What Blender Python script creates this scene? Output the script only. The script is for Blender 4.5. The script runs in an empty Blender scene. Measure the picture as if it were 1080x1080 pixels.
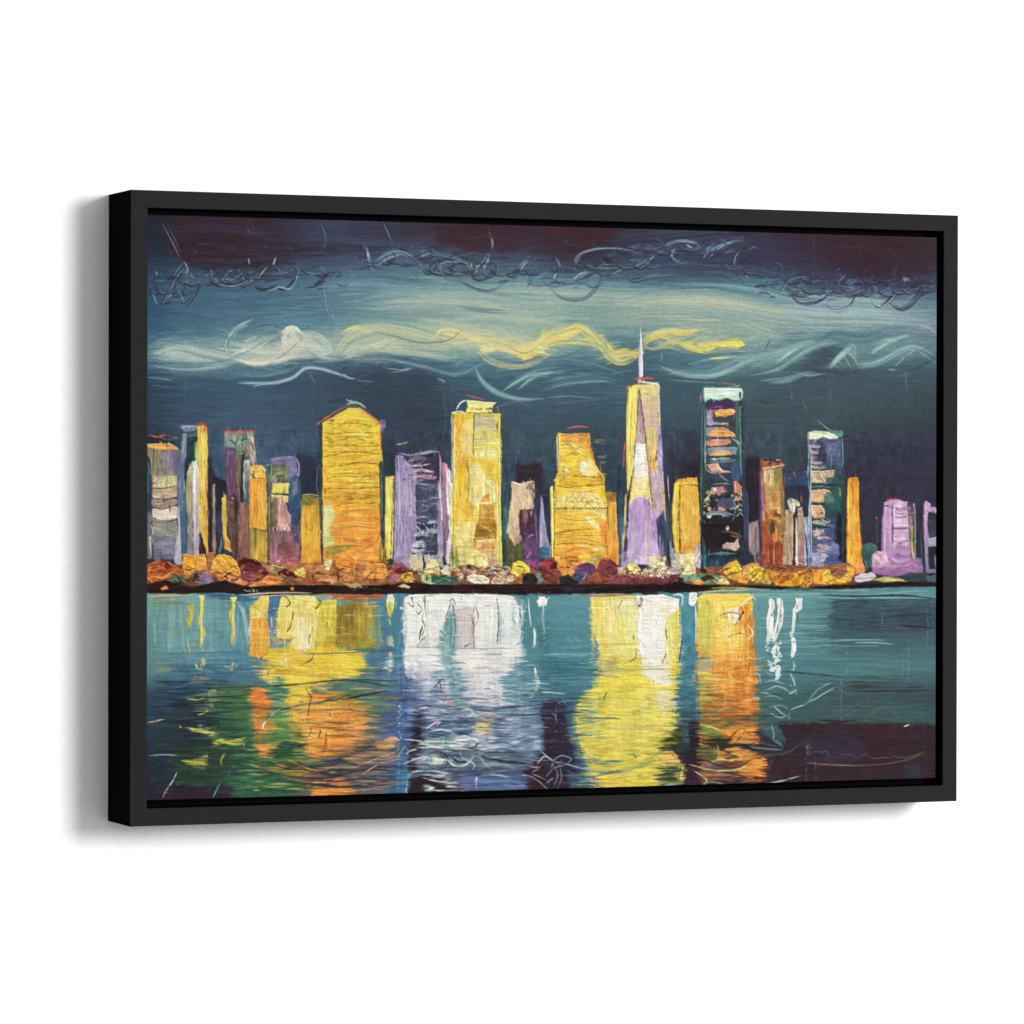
"""A city skyline painting in a black floater frame, hung on a white wall.
The picture is painted stroke by stroke in numpy and becomes the pigment and the relief of one canvas mesh."""
import numpy as np
S=2.0; X0,Y0,X1,Y1=150.,220.,994.,854.
NW,NH=int((X1-X0)*S),int((Y1-Y0)*S)
rng=np.random.RandomState(7)
IMG=np.zeros((NH,NW,3),np.float32); HGT=np.zeros((NH,NW),np.float32)
_T=np.random.RandomState(3).rand(512,512).astype(np.float32)
def vn(x,y):
    xi=np.floor(x).astype(np.int32); yi=np.floor(y).astype(np.int32)
    fx=(x-xi).astype(np.float32); fy=(y-yi).astype(np.float32)
    fx=fx*fx*(3-2*fx); fy=fy*fy*(3-2*fy)
    a=xi&511; b=(xi+1)&511; c=yi&511; d=(yi+1)&511
    return (_T[c,a]*(1-fx)+_T[c,b]*fx)*(1-fy)+(_T[d,a]*(1-fx)+_T[d,b]*fx)*fy
def fn(x,y,o=3):
    s=0.;a=.5;t=0.
    for i in range(o):
        s=s+a*vn(x*2**i+17*i,y*2**i+31*i); t+=a; a*=.55
    return s/t
def hx(c):
    c=c.strip('#'); return np.array([int(c[i:i+2],16) for i in (0,2,4)],np.float32)/255
def pts(s):
    return np.array([[float(v) for v in q.split(',')] for q in s.split()],np.float32) if isinstance(s,str) else np.array(s,np.float32)
def bb(x0,y0,x1,y1):
    i0=max(0,int((x0-X0)*S)); i1=min(NW,int((x1-X0)*S)+2); j0=max(0,int((y0-Y0)*S)); j1=min(NH,int((y1-Y0)*S)+2)
    if i1<=i0 or j1<=j0: return None
    x=((np.arange(i0,i1)+.5)/S+X0).astype(np.float32); y=((np.arange(j0,j1)+.5)/S+Y0).astype(np.float32)
    xx,yy=np.meshgrid(x,y); return (slice(j0,j1),slice(i0,i1)),xx,yy
def put(sl,c,a,h=None):
    a=np.clip(a,0,1)[...,None]
    IMG[sl]=IMG[sl]*(1-a)+np.clip(c,0,1)*a
    if h is not None: HGT[sl]=HGT[sl]*(1-.6*a[...,0])+h*a[...,0]
def grad(cols,t):
    C=np.array([hx(c) for c in cols]); n=len(C)-1
    t=np.clip(t,0,1)*n; i=np.minimum(t.astype(int),n-1); f=(t-i)[...,None]
    f=f*f*(3-2*f); return C[i]*(1-f)+C[np.minimum(i+1,n)]*f
def tex(xx,yy,d,sd):
    if d=='h': return fn(xx/14+sd,yy/1.1+sd*3)-.5
    if d=='v': return fn(xx/1.1+sd,yy/16+sd*3)-.5
    if d=='d': return fn((xx+yy)/1.6+sd,(xx-yy)/12)-.5
    if d=='b': return fn((xx-yy)/1.6+sd,(xx+yy)/12)-.5
    return fn(xx/3+sd,yy/3)-.5
def P(col,p,e=.7,w=1.,n=.16,d='h',h=.5,a=1.,k='v'):
    """filled patch of paint; col may hold several colours blended along k ('v','h')"""
    p=pts(p); sd=rng.rand()*400; m=3+e+w
    r=bb(p[:,0].min()-m,p[:,1].min()-m,p[:,0].max()+m,p[:,1].max()+m)
    if r is None: return
    sl,xx,yy=r
    if e>=2 and w>=2 and np.ptp(p[:,0])>60:
        xw=xx+(fn(xx/22+sd,yy/1.4+9)-.5)*w*7; yw=yy+(fn(xx/16+77,yy/5+sd)-.5)*w*2.2
    else:
        xw=xx+(fn(xx/6+sd,yy/6+9)-.5)*w*1.9+(fn(xx/1.6+sd,yy/2.6+9,2)-.5)*.6*min(w,1); yw=yy+(fn(xx/6+77,yy/6+sd)-.5)*w*1.9+(fn(xx/2.6+7,yy/1.6+sd,2)-.5)*.6*min(w,1)
    D=np.full(xx.shape,1e9,np.float32); ins=np.zeros(xx.shape,bool); N=len(p)
    for i in range(N):
        ax,ay=p[i]; bx,by=p[(i+1)%N]; dx,dy=bx-ax,by-ay; L=dx*dx+dy*dy+1e-9
        t=np.clip(((xw-ax)*dx+(yw-ay)*dy)/L,0,1)
        D=np.minimum(D,(xw-ax-t*dx)**2+(yw-ay-t*dy)**2)
        if abs(dy)>1e-9:
            c=((ay>yw)!=(by>yw)); ins^=c&(xw<(dx*(yw-ay)/dy+ax))
    D=np.sqrt(D); s=np.where(ins,-D,D); al=np.clip(.5-s/e,0,1)*a
    tt=tex(xx,yy,d,sd)
    cols=col.split()
    if len(cols)>1:
        u=(yy-p[:,1].min())/(np.ptp(p[:,1])+1e-6) if k=='v' else (xx-p[:,0].min())/(np.ptp(p[:,0])+1e-6)
        c=grad(cols,u+tt*.25+(fn(xx/7+sd,yy/7)-.5)*.22)
    else: c=hx(cols[0])
    c=c*(1+n*2*tt[...,None])+n*.25*(fn(xx/5+sd,yy/5+3)-.5)[...,None]
    hh=h*(.55+1.3*tt+.5*np.exp(-((s+1.2)/.9)**2))
    put(sl,c,al,hh)
def spl(p,n=8):
    if len(p)<3: return p
    q=np.vstack([2*p[0]-p[1],p,2*p[-1]-p[-2]]); o=[]
    for i in range(1,len(q)-2):
        for t in np.linspace(0,1,n,endpoint=False):
            o.append(.5*((2*q[i])+(q[i+1]-q[i-1])*t+(2*q[i-1]-5*q[i]+4*q[i+1]-q[i+2])*t*t+(-q[i-1]+3*q[i]-3*q[i+1]+q[i+2])*t**3))
    o.append(q[-2]); return np.array(o,np.float32)
def S_(col,p,w,a=1.,tp=.25,br=.5,h=.5,c2=None,sp=True,soft=0.):
    """brush stroke along a curve; tp taper, br bristle break-up, c2 second colour across"""
    p=pts(p); sd=rng.rand()*400
    if sp: p=spl(p)
    m=w/2+2; r=bb(p[:,0].min()-m,p[:,1].min()-m,p[:,0].max()+m,p[:,1].max()+m)
    if r is None: return
    sl,xx,yy=r
    D=np.full(xx.shape,1e9,np.float32); T=np.zeros_like(D); U=np.zeros_like(D)
    seg=np.sqrt(((p[1:]-p[:-1])**2).sum(1)); cum=np.concatenate([[0],np.cumsum(seg)]); Lt=cum[-1]+1e-6
    for i in range(len(p)-1):
        ax,ay=p[i]; dx,dy=p[i+1]-p[i]; L=dx*dx+dy*dy+1e-9
        t=np.clip(((xx-ax)*dx+(yy-ay)*dy)/L,0,1); ex=xx-ax-t*dx; ey=yy-ay-t*dy; d=ex*ex+ey*ey
        k=d<D; D=np.where(k,d,D); T=np.where(k,cum[i]+t*seg[i],T)
        U=np.where(k,np.sign(dx*ey-dy*ex)*np.sqrt(d),U)
    T/=Lt; D=np.sqrt(D)
    prof=np.ones_like(T)
    if tp>0: prof=np.clip(np.minimum(T,1-T)/tp,0,1)**.6
    hw=w/2*prof*(.85+.3*vn(T*Lt/4+sd,T*0+sd))+.12
    u=U/(w/2)
    st=fn(u*max(w/1.6,1)+sd,T*Lt/18+sd*2)
    al=np.clip((hw-D)/(.45+soft*w/2)+.3,0,1)
    if br>0 and w>1.4:
        al=al*np.clip(1-br*np.clip((st-.42)*6,0,1)*(.35+.65*np.clip(T*1.6-.3,0,1)),0,1)
    c=hx(col)
    if c2: f=np.clip(.5+u*.5+(st-.5)*1.2,0,1)[...,None]; c=c*(1-f)+hx(c2)*f
    c=c*(1+.3*(st-.5)[...,None])
    hh=h*(.5+1.4*(st-.5)+.5*np.clip(np.abs(u),0,1)**3)
    put(sl,c,al*a,hh)
def L(col,p,w=.7,a=.85,br=.5,h=-.3,sp=True):
    """thin scratched or drawn line, broken where the paint skips"""
    p=pts(p); sd=rng.rand()*400
    if sp: p=spl(p)
    m=w+2; r=bb(p[:,0].min()-m,p[:,1].min()-m,p[:,0].max()+m,p[:,1].max()+m)
    if r is None: return
    sl,xx,yy=r
    xw=xx+(fn(xx/2.5+sd,yy/2.5)-.5)*1.5; yw=yy+(fn(xx/2.5+5,yy/2.5+sd)-.5)*1.5
    D=np.full(xx.shape,1e9,np.float32)
    for i in range(len(p)-1):
        ax,ay=p[i]; dx,dy=p[i+1]-p[i]; LL=dx*dx+dy*dy+1e-9
        t=np.clip(((xw-ax)*dx+(yw-ay)*dy)/LL,0,1); D=np.minimum(D,(xw-ax-t*dx)**2+(yw-ay-t*dy)**2)
    D=np.sqrt(D); k=fn(xx/4+sd,yy/4)
    ww=w*(.4+.9*k)
    al=np.clip((ww-D)/.6+.15,0,1)*a*np.clip(1-br*np.clip((.5-k)*8,0,1),0,1)
    al=al*(D<ww+1)
    put(sl,hx(col),al,h)
def H(col,x0,y0,x1,y1,a=.6,den=.5,fx=22,fy=1.3,so=.25,d='h',h=.4,sl_=0.):
    """dry horizontal ('h') or vertical ('v') bristle drag inside a soft box"""
    sd=rng.rand()*400; r=bb(x0,y0,x1,y1)
    if r is None: return
    sl,xx,yy=r
    u=(xx-x0)/(x1-x0); v=(yy-y0)/(y1-y0)
    m=np.clip(np.minimum(u,1-u)/so,0,1)*np.clip(np.minimum(v,1-v)/so,0,1)
    y2=yy-sl_*(xx-x0)+(vn(xx/40+sd,yy/30)-.5)*3
    q=fn(xx/fx+sd,y2/fy+sd*2,2) if d=='h' else fn(xx/fy+sd,yy/fx+sd*2,2)
    th=1-den
    al=np.clip((q-(.25+.5*th)-(1-m)*.28)*9+.2,0,1)*a*np.clip(m*3,0,1)
    cs=col.split(); c=hx(cs[0]) if len(cs)==1 else grad(cs,fn(xx/12+sd,yy/3+9,2)*1.6-.3)
    c=c*(1+.25*(q-.5)[...,None]); put(sl,c,al,h*(q))
def W(x0,y0,x1,y1,amp,fx=30,fy=1.4,so=.12,d='h'):
    """drag wet paint sideways: horizontal displacement by streak noise"""
    sd=rng.rand()*400; r=bb(x0,y0,x1,y1)
    if r is None: return
    sl,xx,yy=r
    u=(xx-x0)/(x1-x0); v=(yy-y0)/(y1-y0)
    m=np.clip(np.minimum(u,1-u)/so,0,1)*np.clip(np.minimum(v,1-v)/so,0,1)
    if d=='h':
        n=(fn(xx/fx+sd,yy/fy+sd*2,3)-.5)*2*amp*m; n2=(fn(xx/9+sd,yy/.8+sd,2)-.5)*2*amp*m
        IMG[sl]=sum(samp(IMG,xx+n*f+n2*g,yy)*q for f,g,q in ((1,0,.3),(.55,.5,.2),(1.5,-.4,.2),(.9,.9,.15),(1.1,-.8,.15))); return
    else:
        n=(fn(xx/fy+sd,yy/fx+sd*2,3)-.5)*2*amp*m; sx,sy=xx,yy+n
    IMG[sl]=samp(IMG,sx,sy)
def samp(A,x,y):
    fx=np.clip((x-X0)*S-.5,0,NW-1.001); fy=np.clip((y-Y0)*S-.5,0,NH-1.001)
    i=fx.astype(np.int32); j=fy.astype(np.int32); u=fx-i; v=fy-j
    if A.ndim==3: u=u[...,None]; v=v[...,None]
    return (A[j,i]*(1-u)+A[j,i+1]*u)*(1-v)+(A[j+1,i]*(1-u)+A[j+1,i+1]*u)*v
def DOT(col,x,y,r,a=.9,h=.6): P(col,[(x+r*np.cos(t)*(1+.25*rng.rand()),y+r*np.sin(t)*(1+.25*rng.rand())) for t in np.linspace(0,6.28,9)[:-1]],w=.6,h=h,a=a)
def SPK(col,x0,y0,x1,y1,n,r=.5,a=.7):
    for i in range(n): 
        x=x0+(x1-x0)*rng.rand(); y=y0+(y1-y0)*rng.rand(); q=r*(.5+rng.rand())
        rr=bb(x-2,y-2,x+2,y+2)
        if rr is None: continue
        sl,xx,yy=rr; put(sl,hx(col),np.clip((q-np.hypot(xx-x,(yy-y)))/.5+.5,0,1)*a,.5)
def FIELD(xs,ys,rows):
    """underpainting: colours on a coarse lattice, blended, then dragged by the brush"""
    G=np.array([[hx(c) for c in r.split()] for r in rows]); xs=np.array(xs,float); ys=np.array(ys,float)
    r=bb(X0,ys[0],X1,ys[-1]-.01); sl,xx,yy=r
    ns=fn(xx/26,yy/1.5+40); sx=xx+(fn(xx/30+9,yy/2)-.5)*44; sy=yy+(ns-.5)*15
    u=np.interp(sx,xs,np.arange(len(xs))); v=np.interp(sy,ys,np.arange(len(ys)))
    i=np.minimum(u.astype(int),len(xs)-2); j=np.minimum(v.astype(int),len(ys)-2); u=(u-i)[...,None]; v=(v-j)[...,None]
    u=u*u*(3-2*u)
    c=(G[j,i]*(1-u)+G[j,i+1]*u)*(1-v)+(G[j+1,i]*(1-u)+G[j+1,i+1]*u)*v
    c=c*(1+.16*(fn(xx/18+3,yy/.9+7)-.5)[...,None])
    put(sl,c,np.ones(xx.shape),(fn(xx/30+5,yy/1.2)-.5)*.35+.2)

def AUTO(x0,y0,x1,y1,n,w=(1.,2.4),ln=(4,14),ang='h',a=.55,cj=.09,bend=.15,h=(.2,.7),off=0):
    """small brush touches that pick up and carry the paint already there"""
    for i in range(n):
        x=rng.uniform(x0,x1); y=rng.uniform(y0,y1); l=rng.uniform(*ln)/2
        j=int(np.clip((y-Y0)*S,0,NH-1)); k=int(np.clip((x-X0)*S,0,NW-1))
        if off:
            j=int(np.clip(j+rng.uniform(-off,off)*S,0,NH-1)); k=int(np.clip(k+rng.uniform(-off,off)*S,0,NW-1))
        c=np.clip(IMG[j,k]*rng.uniform(1-cj,1+cj)+rng.uniform(-.02,.02,3),0,1); cc='%02x%02x%02x'%tuple(int(v*255) for v in c)
        t={'h':0,'v':1.57}.get(ang,rng.uniform(0,3.14))+rng.uniform(-.18,.18)
        dx,dy=np.cos(t)*l,np.sin(t)*l; b=rng.uniform(-bend,bend)*l
        S_(cc,[(x-dx,y-dy),(x-dy/l*b,y+dx/l*b),(x+dx,y+dy)],rng.uniform(*w),a=a,tp=.35,br=.6,h=rng.uniform(*h))

_Q=[]
_S0,_L0=S_,L
def _SD(col,p,w,**k):
    if w<2.1: _Q.append((_S0,col,p,w,k))
    else: _S0(col,p,w,**k)
def _LD(col,p,w=.7,a=.85,**k): k['a']=a; _Q.append((_L0,col,p,w,k))
def DEFER(): globals().update(S_=_SD,L=_LD)
def FLUSH():
    for f,c,p,w,k in _Q: f(c,p,w,**k)
    _Q.clear(); globals().update(S_=_S0,L=_L0)
def BODY(x0,y0,x1,y1,a=.2,fx=5,fy=7):
    """uneven thickness of the paint film: darker and paler passages inside a colour"""
    sd=rng.rand()*400; sl,xx,yy=bb(x0,y0,x1,y1); u=(xx-x0)/(x1-x0); v=(yy-y0)/(y1-y0)
    m=np.clip(np.minimum(np.minimum(u,1-u),np.minimum(v,1-v))/.05,0,1)
    n=fn(xx/fx+sd,yy/fy+sd,3)-.5+.5*(fn(xx/1.3+sd,yy/6)-.5)
    IMG[sl]=np.clip(IMG[sl]*(1+2*a*n*m)[...,None]*(1+a*.35*m[...,None]*np.stack([n*0,-n*.4,(fn(xx/4,yy/6+sd)-.5)*1.6],-1)),0,1)
def RIDGE(x0,y0,x1,y1,kx,ky,nb,w,a,gate=.5,h=.9):
    """palette-knife ridges: raised creases of paint that wander over the area, one side lit and the other shaded in the colour"""
    sd=rng.rand()*400; sl,xx,yy=bb(x0,y0,x1,y1)
    n=(fn(xx/kx+sd,yy/ky+sd*2,1)+.22*fn(xx/kx*2.6+sd,yy/ky*2.6,2))*nb*.75; gx=np.gradient(n,axis=1)*S; gy=np.gradient(n,axis=0)*S; g=np.hypot(gx,gy)+1e-3
    f=n-np.floor(n)-.5; d=f/g
    gt=np.clip((fn(xx/9+sd,yy/9+5)-gate)*7,0,1)
    gt=gt*np.clip((IMG[sl].mean(2)-.22)*4,.12,1); r=np.exp(-(d/w)**2)*gt; e=(d/w)*r*((gx-gy*1.0)/g)
    IMG[sl]=np.clip(IMG[sl]*(1+a*1.6*e-.25*a*r)[...,None]+(a*.10*np.maximum(e,0))[...,None],0,1); HGT[sl]+=r*h

def SW(path,wd,cols,n,w=(.7,2.),a=.65,h=.6,spread=1.):
    """a loaded brush dragged along a curve: many parallel bristle tracks in neighbouring colours"""
    p=spl(pts(path),6); d=np.gradient(p,axis=0); nn=np.stack([-d[:,1],d[:,0]],1)/(np.hypot(d[:,0],d[:,1])[:,None]+1e-6); cs=cols.split(); N=len(p)
    for i in range(n):
        o=rng.uniform(-.5,.5)*wd; a0=int(rng.uniform(0,.45)*N); a1=int(rng.uniform(.55,1)*N); t=np.linspace(0,1,N)
        prof=o*(np.sin(np.pi*(.12+.8*t))**.5)*spread+rng.uniform(-.6,.6)*np.sin(t*6+i)
        q=(p+nn*prof[:,None])[a0:max(a1,a0+4)][::2]
        if len(q)<3: continue
        k=int(np.clip((o/wd+.5)*len(cs)+rng.uniform(-.8,.8),0,len(cs)-1)); c=hx(cs[k])*rng.uniform(.92,1.08); c='%02x%02x%02x'%tuple(int(min(v,1)*255) for v in c)
        _S0(c,q,rng.uniform(*w),a=a*rng.uniform(.6,1),tp=.3,br=.5,h=h*rng.uniform(.4,1.2))
# ---------------- underpainting of the sky
FIELD([156,200,260,320,380,440,500,560,620,680,740,800,860,920,988],[220,245,262,280,300,320,340,352,362,374,385,400,430,470,520,625],[
"1c2436 3a2f3f 3f3444 44445c 434560 423a4c 452d38 44303c 46303a 48404c 48414e 46384a 442f3a 402e36 43404a",
"22303f 3e2a37 3e2c38 3c405a 3d4058 3f3848 402d38 42303c 412c33 403a4c 424663 41364a 3e2f3c 3e2830 3c343e",
"25304a 3a2a38 39303e 3a3648 3a3a4c 45546f 45465a 44425c 3a3040 3e4660 3e4763 3d3a52 3c3042 3c2830 3a3240",
"2b4560 3a4860 3a4256 435878 4a6886 4e7088 485f74 45617a 3c4a5e 3d506c 3c4560 3c3f5a 3c3a52 3a2c38 393248",
"2e5070 3f627f 44667f 4b7490 5a8494 648f98 6a9198 64909a 5a8894 4f7c8c 477082 4c7c90 3f4a66 3e4460 3f4f6e",
"2e5a7c 3e6684 46708c 4d7890 5b8796 7a9d9c 86a6a0 86a7a4 7a9c9c 85a29c 8ba39b 7099a0 6f939e 7498a2 5d8090",
"315f7c 44708c 4c7a90 54869a 6a949c 7f9f9c 8aa8a0 8fada0 83a09c 86a29c 90a698 87a39c 83a09e 8aa3a0 7790a0",
"3b6a82 4a7a90 5a8898 6a96a0 82a49c 90ac9c a0b49c 8fac9c 789a98 5f868e 8aa49a 88a49a 6b8f96 5a7f8c 6e8a98",
"47788a 6a949c 7a9f9f 8aa8a0 94aea0 92ad9c 98b09c 8faa98 6a9096 547c8a 7f9c94 7a9a94 4f7886 5a8490 587c8c",
"5a8894 9db3a8 a0b4a8 7a9f9e 8faaa0 7a9f9e 6f9698 80a09a 5e8890 467084 4e7a8c 6a8e92 456a78 4c7480 4f7482",
"42708a 5a8898 507c90 41667e 3f627a 436c84 507c90 4b7286 426a80 3f6478 4a7486 567e88 445c6a 44656f 456470",
"2d4a65 3e5f79 3f6079 3d5770 3b5065 3d556a 416679 426a7b 406879 3f6072 406170 46666e 435968 435968 415962",
"2d4a63 3c5770 3f5c74 3c556e 395168 39485c 3d576a 3e5d70 3d5b6e 3f5d6e 3e5b6e 415962 415962 40555e 3d4a56",
"2d4156 3d5976 47637f 3d5976 35485c 354256 395165 3d596a 395365 3b5162 374658 3e5560 3d4d5a 393d4f 3a3f4f",
"2d4156 374a62 405b79 354158 313d50 313d50 354d63 34425a 35485c 353f50 342c39 3b4856 393946 383544 383544",
"2a3444 2c3444 30384c 2c3448 2a3040 2c3040 2c3c4c 2c3040 2c3848 2c3040 2c2430 2c303c 302c38 302c38 302c38"])
# flat squared slabs of paint in the dark top and the low sky
for c,p,a in (("3c2833","176,232 214,230 262,250 260,283 205,282 178,262",.75),("3b2a36","200,262 300,255 330,262 290,285 210,280",.5),("424a68","318,230 372,232 366,262 322,258",.5),
 ("452b34","463,238 515,238 560,256 540,268 462,262",.7),("43545f","868,262 872,330",0),("432a31","560,243 650,240 640,262 600,275 566,268",.7),("3f2a33","868,240 985,252 984,290 930,298 868,275",.6),
 ("39465c","388,385 462,388 464,440 466,500 424,505 396,470 386,430",.6),("3f4a5e","790,470 846,470 846,400 800,395",.15),("38384e","893,470 986,470 986,560 905,590 893,520",.55),
 ("332a38","712,485 740,480 742,520 706,520",.7),("343a4e","704,455 742,455 742,490 704,490",.4),("44535f","845,385 868,365 900,372 905,392 870,398",.7)):
    if a: P(c,p,e=5,w=6,n=.12,a=a,h=.3)
# soft brush passes across the whole sky
for i in range(420):
    x=rng.uniform(152,990); y=rng.uniform(228,600); Lr=rng.uniform(14,46)
    j=int(np.clip((y-Y0)*S,0,NH-1)); k=int(np.clip((x-X0)*S,0,NW-1)); c=np.clip(IMG[j,k]*rng.uniform(.86,1.15)+rng.uniform(-.012,.012,3),0,1)
    cc='%02x%02x%02x'%tuple(int(v*255) for v in c); am=3 if y<430 else .8
    S_(cc,[(x-Lr/2,y+rng.uniform(-am,am)),(x,y+rng.uniform(-am,am)/2),(x+Lr/2,y+rng.uniform(-am,am))],rng.uniform(1.5,5),a=.55,tp=.4,br=.8,h=rng.uniform(.1,.5))
# pale band streaks of the middle sky
for c,x0,y0,x1,y1,a,d in (("9fb8ae",430,300,640,345,.5,.42),("a5b6a2",640,300,770,345,.6,.5),("5d8894",360,292,560,330,.4,.4),("7fa6ae",330,285,480,330,.45,.35),("93b0b2",800,300,940,352,.6,.5),
 ("4a748a",150,290,330,345,.4,.4),("6e9db0",210,300,360,345,.35,.3),("4b7586",640,345,760,400,.3,.35),("33435a",480,245,700,300,.35,.35),("5f7690",640,250,800,295,.3,.25),("7f90a8",900,320,990,350,.4,.4),
 ("2f4258",380,395,470,480,.35,.35),("547a8c",560,380,700,440,.35,.3),("2c3a50",600,440,660,500,.35,.35),("35283a",150,232,340,285,.3,.4),("54506a",150,228,400,290,.3,.25),("4e6f86",200,400,340,470,.3,.25),
 ("35384c",890,440,988,540,.35,.4),("2e2b3c",300,470,345,520,.5,.5),("55606f",740,400,900,470,.25,.25),("33566a",480,400,600,470,.3,.3)):
    H(c,x0,y0,x1,y1,a=a,den=d,fx=30,fy=1.2)
# cloud bank at left
P("b6c5b6","165,372 190,366 215,371 240,372 262,366 285,370 305,365 330,370 352,366 352,374 325,379 290,382 255,384 235,378 205,382 178,380",e=7,w=5,n=.1,a=.75)
P("5d8a98","158,388 170,392 235,390 265,382 300,392 250,400 180,396",e=6,w=4,a=.4)
S_("8fb0ac","156,366 185,358 215,368 240,372",5,a=.5,soft=.6)
S_("c9cfbe","172,368 195,378 225,378 258,376 290,374 330,370",6,a=.55,br=.7,soft=.5)
S_("9db9b4","160,386 200,390 240,386 255,377",3,a=.55)
S_("3f6c84","248,352 275,345 300,352 290,362 262,360",9,a=.7,soft=.5)
S_("6f99a4","256,356 275,342 297,348 306,356",3,a=.7)
S_("d3dccf","267,336 250,345 240,357 238,366 243,374",1.7,a=.8)
S_("9fb9b2","267,337 252,348 244,360 243,370",1.2,a=.6)
P("c9cfb8","256,362 266,354 274,358 284,357 275,366 282,372 296,370 300,362 306,366 302,376 286,381 262,384 250,379",e=3,w=3,n=.12,a=.85)
S_("ddd8c0","243,376 262,382 285,380 305,374",4,a=.85,br=.6)
S_("ece3c6","246,378 262,383 282,382",1.6,a=.8)
P("dcd9c4 ece6cc","297,366 300,354 306,347 313,345 316,350 313,358 320,366 308,373 298,372",e=3.4,w=1.9,n=.2,d='b',h=1,a=.85)
P("c8cfba","312,350 330,352 345,362 352,372 330,372 314,368",e=4,w=3,n=.12,a=.8)
S_("dfe0c8","298,372 310,364 318,362 326,372 342,380",2.4,a=.8)
S_("39607a","293,378 306,368 313,362",1.6,a=.85); S_("35586f","266,366 282,358 297,353",1.2,a=.8); S_("e0e4d6","270,368 285,357 298,350",.9,a=.8)
S_("4a6f84","315,349 335,341 350,336",.9,a=.8); L("3b5668","334,358 338,364 341,358",.5)
S_("5f8598","290,386 318,372 335,380 360,390",5,a=.55,soft=.4)
S_("88a9b8","252,404 285,404 308,398 320,388 338,388 358,394 372,400",2.2,a=.9,br=.4)
S_("a9c3c9","266,408 292,402 312,396 321,389",1.4,a=.85); S_("6f93a6","260,396 285,390 305,384",1.4,a=.6)
S_("7fa2b0","284,394 296,389",1.3,a=.7); S_("9ab6c2","156,398 183,401",1,a=.7); S_("7795a8","158,406 178,408",.9,a=.5)
S_("8099a8","325,392 330,400 334,405",1.2,a=.5)
# middle cloud
P("a9bc9f","352,378 362,352 380,342 420,345 470,340 520,346 560,356 575,362 560,372 520,368 480,372 440,368 400,378 372,374",e=10,w=7,n=.1,a=.6)
P("b9c0a8","360,370 372,360 392,356 420,362 410,372 385,375 364,376",e=5,w=4,a=.7)
P("e2d38e","378,349 386,345 396,347 394,353 383,354",e=3,w=2,a=.85)
P("ead690","461,350 470,344 478,348 490,350 484,356 470,358 460,356",e=2.4,w=2,a=.95)
S_("d8d39c","462,341 480,346 500,354 520,356",3,a=.7,br=.7)
P("ddd59a","468,358 500,354 530,358 548,364 545,370 510,362 480,362",e=3,w=2,a=.7)
P("ecd689","504,366 512,360 528,362 546,366 560,362 575,358 580,350 582,362 572,372 552,380 540,374 524,368 510,374",e=2,w=2.2,n=.18,a=.95)
P("f1dc74","548,372 560,368 566,364 574,368 562,378 552,380",e=1.6,w=1.4,a=.9)
S_("b8c29a","504,362 508,372 522,382 545,386 565,382 582,370",5,a=.65,br=.7)
S_("7d8c86","510,374 525,384 548,388 566,384 582,372",1,a=.9)
S_("7a7a60","395,350 418,355 440,361 462,361 476,357 488,348",1.1,a=.95,br=0); S_("7f846c","394,372 404,367 416,360",.9,a=.8)
S_("35556f","365,378 400,374 430,380 470,382 500,376",6,a=.55,soft=.6)
S_("7aa2ac","430,374 455,388 480,396 500,388 512,382",3,a=.7,br=.6); S_("8fb3b8","458,390 476,395 492,390",1.6,a=.7)
S_("87a8b4","480,386 488,380 498,377 506,374",3,a=.6); S_("90aebb","406,388 424,390 436,388",1.4,a=.8); S_("8ca8b8","412,393 432,390",1,a=.7)
S_("a7bcc4","362,394 368,399 376,399",1.6,a=.8); S_("7f9cac","374,401 396,403",.8,a=.7); S_("8fb0ba","461,399 470,403",1.4,a=.8)
S_("6f98a6","500,386 508,400 520,412 545,420 575,420",3.5,a=.6,br=.6); S_("8db0b4","503,392 512,406 528,416 544,422",1.5,a=.8)
S_("7da2ac","545,412 560,400 575,394 600,390",4,a=.65,br=.7); S_("9ab9ba","548,408 566,396 585,392",1.3,a=.7); S_("86a9b2","530,412 548,402 556,395",1.1,a=.7)
S_("6d96a4","570,404 600,398 625,396 650,402",3,a=.5); S_("82a5ac","575,420 600,418 628,420",1.3,a=.6); S_("7396a2","520,430 545,424 560,430",.9,a=.6)
L("6c8a98","478,404 477,425",.5,a=.5); L("7fa0aa","482,322 482,345",.5,a=.7); L("9ab6b8","481,318 483,322 480,330",.8,a=.9)
# yellow cloud ribbon
S_("a7b792","572,352 600,346 622,352 640,362 650,374 672,378",9,a=.6,br=.6,soft=.4)
S_("d8c978","570,362 590,353 606,346 618,350 622,356",7,a=.85,br=.6,soft=.3)
S_("e6cf6a","568,362 592,360 618,360 632,358 640,364 644,372 658,376 675,372",5.5,a=.95,br=.5)
P("e9d070","570,350 584,350 596,344 614,342 621,349 606,353 596,360 575,365 568,362",e=2.4,w=2,n=.16,a=.9)
P("e8c85e","632,358 640,362 648,371 660,368 672,372 676,366 680,372 666,380 648,384 638,374 630,366",e=1.6,w=2,n=.16,a=.95)
S_("e9b95a","644,372 656,371 668,373",2,a=.7); P("e6dd7e","642,377 654,377 662,383 656,385 648,383",e=1,w=1,a=.95)
S_("9ab7a0","648,376 660,378 668,374 676,364 684,358",3,a=.6)
S_("ddd085","676,360 690,352 705,349 722,350 737,347",5,a=.9,br=.55); S_("e8cf6c","706,352 724,352 736,348",4,a=.9,br=.6)
S_("e9c65c","684,360 696,355 706,357 714,360",3.4,a=.95,br=.4); S_("a9b68c","676,364 688,368 704,366 718,370",3,a=.8)
S_("e2c85c","708,364 718,361 730,362 722,366 736,370",3.2,a=.95,br=.4)
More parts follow.
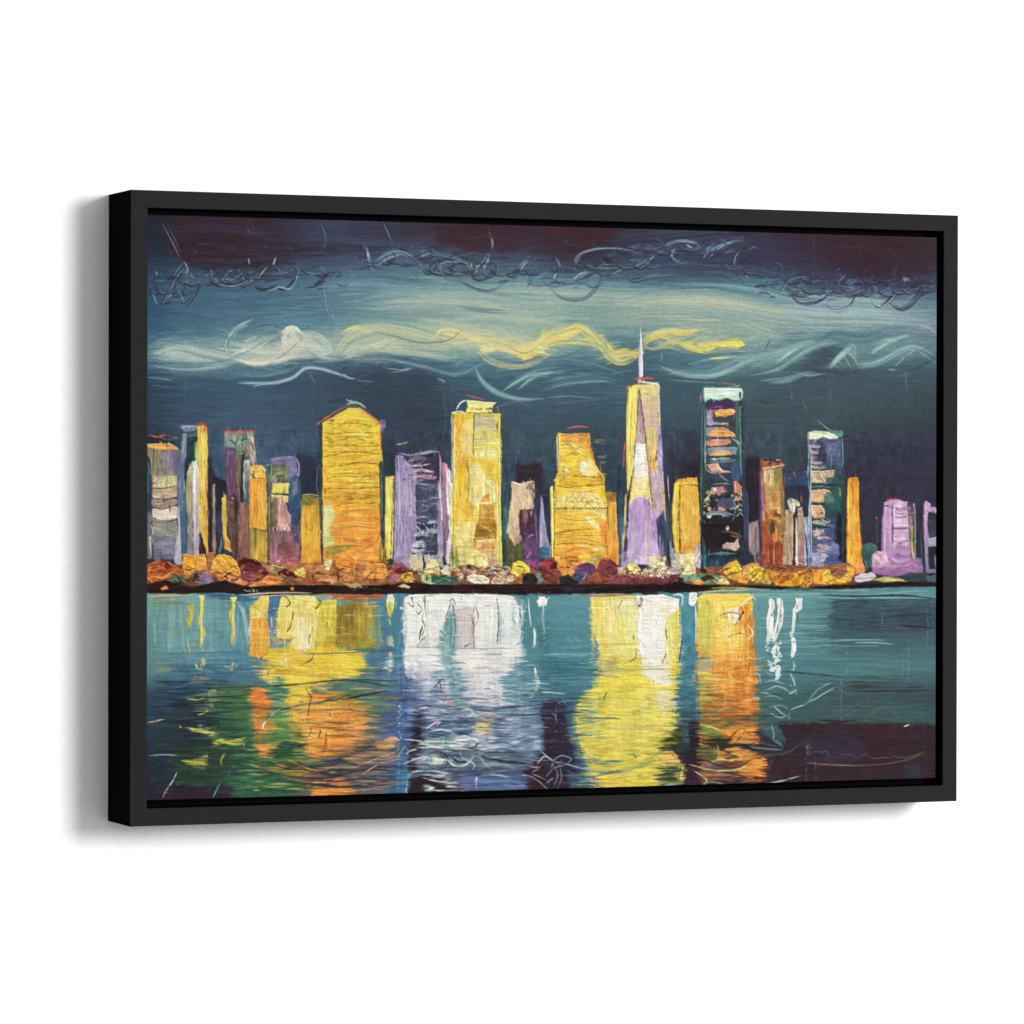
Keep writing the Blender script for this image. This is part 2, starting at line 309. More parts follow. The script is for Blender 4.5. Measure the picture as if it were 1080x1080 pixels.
P("e8d44c","728,367 738,362 745,361 752,363 762,364 770,360 780,360 786,364 778,368 764,368 750,366 742,370 732,370",e=1.2,w=1.6,n=.18,a=.95,h=1)
S_("e3d35c","762,364 772,359 784,362",5,a=.8,br=.4,soft=.3)
S_("5f8078","704,355 718,359 732,355 740,351",.8,a=.9); S_("5c7468","676,372 682,362 688,356",1,a=.8); S_("7c7a50","724,369 738,371 748,368 760,364",.8,a=.85)
S_("94b3a2","724,350 740,355 756,353 770,358",3,a=.55); S_("a6bda0","716,344 740,348 760,352",2.5,a=.5)
S_("e0d878","748,379 762,377 776,377",1.8,a=.9); S_("8fb0a0","725,384 742,380 760,376",2,a=.7)
S_("7fa6ae","697,388 720,392 745,392 775,380 800,368",3.4,a=.7,br=.6); S_("9cbcbc","696,386 712,392 735,394",1.4,a=.8); S_("5c8794","640,396 670,390",2,a=.4)
S_("8cb0b4","694,382 698,378 697,372",.9,a=.8); L("6f98a4","655,397 668,382",.5,a=.7); S_("86a6ac","700,400 736,403 765,404",.9,a=.7)
S_("a8b794","780,340 805,352 830,356",4,a=.5,br=.7); S_("c9c896","775,332 795,342 815,350",2.4,a=.6)
# teal hooks on the right
for p,w,c in (("790,388 812,380 830,372 848,364",6,"6c979e"),("818,382 835,368 850,361 860,360",4.5,"86aeb0"),("822,378 838,368 848,362",2,"a0c2be"),("780,382 800,378 820,376 850,378",3,"6f9a9e"),
 ("800,402 830,398 845,392",3,"6f979c"),("836,392 850,396 872,394",1,"8aacb0"),("876,388 884,378 892,370 896,366",6,"89b2b2"),("878,386 888,374",2.4,"a5c8c2"),("890,368 900,364 902,372",4,"7fa8ac"),("889,372 894,382 899,391",1.6,"8ab0b2"),
 ("896,366 902,374 906,378",1,"9cbcbc"),("920,372 930,364 940,358",6,"84aeae"),("922,370 934,362",2,"9fc2bc"),("915,366 940,356 956,352",3,"6f99a2"),("938,360 948,356 958,354",1,"a0babc"),
 ("900,384 925,380 950,370 970,366 988,374",4,"5f8a94"),("947,382 960,372 972,368 986,376",2.4,"7ca4a8"),("944,386 954,378",1.8,"84aeae"),("936,390 946,390",2,"8ab4b0"),("965,368 980,378 988,384",1.6,"86a6b0"),
 ("862,360 880,352 900,356 930,352",5,"5c828e"),("893,350 915,356 940,350",4,"4f7684"),("856,376 872,368 888,368",6,"465f6c")):
    S_(c,p,w,a=.8,br=.6,tp=.35)
L("415c68","806,370 812,358",.7); S_("a9a9a4","916,350 930,350 942,346",2,a=.7); S_("b5b0ac","968,342 980,346 988,352",2.4,a=.6)
S_("9cb7bc","940,330 942,340 936,344",.8,a=.8)
for p in ("872,394 875,406 877,440","832,390 835,420","955,392 957,418","848,425 850,434","866,328 870,352","910,322 910,350"): L("7f9ca4",p,.5,a=.6)
# streaming cloud body
for i in range(240):
    x=rng.uniform(160,600); yc=371+9*np.sin(x/42)-8*(x>360)*np.sin((x-360)/80); y=yc+rng.normal(0,9); j=int((y-Y0)*S); k=int((x-X0)*S); c=np.clip(IMG[j,k]*rng.uniform(.9,1.2),0,1)
    s_=.35*np.cos(x/42); l=rng.uniform(10,34)
    S_('%02x%02x%02x'%tuple(int(v*255) for v in c),[(x-l/2,y-s_*l/2+rng.uniform(-2,2)),(x,y),(x+l/2,y+s_*l/2+rng.uniform(-2,2))],rng.uniform(.8,3.5),a=.6,tp=.4,br=.7)
for i in range(260):
    x=rng.uniform(560,985); y=rng.uniform(348,396); l=rng.uniform(10,30); j=int((y-Y0)*S); k=int((x-X0)*S); c=np.clip(IMG[j,k]*rng.uniform(.85,1.22),0,1); s_=-.5*np.cos((x-800)/30) if x>790 else -.15
    S_('%02x%02x%02x'%tuple(int(v*255) for v in c),[(x-l/2,y-s_*l/2),(x,y+rng.uniform(-2,2)),(x+l/2,y+s_*l/2)],rng.uniform(.8,3),a=.6,tp=.4,br=.7)
RIDGE(156,340,988,400,80,8,6,.5,.16,.55,h=.4); RIDGE(156,228,988,600,120,4,6,.4,.1,.55,h=.3)
# scribbled loops, upper sky
dk="2e2638"; lt="8fb3c6"
for p,w,c in (("156,322 172,321 178,312 184,298 193,288 198,278",1.1,dk),("164,322 176,320 183,316",1.6,"38283a"),("196,322 206,310 212,296 216,290",1.7,"302a3c"),("222,296 230,302 244,300 256,298 266,300",1.8,dk),("252,306 262,300 272,294 282,286",1.6,dk),
 ("268,302 276,306 284,304",2,dk),("290,304 300,305 308,298 314,290",2.2,dk),("322,304 332,302 342,292 349,286",2.4,"362838"),("244,270 258,280 280,276 300,278",2,"3a3040"),
 ("194,276 184,290 176,308",1.2,"6f8ea6"),("194,276 198,284 196,290",1.4,"9cc0cc"),("160,306 164,318 166,322",1.3,"6ab0b8"),("176,316 184,306",1,"a9bcc6"),("188,306 194,318",1.2,"a9c8d0"),("200,286 207,300 214,292",1,"7f9fb4"),
 ("222,284 226,294 232,298",1.4,lt),("232,298 240,288 246,284",1.2,"7fa5b8"),("251,283 257,294 264,300",1.2,"7fa8b8"),("270,296 277,287 282,281",1,"a4c0cc"),("262,272 263,279",1.4,"8ec0cc"),("288,280 291,271",2,"8fc0cf"),("312,296 315,286",1,"a0bcc8"),
 ("170,234 180,252 190,273",0.74,"8ea9b8"),("176,236 184,252 191,268",0.5,"6f8298"),("263,231 268,243",0.62,"a0b4c0"),("260,238 264,248",.7,"7f93a4"),("337,234 343,248 342,262",0.5,"8798a8"),("164,286 166,290",1.2,"8fb3c0"),
 ("341,298 343,315 346,330 358,336",0.56,"8fb0b8"),("345,318 350,330 356,348",0.5,"86a8b4"),
 ("382,256 388,266 391,282 396,286",1.6,"8fb3c8"),("387,266 390,278",1.8,"b0ccd6"),("404,234 410,248 415,257",0.68,"8fa9bc"),("392,282 402,272 418,266 432,270 440,276",4,"6d93ae"),("398,280 410,272 424,268",1.4,"a9c6d2"),
 ("428,268 440,276 448,284 460,290 480,291 498,289",2,"3c3c50"),("444,284 448,272 462,268 480,266",1.6,"45526a"),("452,286 456,278 468,274 484,276 496,280",3,"3f3c50"),("460,286 468,278 480,276 492,278 497,288",1.4,"86a2b4"),
 ("478,290 476,282 484,278 495,280",1.4,"352c3c"),("468,290 464,282 472,276",1.2,"93a8b4"),("440,272 452,268 464,266",1.2,"93b0be"),("446,278 448,274 452,270",1,"a4c4d0"),("497,277 498,287",1.2,"9db4bc"),
 ("480,292 490,300 506,306 522,304 536,294 544,286",2.6,"5c7c8e"),("502,296 500,286 508,278 515,268",2.4,"4c6a84"),("506,288 514,276 516,268",2.6,"7aa0b6"),("500,292 504,282 510,276",1,"b4ccd4"),("514,240 518,252 519,266",0.62,"8aa4b4"),("519,250 520,262",1.6,"7797a8"),
 ("540,300 544,284 552,276 560,270",3,"4f6c86"),("546,290 552,280 558,274",1.4,"8faebf"),("556,302 560,290 570,286",3.6,"587d90"),("554,298 562,290 568,284",1.4,"a4bec6"),("540,300 548,308 560,308 570,302 582,300",2,"44606e"),("490,320 510,322 530,328",1.4,"5f8088"),
 ("586,272 590,280 588,288",2,"8fb4c6"),("588,286 584,294 584,302",1.2,"a0c4ce"),("580,304 592,312 606,314 618,312 620,306",3,"48687a"),("596,302 606,294 618,288 628,290 630,298 622,306",2.2,"5f8896"),("600,300 610,290 620,286",1.4,"9cbcc4"),("624,306 630,296",2,"84a6ae"),
 ("608,288 606,276 618,266 640,262 664,264 676,268",.9,"86a4b4"),("606,280 612,270",.8,"7f9cb0"),("618,282 640,280 656,284 664,280",1.6,"372c3e"),("644,290 656,284 668,278",.9,"9ab6c2"),("660,288 664,294 672,296 686,292",1.8,"323e54"),
 ("674,284 682,278 690,270 700,264",1.1,"9cb2c4"),("700,260 708,256 720,254 732,256",4,"5f7894"),("710,262 708,270 716,276",1.1,"8aa6bc"),("724,258 730,262",2,"90aac0"),("636,272 646,276",5,"422c34"),
 ("744,270 750,262 764,256 786,250",6,"44557a"),("746,268 748,262 754,264",5,"6e9cc0"),("748,272 758,262 772,256",1.2,"8aa8c4"),("742,272 744,268",.9,"a0b8c8"),("774,280 776,270 780,266",.9,"9cb4c4"),("786,288 790,296",1,"8a9cb8"),
 ("744,290 760,290 775,296 790,298",2,"3a4260"),("780,288 800,284 826,294 830,300",1.6,"4c5878"),("826,306 832,296 844,292 852,296",1.6,"76a0b8"),("826,304 827,308",2,"a4c8d0"),("832,308 840,318 854,322 864,318",1.6,"3c3c58"),("836,304 850,312 862,314",1.6,"7d9cb4"),
 ("862,318 880,328 896,324 898,320",1.3,"40405c"),("866,306 880,298 884,292",1.5,"47486a"),("876,306 880,308",2.4,"7f9cb8"),("892,300 900,296 904,298",5,"567a98"),("880,306 886,296 892,290",1,"7f98b4"),("902,312 912,306 918,300",2,"372c44"),
 ("918,316 926,324 938,316 946,302 956,296",1.5,"3f3654"),("936,318 948,326 960,322 966,314 970,304",1.3,"3a3450"),("950,298 956,302 948,312 948,318",1.6,"4c6484"),("952,294 960,296",5,"6f9cb8"),("955,316 962,312 966,304",1,"86a6bc"),("966,316 976,310 986,304",1.2,"3a3c58"),
 ("975,305 977,307",1.6,"b4ccd4"),("942,292 944,284 948,280",5,"3f3c5c"),("918,300 925,306 922,314 930,312",1.6,"5f7f9c"),("888,310 896,306 908,304",1.4,"6c8aa8"),("870,314 884,316",1.2,"5c6c8c"),("930,306 940,304 944,308",3,"4c5c80")):
    S_(c,p,w,a=.85,br=.2,tp=.3,h=.8 if w<2.5 else .5)
P("402a33","461,238 514,240 512,254 463,256",e=2,w=2,a=.45)
for i in range(70):
    x=rng.uniform(156,988); y=rng.uniform(262,318); r0=rng.uniform(1.5,5); t0=rng.uniform(0,6); y+=-6 if 260<x<560 else 0
    if x>560 and x<820: y-=14
    L(['2b2a3c','7f9fb4','51708a','96b4c0'][i%4],[(x+r0*1.5*np.cos(t0+k*.7),y+r0*np.sin(t0+k*.7)) for k in range(4)],rng.uniform(.3,.6),a=.55)
for x0,y0,x1,y1,n in ((156,228,400,300,90),(400,232,990,300,120),(156,300,990,470,90)): SPK("8fa4b4",x0,y0,x1,y1,n,.35,.5)
for x,y0,y1 in ((374,290,400),(449,292,330),(508,378,400),(571,300,335),(582,300,338),(647,290,345),(688,322,335),(760,315,345),(631,400,440),(652,412,425),(697,372,398),(760,400,440),(781,300,320),(195,395,430),(230,410,440),(330,395,440),(858,240,300),(740,412,430)):
    L("86a4ae",[(x,y0),(x+.6,(y0+y1)/2),(x,y1)],.35,a=.5,br=.9)
L("35404c","476,404 478,424 484,446",.8,a=.4); L("7fa0aa","466,398 468,420 470,440 468,460",.5,a=.6)
# ---------------- second pass over the sky: loaded, curving bristle tracks
# middle band, grey and pale
SW("430,312 520,306 600,308 690,312 770,318",26,"5f8c98 86a8a4 9db4a8 8fada8 a4b4a0",70,w=(.8,2.6),a=.6)
SW("372,322 430,316 500,318 560,326 640,322",30,"6f99a4 92b0a8 a2b6a4 94b0a6 8aa8a4",80,w=(.8,2.6),a=.55)
SW("640,326 700,318 770,322 830,334 900,336",28,"8aa6a0 a8b6a0 b2b8a0 9fb2a4 88a4a0",80,w=(.8,2.4),a=.6)
SW("800,326 860,332 920,334 985,338",22,"7c9ca8 98b2b4 9ab2b0 7f9ea4",50,w=(.8,2.4),a=.6)
SW("330,300 380,296 430,300 470,304",14,"46708c 5f8ca0 6f9aa8",30,a=.5); SW("160,318 220,314 290,316 350,322",22,"3c6684 4a7894 3f6c8a",40,a=.4); SW("700,298 780,300 850,318 900,322",12,"4c7888 6a96a2 7ca2aa",30,a=.5)
SW("470,338 520,334 580,340 620,346",12,"9cb4a4 b0bca0 a4b8a4",26,a=.5); SW("480,322 515,328 545,330",4,"4c747c 587f88",8,w=(.6,1.4),a=.6)
# left cloud
SW("156,376 185,366 215,372 250,378 285,380 320,374 352,376",12,"7fa2a8 b4c4b8 c8ccb8 a8beb4 6c94a0",60,w=(.8,2.2),a=.7)
SW("160,386 200,388 240,382 262,372 285,366",7,"5c8898 86aab0 9cb8b8",24,a=.6); SW("156,368 172,360 190,364 212,370",6,"5c8a9c 80a6ae",14,a=.6)
SW("268,336 250,346 240,358 238,367 244,375 252,380",5,"5c8a9c 8cb0b4 b4c8c0 6c98a4",14,w=(.6,1.6),a=.8)
SW("244,374 262,366 278,358 296,352",7,"7fa4ac c0ccbc e0dcc4 98b4b0",26,w=(.6,1.8),a=.75); SW("246,378 268,384 292,381 310,374 318,364",5,"c0c8b4 ece0c4 e4dcc4 a4b8ac",26,w=(.7,2),a=.85)
SW("262,352 278,345 298,350 310,358",9,"3c6a84 4c7c92 6c98a4 5a889a",20,a=.6); SW("300,362 300,352 308,346 318,350",6,"e8e4d0 f0ead4 d0d0bc",16,w=(.8,2.2),a=.9); SW("312,352 332,354 346,364 352,374",9,"8cb0ac c4ccb8 b0c2b0 88aca8",30,a=.65); SW("318,362 330,372 345,378 362,380",5,"d0d4c0 a8bcb0 7ca0a4",16,a=.75)
S_("3c647e","290,380 305,370 315,361",1.3,a=.85,br=0); S_("385c74","264,368 282,359 298,354",1,a=.8,br=0); S_("dfe2d4","268,369 284,359 297,351",.8,a=.85)
SW("250,404 285,404 308,398 322,388 340,389 362,396 378,400",5,"4f7890 8cacba a8c0c8 6c94a6",22,w=(.6,1.4),a=.75); SW("240,392 275,395 310,388 335,380",6,"4c768e 6a94a6",14,a=.5)
# centre cloud
SW("352,380 365,358 395,346 430,350 470,360 520,368",16,"7ca0a0 a4baa0 c0c4a0 acbc9c 88a8a0",80,w=(.8,2.4),a=.6); SW("362,372 400,370 440,374 480,380 500,378",9,"9cb0a0 b8bfa4 7ca0a4 4c7890",34,a=.6); SW("360,352 378,346 396,352",7,"e4d690 ddd294 c8cc9c",16,a=.8)
SW("455,360 468,348 484,350 500,358 530,362 560,372",7,"b0bc98 e4d48c e0d088 a4b898",40,w=(.7,2),a=.75); SW("502,366 516,358 535,362 552,370 568,362 582,350 600,344",6,"b0b890 ecd880 e8d270 d8cc80 94b098",46,w=(.7,2.2),a=.8)
SW("503,364 510,378 530,386 555,386 575,376 590,366",4,"9cac8c c4c890 b0bc94",18,w=(.6,1.5),a=.7); SW("440,336 480,342 520,352 560,350",8,"a8bca4 bcc4a0 94b0a4",26,a=.5)
S_("7c7a5c","395,350 418,355 440,361 462,361 476,357 488,348",1,a=.95,br=0); S_("7c8468","394,372 404,367 416,360",.8,a=.8,br=0)
SW("360,386 400,378 440,384 480,394 512,386",8,"3a5f78 5c8698 80a4ac 45708a",30,a=.6); SW("500,386 508,402 524,414 548,421 580,421",6,"5a8898 88acb2 7ca2ac 4c7a8c",26,w=(.6,1.6),a=.7); SW("528,414 548,400 568,392 600,388",6,"5f8c9c 90b2b6 7ca4ac",22,a=.65)
SW("570,410 600,402 640,400 655,406",7,"3f6a80 5c8898 7aa0a8",18,a=.5); SW("560,384 600,380 640,390 655,394",8,"4a7488 6692a0",20,a=.5)
# yellow ribbon
SW("568,360 590,350 608,344 622,350 634,362 644,374 662,374 676,366",6,"9cb494 d8d08c e8cc64 e8c860 a8b488",60,w=(.7,2.2),a=.8); SW("566,368 590,362 615,362 632,366 642,378 654,384 668,380 682,366",5,"7ca098 c8c47c e8c85c 94ac90",34,w=(.6,1.6),a=.75)
SW("678,366 688,354 706,350 724,350 740,346",6,"a4b898 dcd088 e4ca64 d0c67c",36,w=(.7,2),a=.8); SW("690,366 712,360 728,366 745,370 760,362 776,360",5,"a8b88c e4c858 ead460 c8c478",40,w=(.7,1.8),a=.8); SW("744,378 762,377 778,376",2.5,"c4c890 e4da7c",8,w=(.6,1.2),a=.85)
S_("55786f","704,356 718,360 732,356 742,350",.8,a=.9,br=0); S_("7c7440","720,370 738,373 752,369 762,363",.7,a=.85,br=0); S_("6c7c58","678,370 690,374 706,370",.7,a=.7,br=0)
SW("694,386 720,394 755,394 790,380 830,368",7,"4f7c90 84aab0 a0c0be 6c98a4",36,w=(.6,1.8),a=.65); SW("760,376 790,378 820,372 850,362 880,356",8,"6c969c 8cb0ac 7ca29f",30,a=.6)
SW("790,396 820,388 845,372 870,362 900,364",8,"4a7480 7ca6a8 94b8b4 5f8c94",40,w=(.6,1.8),a=.65); SW("818,384 836,370 852,362",5,"8cb4b2 a8c8c0 7ca4a8",16,w=(.7,1.8),a=.8); SW("874,389 884,378 893,370 902,365",5,"84b0ae a8cac2 6c9c9c",18,w=(.8,2),a=.85)
SW("890,368 900,376 908,388",3,"8cb4b4 6c9aa0",8,a=.8); SW("900,386 925,382 948,370 966,366 988,376",8,"4c7884 7fa8aa 98baba 5f8c96",36,w=(.6,1.8),a=.65); SW("918,374 932,364 948,356 966,352",5,"7caaaa a0c4be 6c989c",18,w=(.7,1.8),a=.8); SW("800,404 830,402 850,394 872,396",4,"6c949c 8cb0b2",14,a=.6); SW("860,362 880,352 910,354 950,346 985,350",8,"5a8490 48707f 6c929c",26,a=.5)
# scribbled band: each loop is a groove with a lit lip
for p_,w_ in (("156,322 170,321 178,308 186,292 196,282 200,292",5),("184,318 196,322 206,308 214,292",5),("222,286 228,298 244,301 258,297 272,288 284,278",5),("252,304 264,298 280,288",4),("268,300 280,306 294,302 306,304 316,288",5),("320,304 334,302 350,286",4),
 ("386,262 390,284 402,272 420,265 436,272 448,286 462,292 498,290",6),("446,284 450,272 466,268 490,276 498,286 480,290",6),("466,288 462,280 474,276 490,282",4),("500,296 500,284 510,274 517,262",5),("478,290 492,302 512,308 530,302 546,286",6),("540,302 546,284 560,270",5),("556,304 562,290 574,280",5),
 ("580,304 594,314 616,314 630,300 622,290 604,298 594,308",6),("586,270 590,284 584,302",3),("606,284 608,270 630,262 660,262 680,270",5),("614,284 640,282 664,282 686,272 700,262",5),("658,288 668,296 688,292 720,290",5),("700,262 716,254 736,258 730,266",5),("712,262 710,272 720,276",3),("742,272 754,260 775,254 790,256",6),("776,278 778,290 790,298",4),
 ("826,306 834,296 850,292 862,300",5),("832,308 842,320 862,320 880,308 892,298",6),("862,318 880,328 898,322 906,308 920,300",6),("894,302 904,294 912,304 900,314",5),("916,316 930,322 944,310 954,296",6),("936,318 952,326 966,316 972,302",5),("948,300 962,292 970,302 958,312",5),("966,318 978,308 988,302",4)):
    SW(p_,w_,"2c2a3e 35384e 7897ae 48637e 9cb8c4 3a4660",10,w=(.4,1.3),a=.75,h=1,spread=.8)
SW("156,240 220,236 300,240 360,236",18,"3c2a34 35293a 463446 40405a",40,w=(.8,2.4),a=.4); SW("460,246 520,244 580,252 640,250",16,"452b32 3c2b38 4c3a48",34,a=.4); SW("860,256 910,252 985,262",26,"432a30 3a2832 4a3844",40,a=.4); SW("640,252 700,246 780,240 840,250",16,"3e4462 48506c 36384e",36,a=.4); SW("330,252 400,256 440,262",14,"3f4664 4c6080 394058",30,a=.4)

# looping ridges worked with the brush handle, packed along the edge of the dark cloud
def LOOPS(x0,x1,y,r,n,sl=0.,cols=("2a283c","7c9cb4","3c4c68")):
    st=(x1-x0)/n
    for i in range(n):
        cx=x0+st*(i+.5)+rng.uniform(-1.5,1.5); cy=y+sl*(cx-x0)+rng.uniform(-2.5,2.5); rx=st*rng.uniform(.45,.85); ry=r*rng.uniform(.6,1.2); t0=rng.uniform(2.2,3.6); k=rng.uniform(2.,4.4)
        q=[(cx+rx*np.cos(t0-k*u)+u*st*.5,cy+ry*np.sin(t0-k*u)*.8-ry*.2*u) for u in np.linspace(0,1,7)]
        _S0(cols[0],q,rng.uniform(1.2,3.2),a=.62,br=.6,tp=.3,h=1); _S0(cols[2],[(a-.6,b-1.8) for a,b in q],rng.uniform(2,4.5),a=.5,br=.5,tp=.3,h=.7)
        _S0(cols[1],[(a+.8,b-1.) for a,b in q[rng.randint(3):]],rng.uniform(.4,.9),a=.6,br=.5,tp=.3,h=1)
LOOPS(158,200,304,10,5); LOOPS(186,260,296,7,8); LOOPS(236,330,290,7,9,-.05); LOOPS(385,450,272,7,5); LOOPS(445,505,284,7,6); LOOPS(498,566,286,10,6); LOOPS(560,632,298,9,5,-.05,("3a566a","8cb0bc","4c6c80")); LOOPS(606,690,276,8,7); LOOPS(676,760,262,8,6,0,("34344c","7c94ac","465878")); LOOPS(760,832,282,7,6,.1,("2e2c40","6c84a0","40486a"))
LOOPS(828,900,306,9,7); LOOPS(886,985,306,10,9,-.03); LOOPS(900,980,296,7,7,0,("2f2838","5c7898","423c58"))
for i in range(260):
    x=rng.uniform(158,985); y=(292 if x<380 else 274 if x<520 else 286 if x<640 else 268 if x<800 else 302)+rng.normal(0,6); l=rng.uniform(5,18)
    _S0(["2c2638","38344c","4c6480","34304a","6c8aa4"][i%5],[(x-l/2,y+rng.uniform(-2,3)),(x,y+rng.uniform(-3,3)),(x+l/2,y+rng.uniform(-3,2))],rng.uniform(.8,3),a=.5,br=.6,tp=.35,h=.8)
# teal broken through the yellow ribbon
for p_,c in (("596,362 606,356 616,358","84a49c"),("628,354 638,362 642,372","7ca09c"),("575,358 585,352 595,352","a8b898"),("652,380 664,376 672,380","6c949c"),("700,354 712,357 722,356","9cb49c"),("738,368 748,372 758,370","84a498"),("530,362 545,366 556,364","b0bc98"),("690,358 700,362 712,362","8cac9c"),("612,350 620,356 628,366","b4bc90"),("760,368 770,366 780,368","8ca89c")): S_(c,p_,2.4,a=.75,br=.5,tp=.35)
S_("8cacaa","310,350 318,356 316,364",4,a=.6,br=.5); S_("a9bcae","304,370 314,366 322,368",3,a=.6)

# soft smeared passages over the drawn clouds
for c,p_,a_ in (("b4c0b4","255,358 285,350 305,352 330,356 350,366 330,376 290,380 258,378",.38),("cfcdb8","270,366 300,360 322,362 318,374 285,378",.45),("8fb0b0","165,370 215,366 240,374 215,382 170,382",.35),("b6bfa4","365,352 430,345 520,346 560,356 540,372 460,372 380,376",.3),
 ("dcd498","462,350 500,350 545,358 575,352 600,346 618,350 640,364 656,376 640,378 615,362 580,364 545,372 505,366",.32),("c8c890","676,362 700,350 735,347 778,360 770,370 720,370 690,364",.3),("7ca4a8","690,386 760,388 830,368 850,362 820,384 760,398 700,396",.3),("88a8a8","870,386 900,364 960,356 985,370 950,380 900,388",.3),("5c8694","250,345 285,344 300,352 280,362 255,362",.4)):
    P(c,p_,e=9,w=5,n=.1,a=a_,h=.3)
for i in range(200):
    x=rng.uniform(160,985); y=rng.uniform(342,392); l=rng.uniform(8,30); j=int((y-Y0)*S); k=int((x-X0)*S); c=np.clip(IMG[min(j+rng.randint(-5,6),NH-1),k]*rng.uniform(.92,1.12),0,1); s_=rng.uniform(-.35,.25)
    _S0('%02x%02x%02x'%tuple(int(q*255) for q in c),[(x-l/2,y-s_*l/2),(x,y+rng.uniform(-2,2)),(x+l/2,y+s_*l/2)],rng.uniform(1.5,5),a=.42,tp=.4,br=.7,soft=.4)
S_("e8e2c8","298,368 299,358 304,350 311,347",2.2,a=.75,br=.3); S_("e6d478","545,372 562,366 580,352",2.4,a=.7); S_("ecd870","736,367 752,362 766,364 782,362",2.4,a=.8); S_("7a785c","395,350 418,355 440,361 462,361 476,357 488,348",.9,a=.9,br=0); S_("86745c","504,366 512,378 530,386 552,387 572,380",.8,a=.7,br=0)
# ---------------- buildings, left to right
def LN(c,*ps,w=.55,a=.85,**k):
    for p in ps: L(c,p,w,a,**k)
D1="3a3030"
# dark gaps behind
P("33344a 2c2c3c","218,470 226,500 238,508 236,595 214,595",e=2); P("2e2c3c","224,507 240,507 240,575 224,575",d='v'); P("2d3450 35303c","315,480 330,482 342,500 342,595 316,595",e=3,w=2,a=.8)
P("2f4656 33505a","337,440 342,440 342,600 338,600",d='v',w=.6); P("2d3c4c","400,470 420,480 418,600 404,600",e=2,d='v')
P("3c2e3a 2f3040","544,489 572,489 574,520 546,520",e=3,w=2); P("2f3c58 383c58","562,515 584,512 584,600 562,600",e=1.5,d='v')
P("352a38 2c2634","784,482 802,482 802,560 784,560",e=3,w=2,d='v'); P("34507a 2c3c5c","827,500 852,498 852,530 827,532",e=2,d='h'); P("2f3850","827,512 850,512 850,600 827,600",e=1,d='v')
P("36343f 2c2c34","885,560 935,560 935,600 885,600",e=2,a=.8); P("34363f","962,540 976,540 976,600 962,600",e=1,d='v')
# 1
P("7c7080 8a8078 b8ae80","155,471 189,475 188,516 155,516",d='v',n=.2); P("8a8c60","155,472 168,474 166,496 162,500 156,484",e=2,d='v',a=.8); P("766c92","176,476 190,476 188,498 178,496",e=3,d='v',a=.8)
H("a39aa8",163,474,186,502,a=.6,den=.5,d='v',fx=12,fy=1.2); H("5e5470",160,480,186,505,a=.5,den=.35,d='v',fx=12,fy=1.4)
P("c4bc8c","161,503 186,502 186,514 161,515",e=1.5,d='v',n=.3,a=.85); SPK("e0d8a8",163,503,186,513,30,.8); SPK("6c6650",163,498,186,510,25,.6)
P("b89c80 c8ae90","159,516 187,516 187,524 170,527 159,525",n=.22); SPK("e4c8b0",160,517,186,525,30,.8,.6)
P("a89888 988a80","159,527 187,526 187,532 175,537 160,534",n=.22); P("d8c4b0 e6d8c4","160,537 187,534 187,547 172,550 160,546",n=.15,h=.9); P("efe6d4","172,538 178,537 180,544 171,545",e=1.5)
P("938e88 8f8c80","160,547 187,549 188,568 160,566",d='b'); S_("b8b0a0","160,556 170,560 180,566",3); P("757688 6a6c80","160,564 188,566 187,590 162,590",e=2,d='v'); H("9a98a8",160,560,188,590,a=.5,den=.4,fx=16)
LN("4c3c3c","160,515 172,515 186,513","159,525 175,527 187,524","160,535 172,537 187,532","160,549 170,551 184,549",w=.8)
P("6b749c 4c6c8c 3f5f80","187,474 193,478 195,510 196,560 198,585 192,588 187,540",d='v',n=.24); H("9cb0c8",187,490,196,560,a=.6,den=.45,d='v',fx=20,fy=.9)
P("b0a8b8 c4bcc8","186,566 190,563 192,590 193,600 186,600 184,590",d='v'); S_("c8c4d0","188,535 189,560 188,590",2)
P("40305a 2f4c60","155,480 158,484 160,500 160,520 158,545 155,550",d='v'); P("2f6a70","155,495 158,498 157,520 155,520",d='v'); P("6c6c78","155,540 161,540 160,590 155,590",d='v'); S_("d0cc98","159,552 161,562 158,570 160,588",1.8); S_("b8b8a0","156,566 160,570 157,578",2.4)
P("efa85c f2b468","155,468 178,467 184,470 189,474 174,475 166,474 155,471",h=1,n=.1); P("1f3340","155,461 176,463 186,467 172,467 155,467",e=1); S_("4c5c80","168,462 178,464 184,463",1.4)
S_("e05048","157,458.5 165,461 171,459.5 180,459",1.7,h=1,br=.2); S_("c85850","181,461 188,462",1.1); S_("d86850","168,461 172,460",1.2)
# 2
P("7a84a4 6c7898","188,450 194,448.5 208,448.5 208,452 201,456 194,456",h=.9); S_("a9b4cc","190,451 200,449.5 207,450",1.1); P("8a93ac 5c6c8c","192,457 197,457 196,490 194,500 191,480",d='v'); S_("a0acc0","194,456 194,470 192,480",.9)
P("2c4c50 28484c","197,461 208,459 208,488 203,492 198,505 194,500 196,480",d='b'); S_("7c9468","198,461 203,459 208,459",1.2); P("7cb06c 9cc880","205,468 209,464 209,488 206,486",d='v'); S_("1c3440","200,470 207,462",2)
P("24343c","194,490 199,490 198,512 195,512",d='v'); P("c8c098 a49a78 908c84 8c8488","200,490 205,486 204,520 203,590 198,590 196,520 197,500",d='v'); P("f0ecf2 d8ccd8 c4b4c4 b4a8b8","204,487 208,486 210,500 210,585 204,588 203,520",d='v',h=.9); H("a090a8",203,520,211,585,a=.4,den=.4,d='v')
S_("b8c060","194,512 197,520 196,526",1.6)
P("e6c458 ecc860 e4bc50 dca848","208,449 218,449 219,480 219,585 214,592 210,560 209,500",d='v',h=.8); S_("d89040","212,450 213,457 214,451",1.5); S_("e08038","215,450 216,455 217,450",1.4)
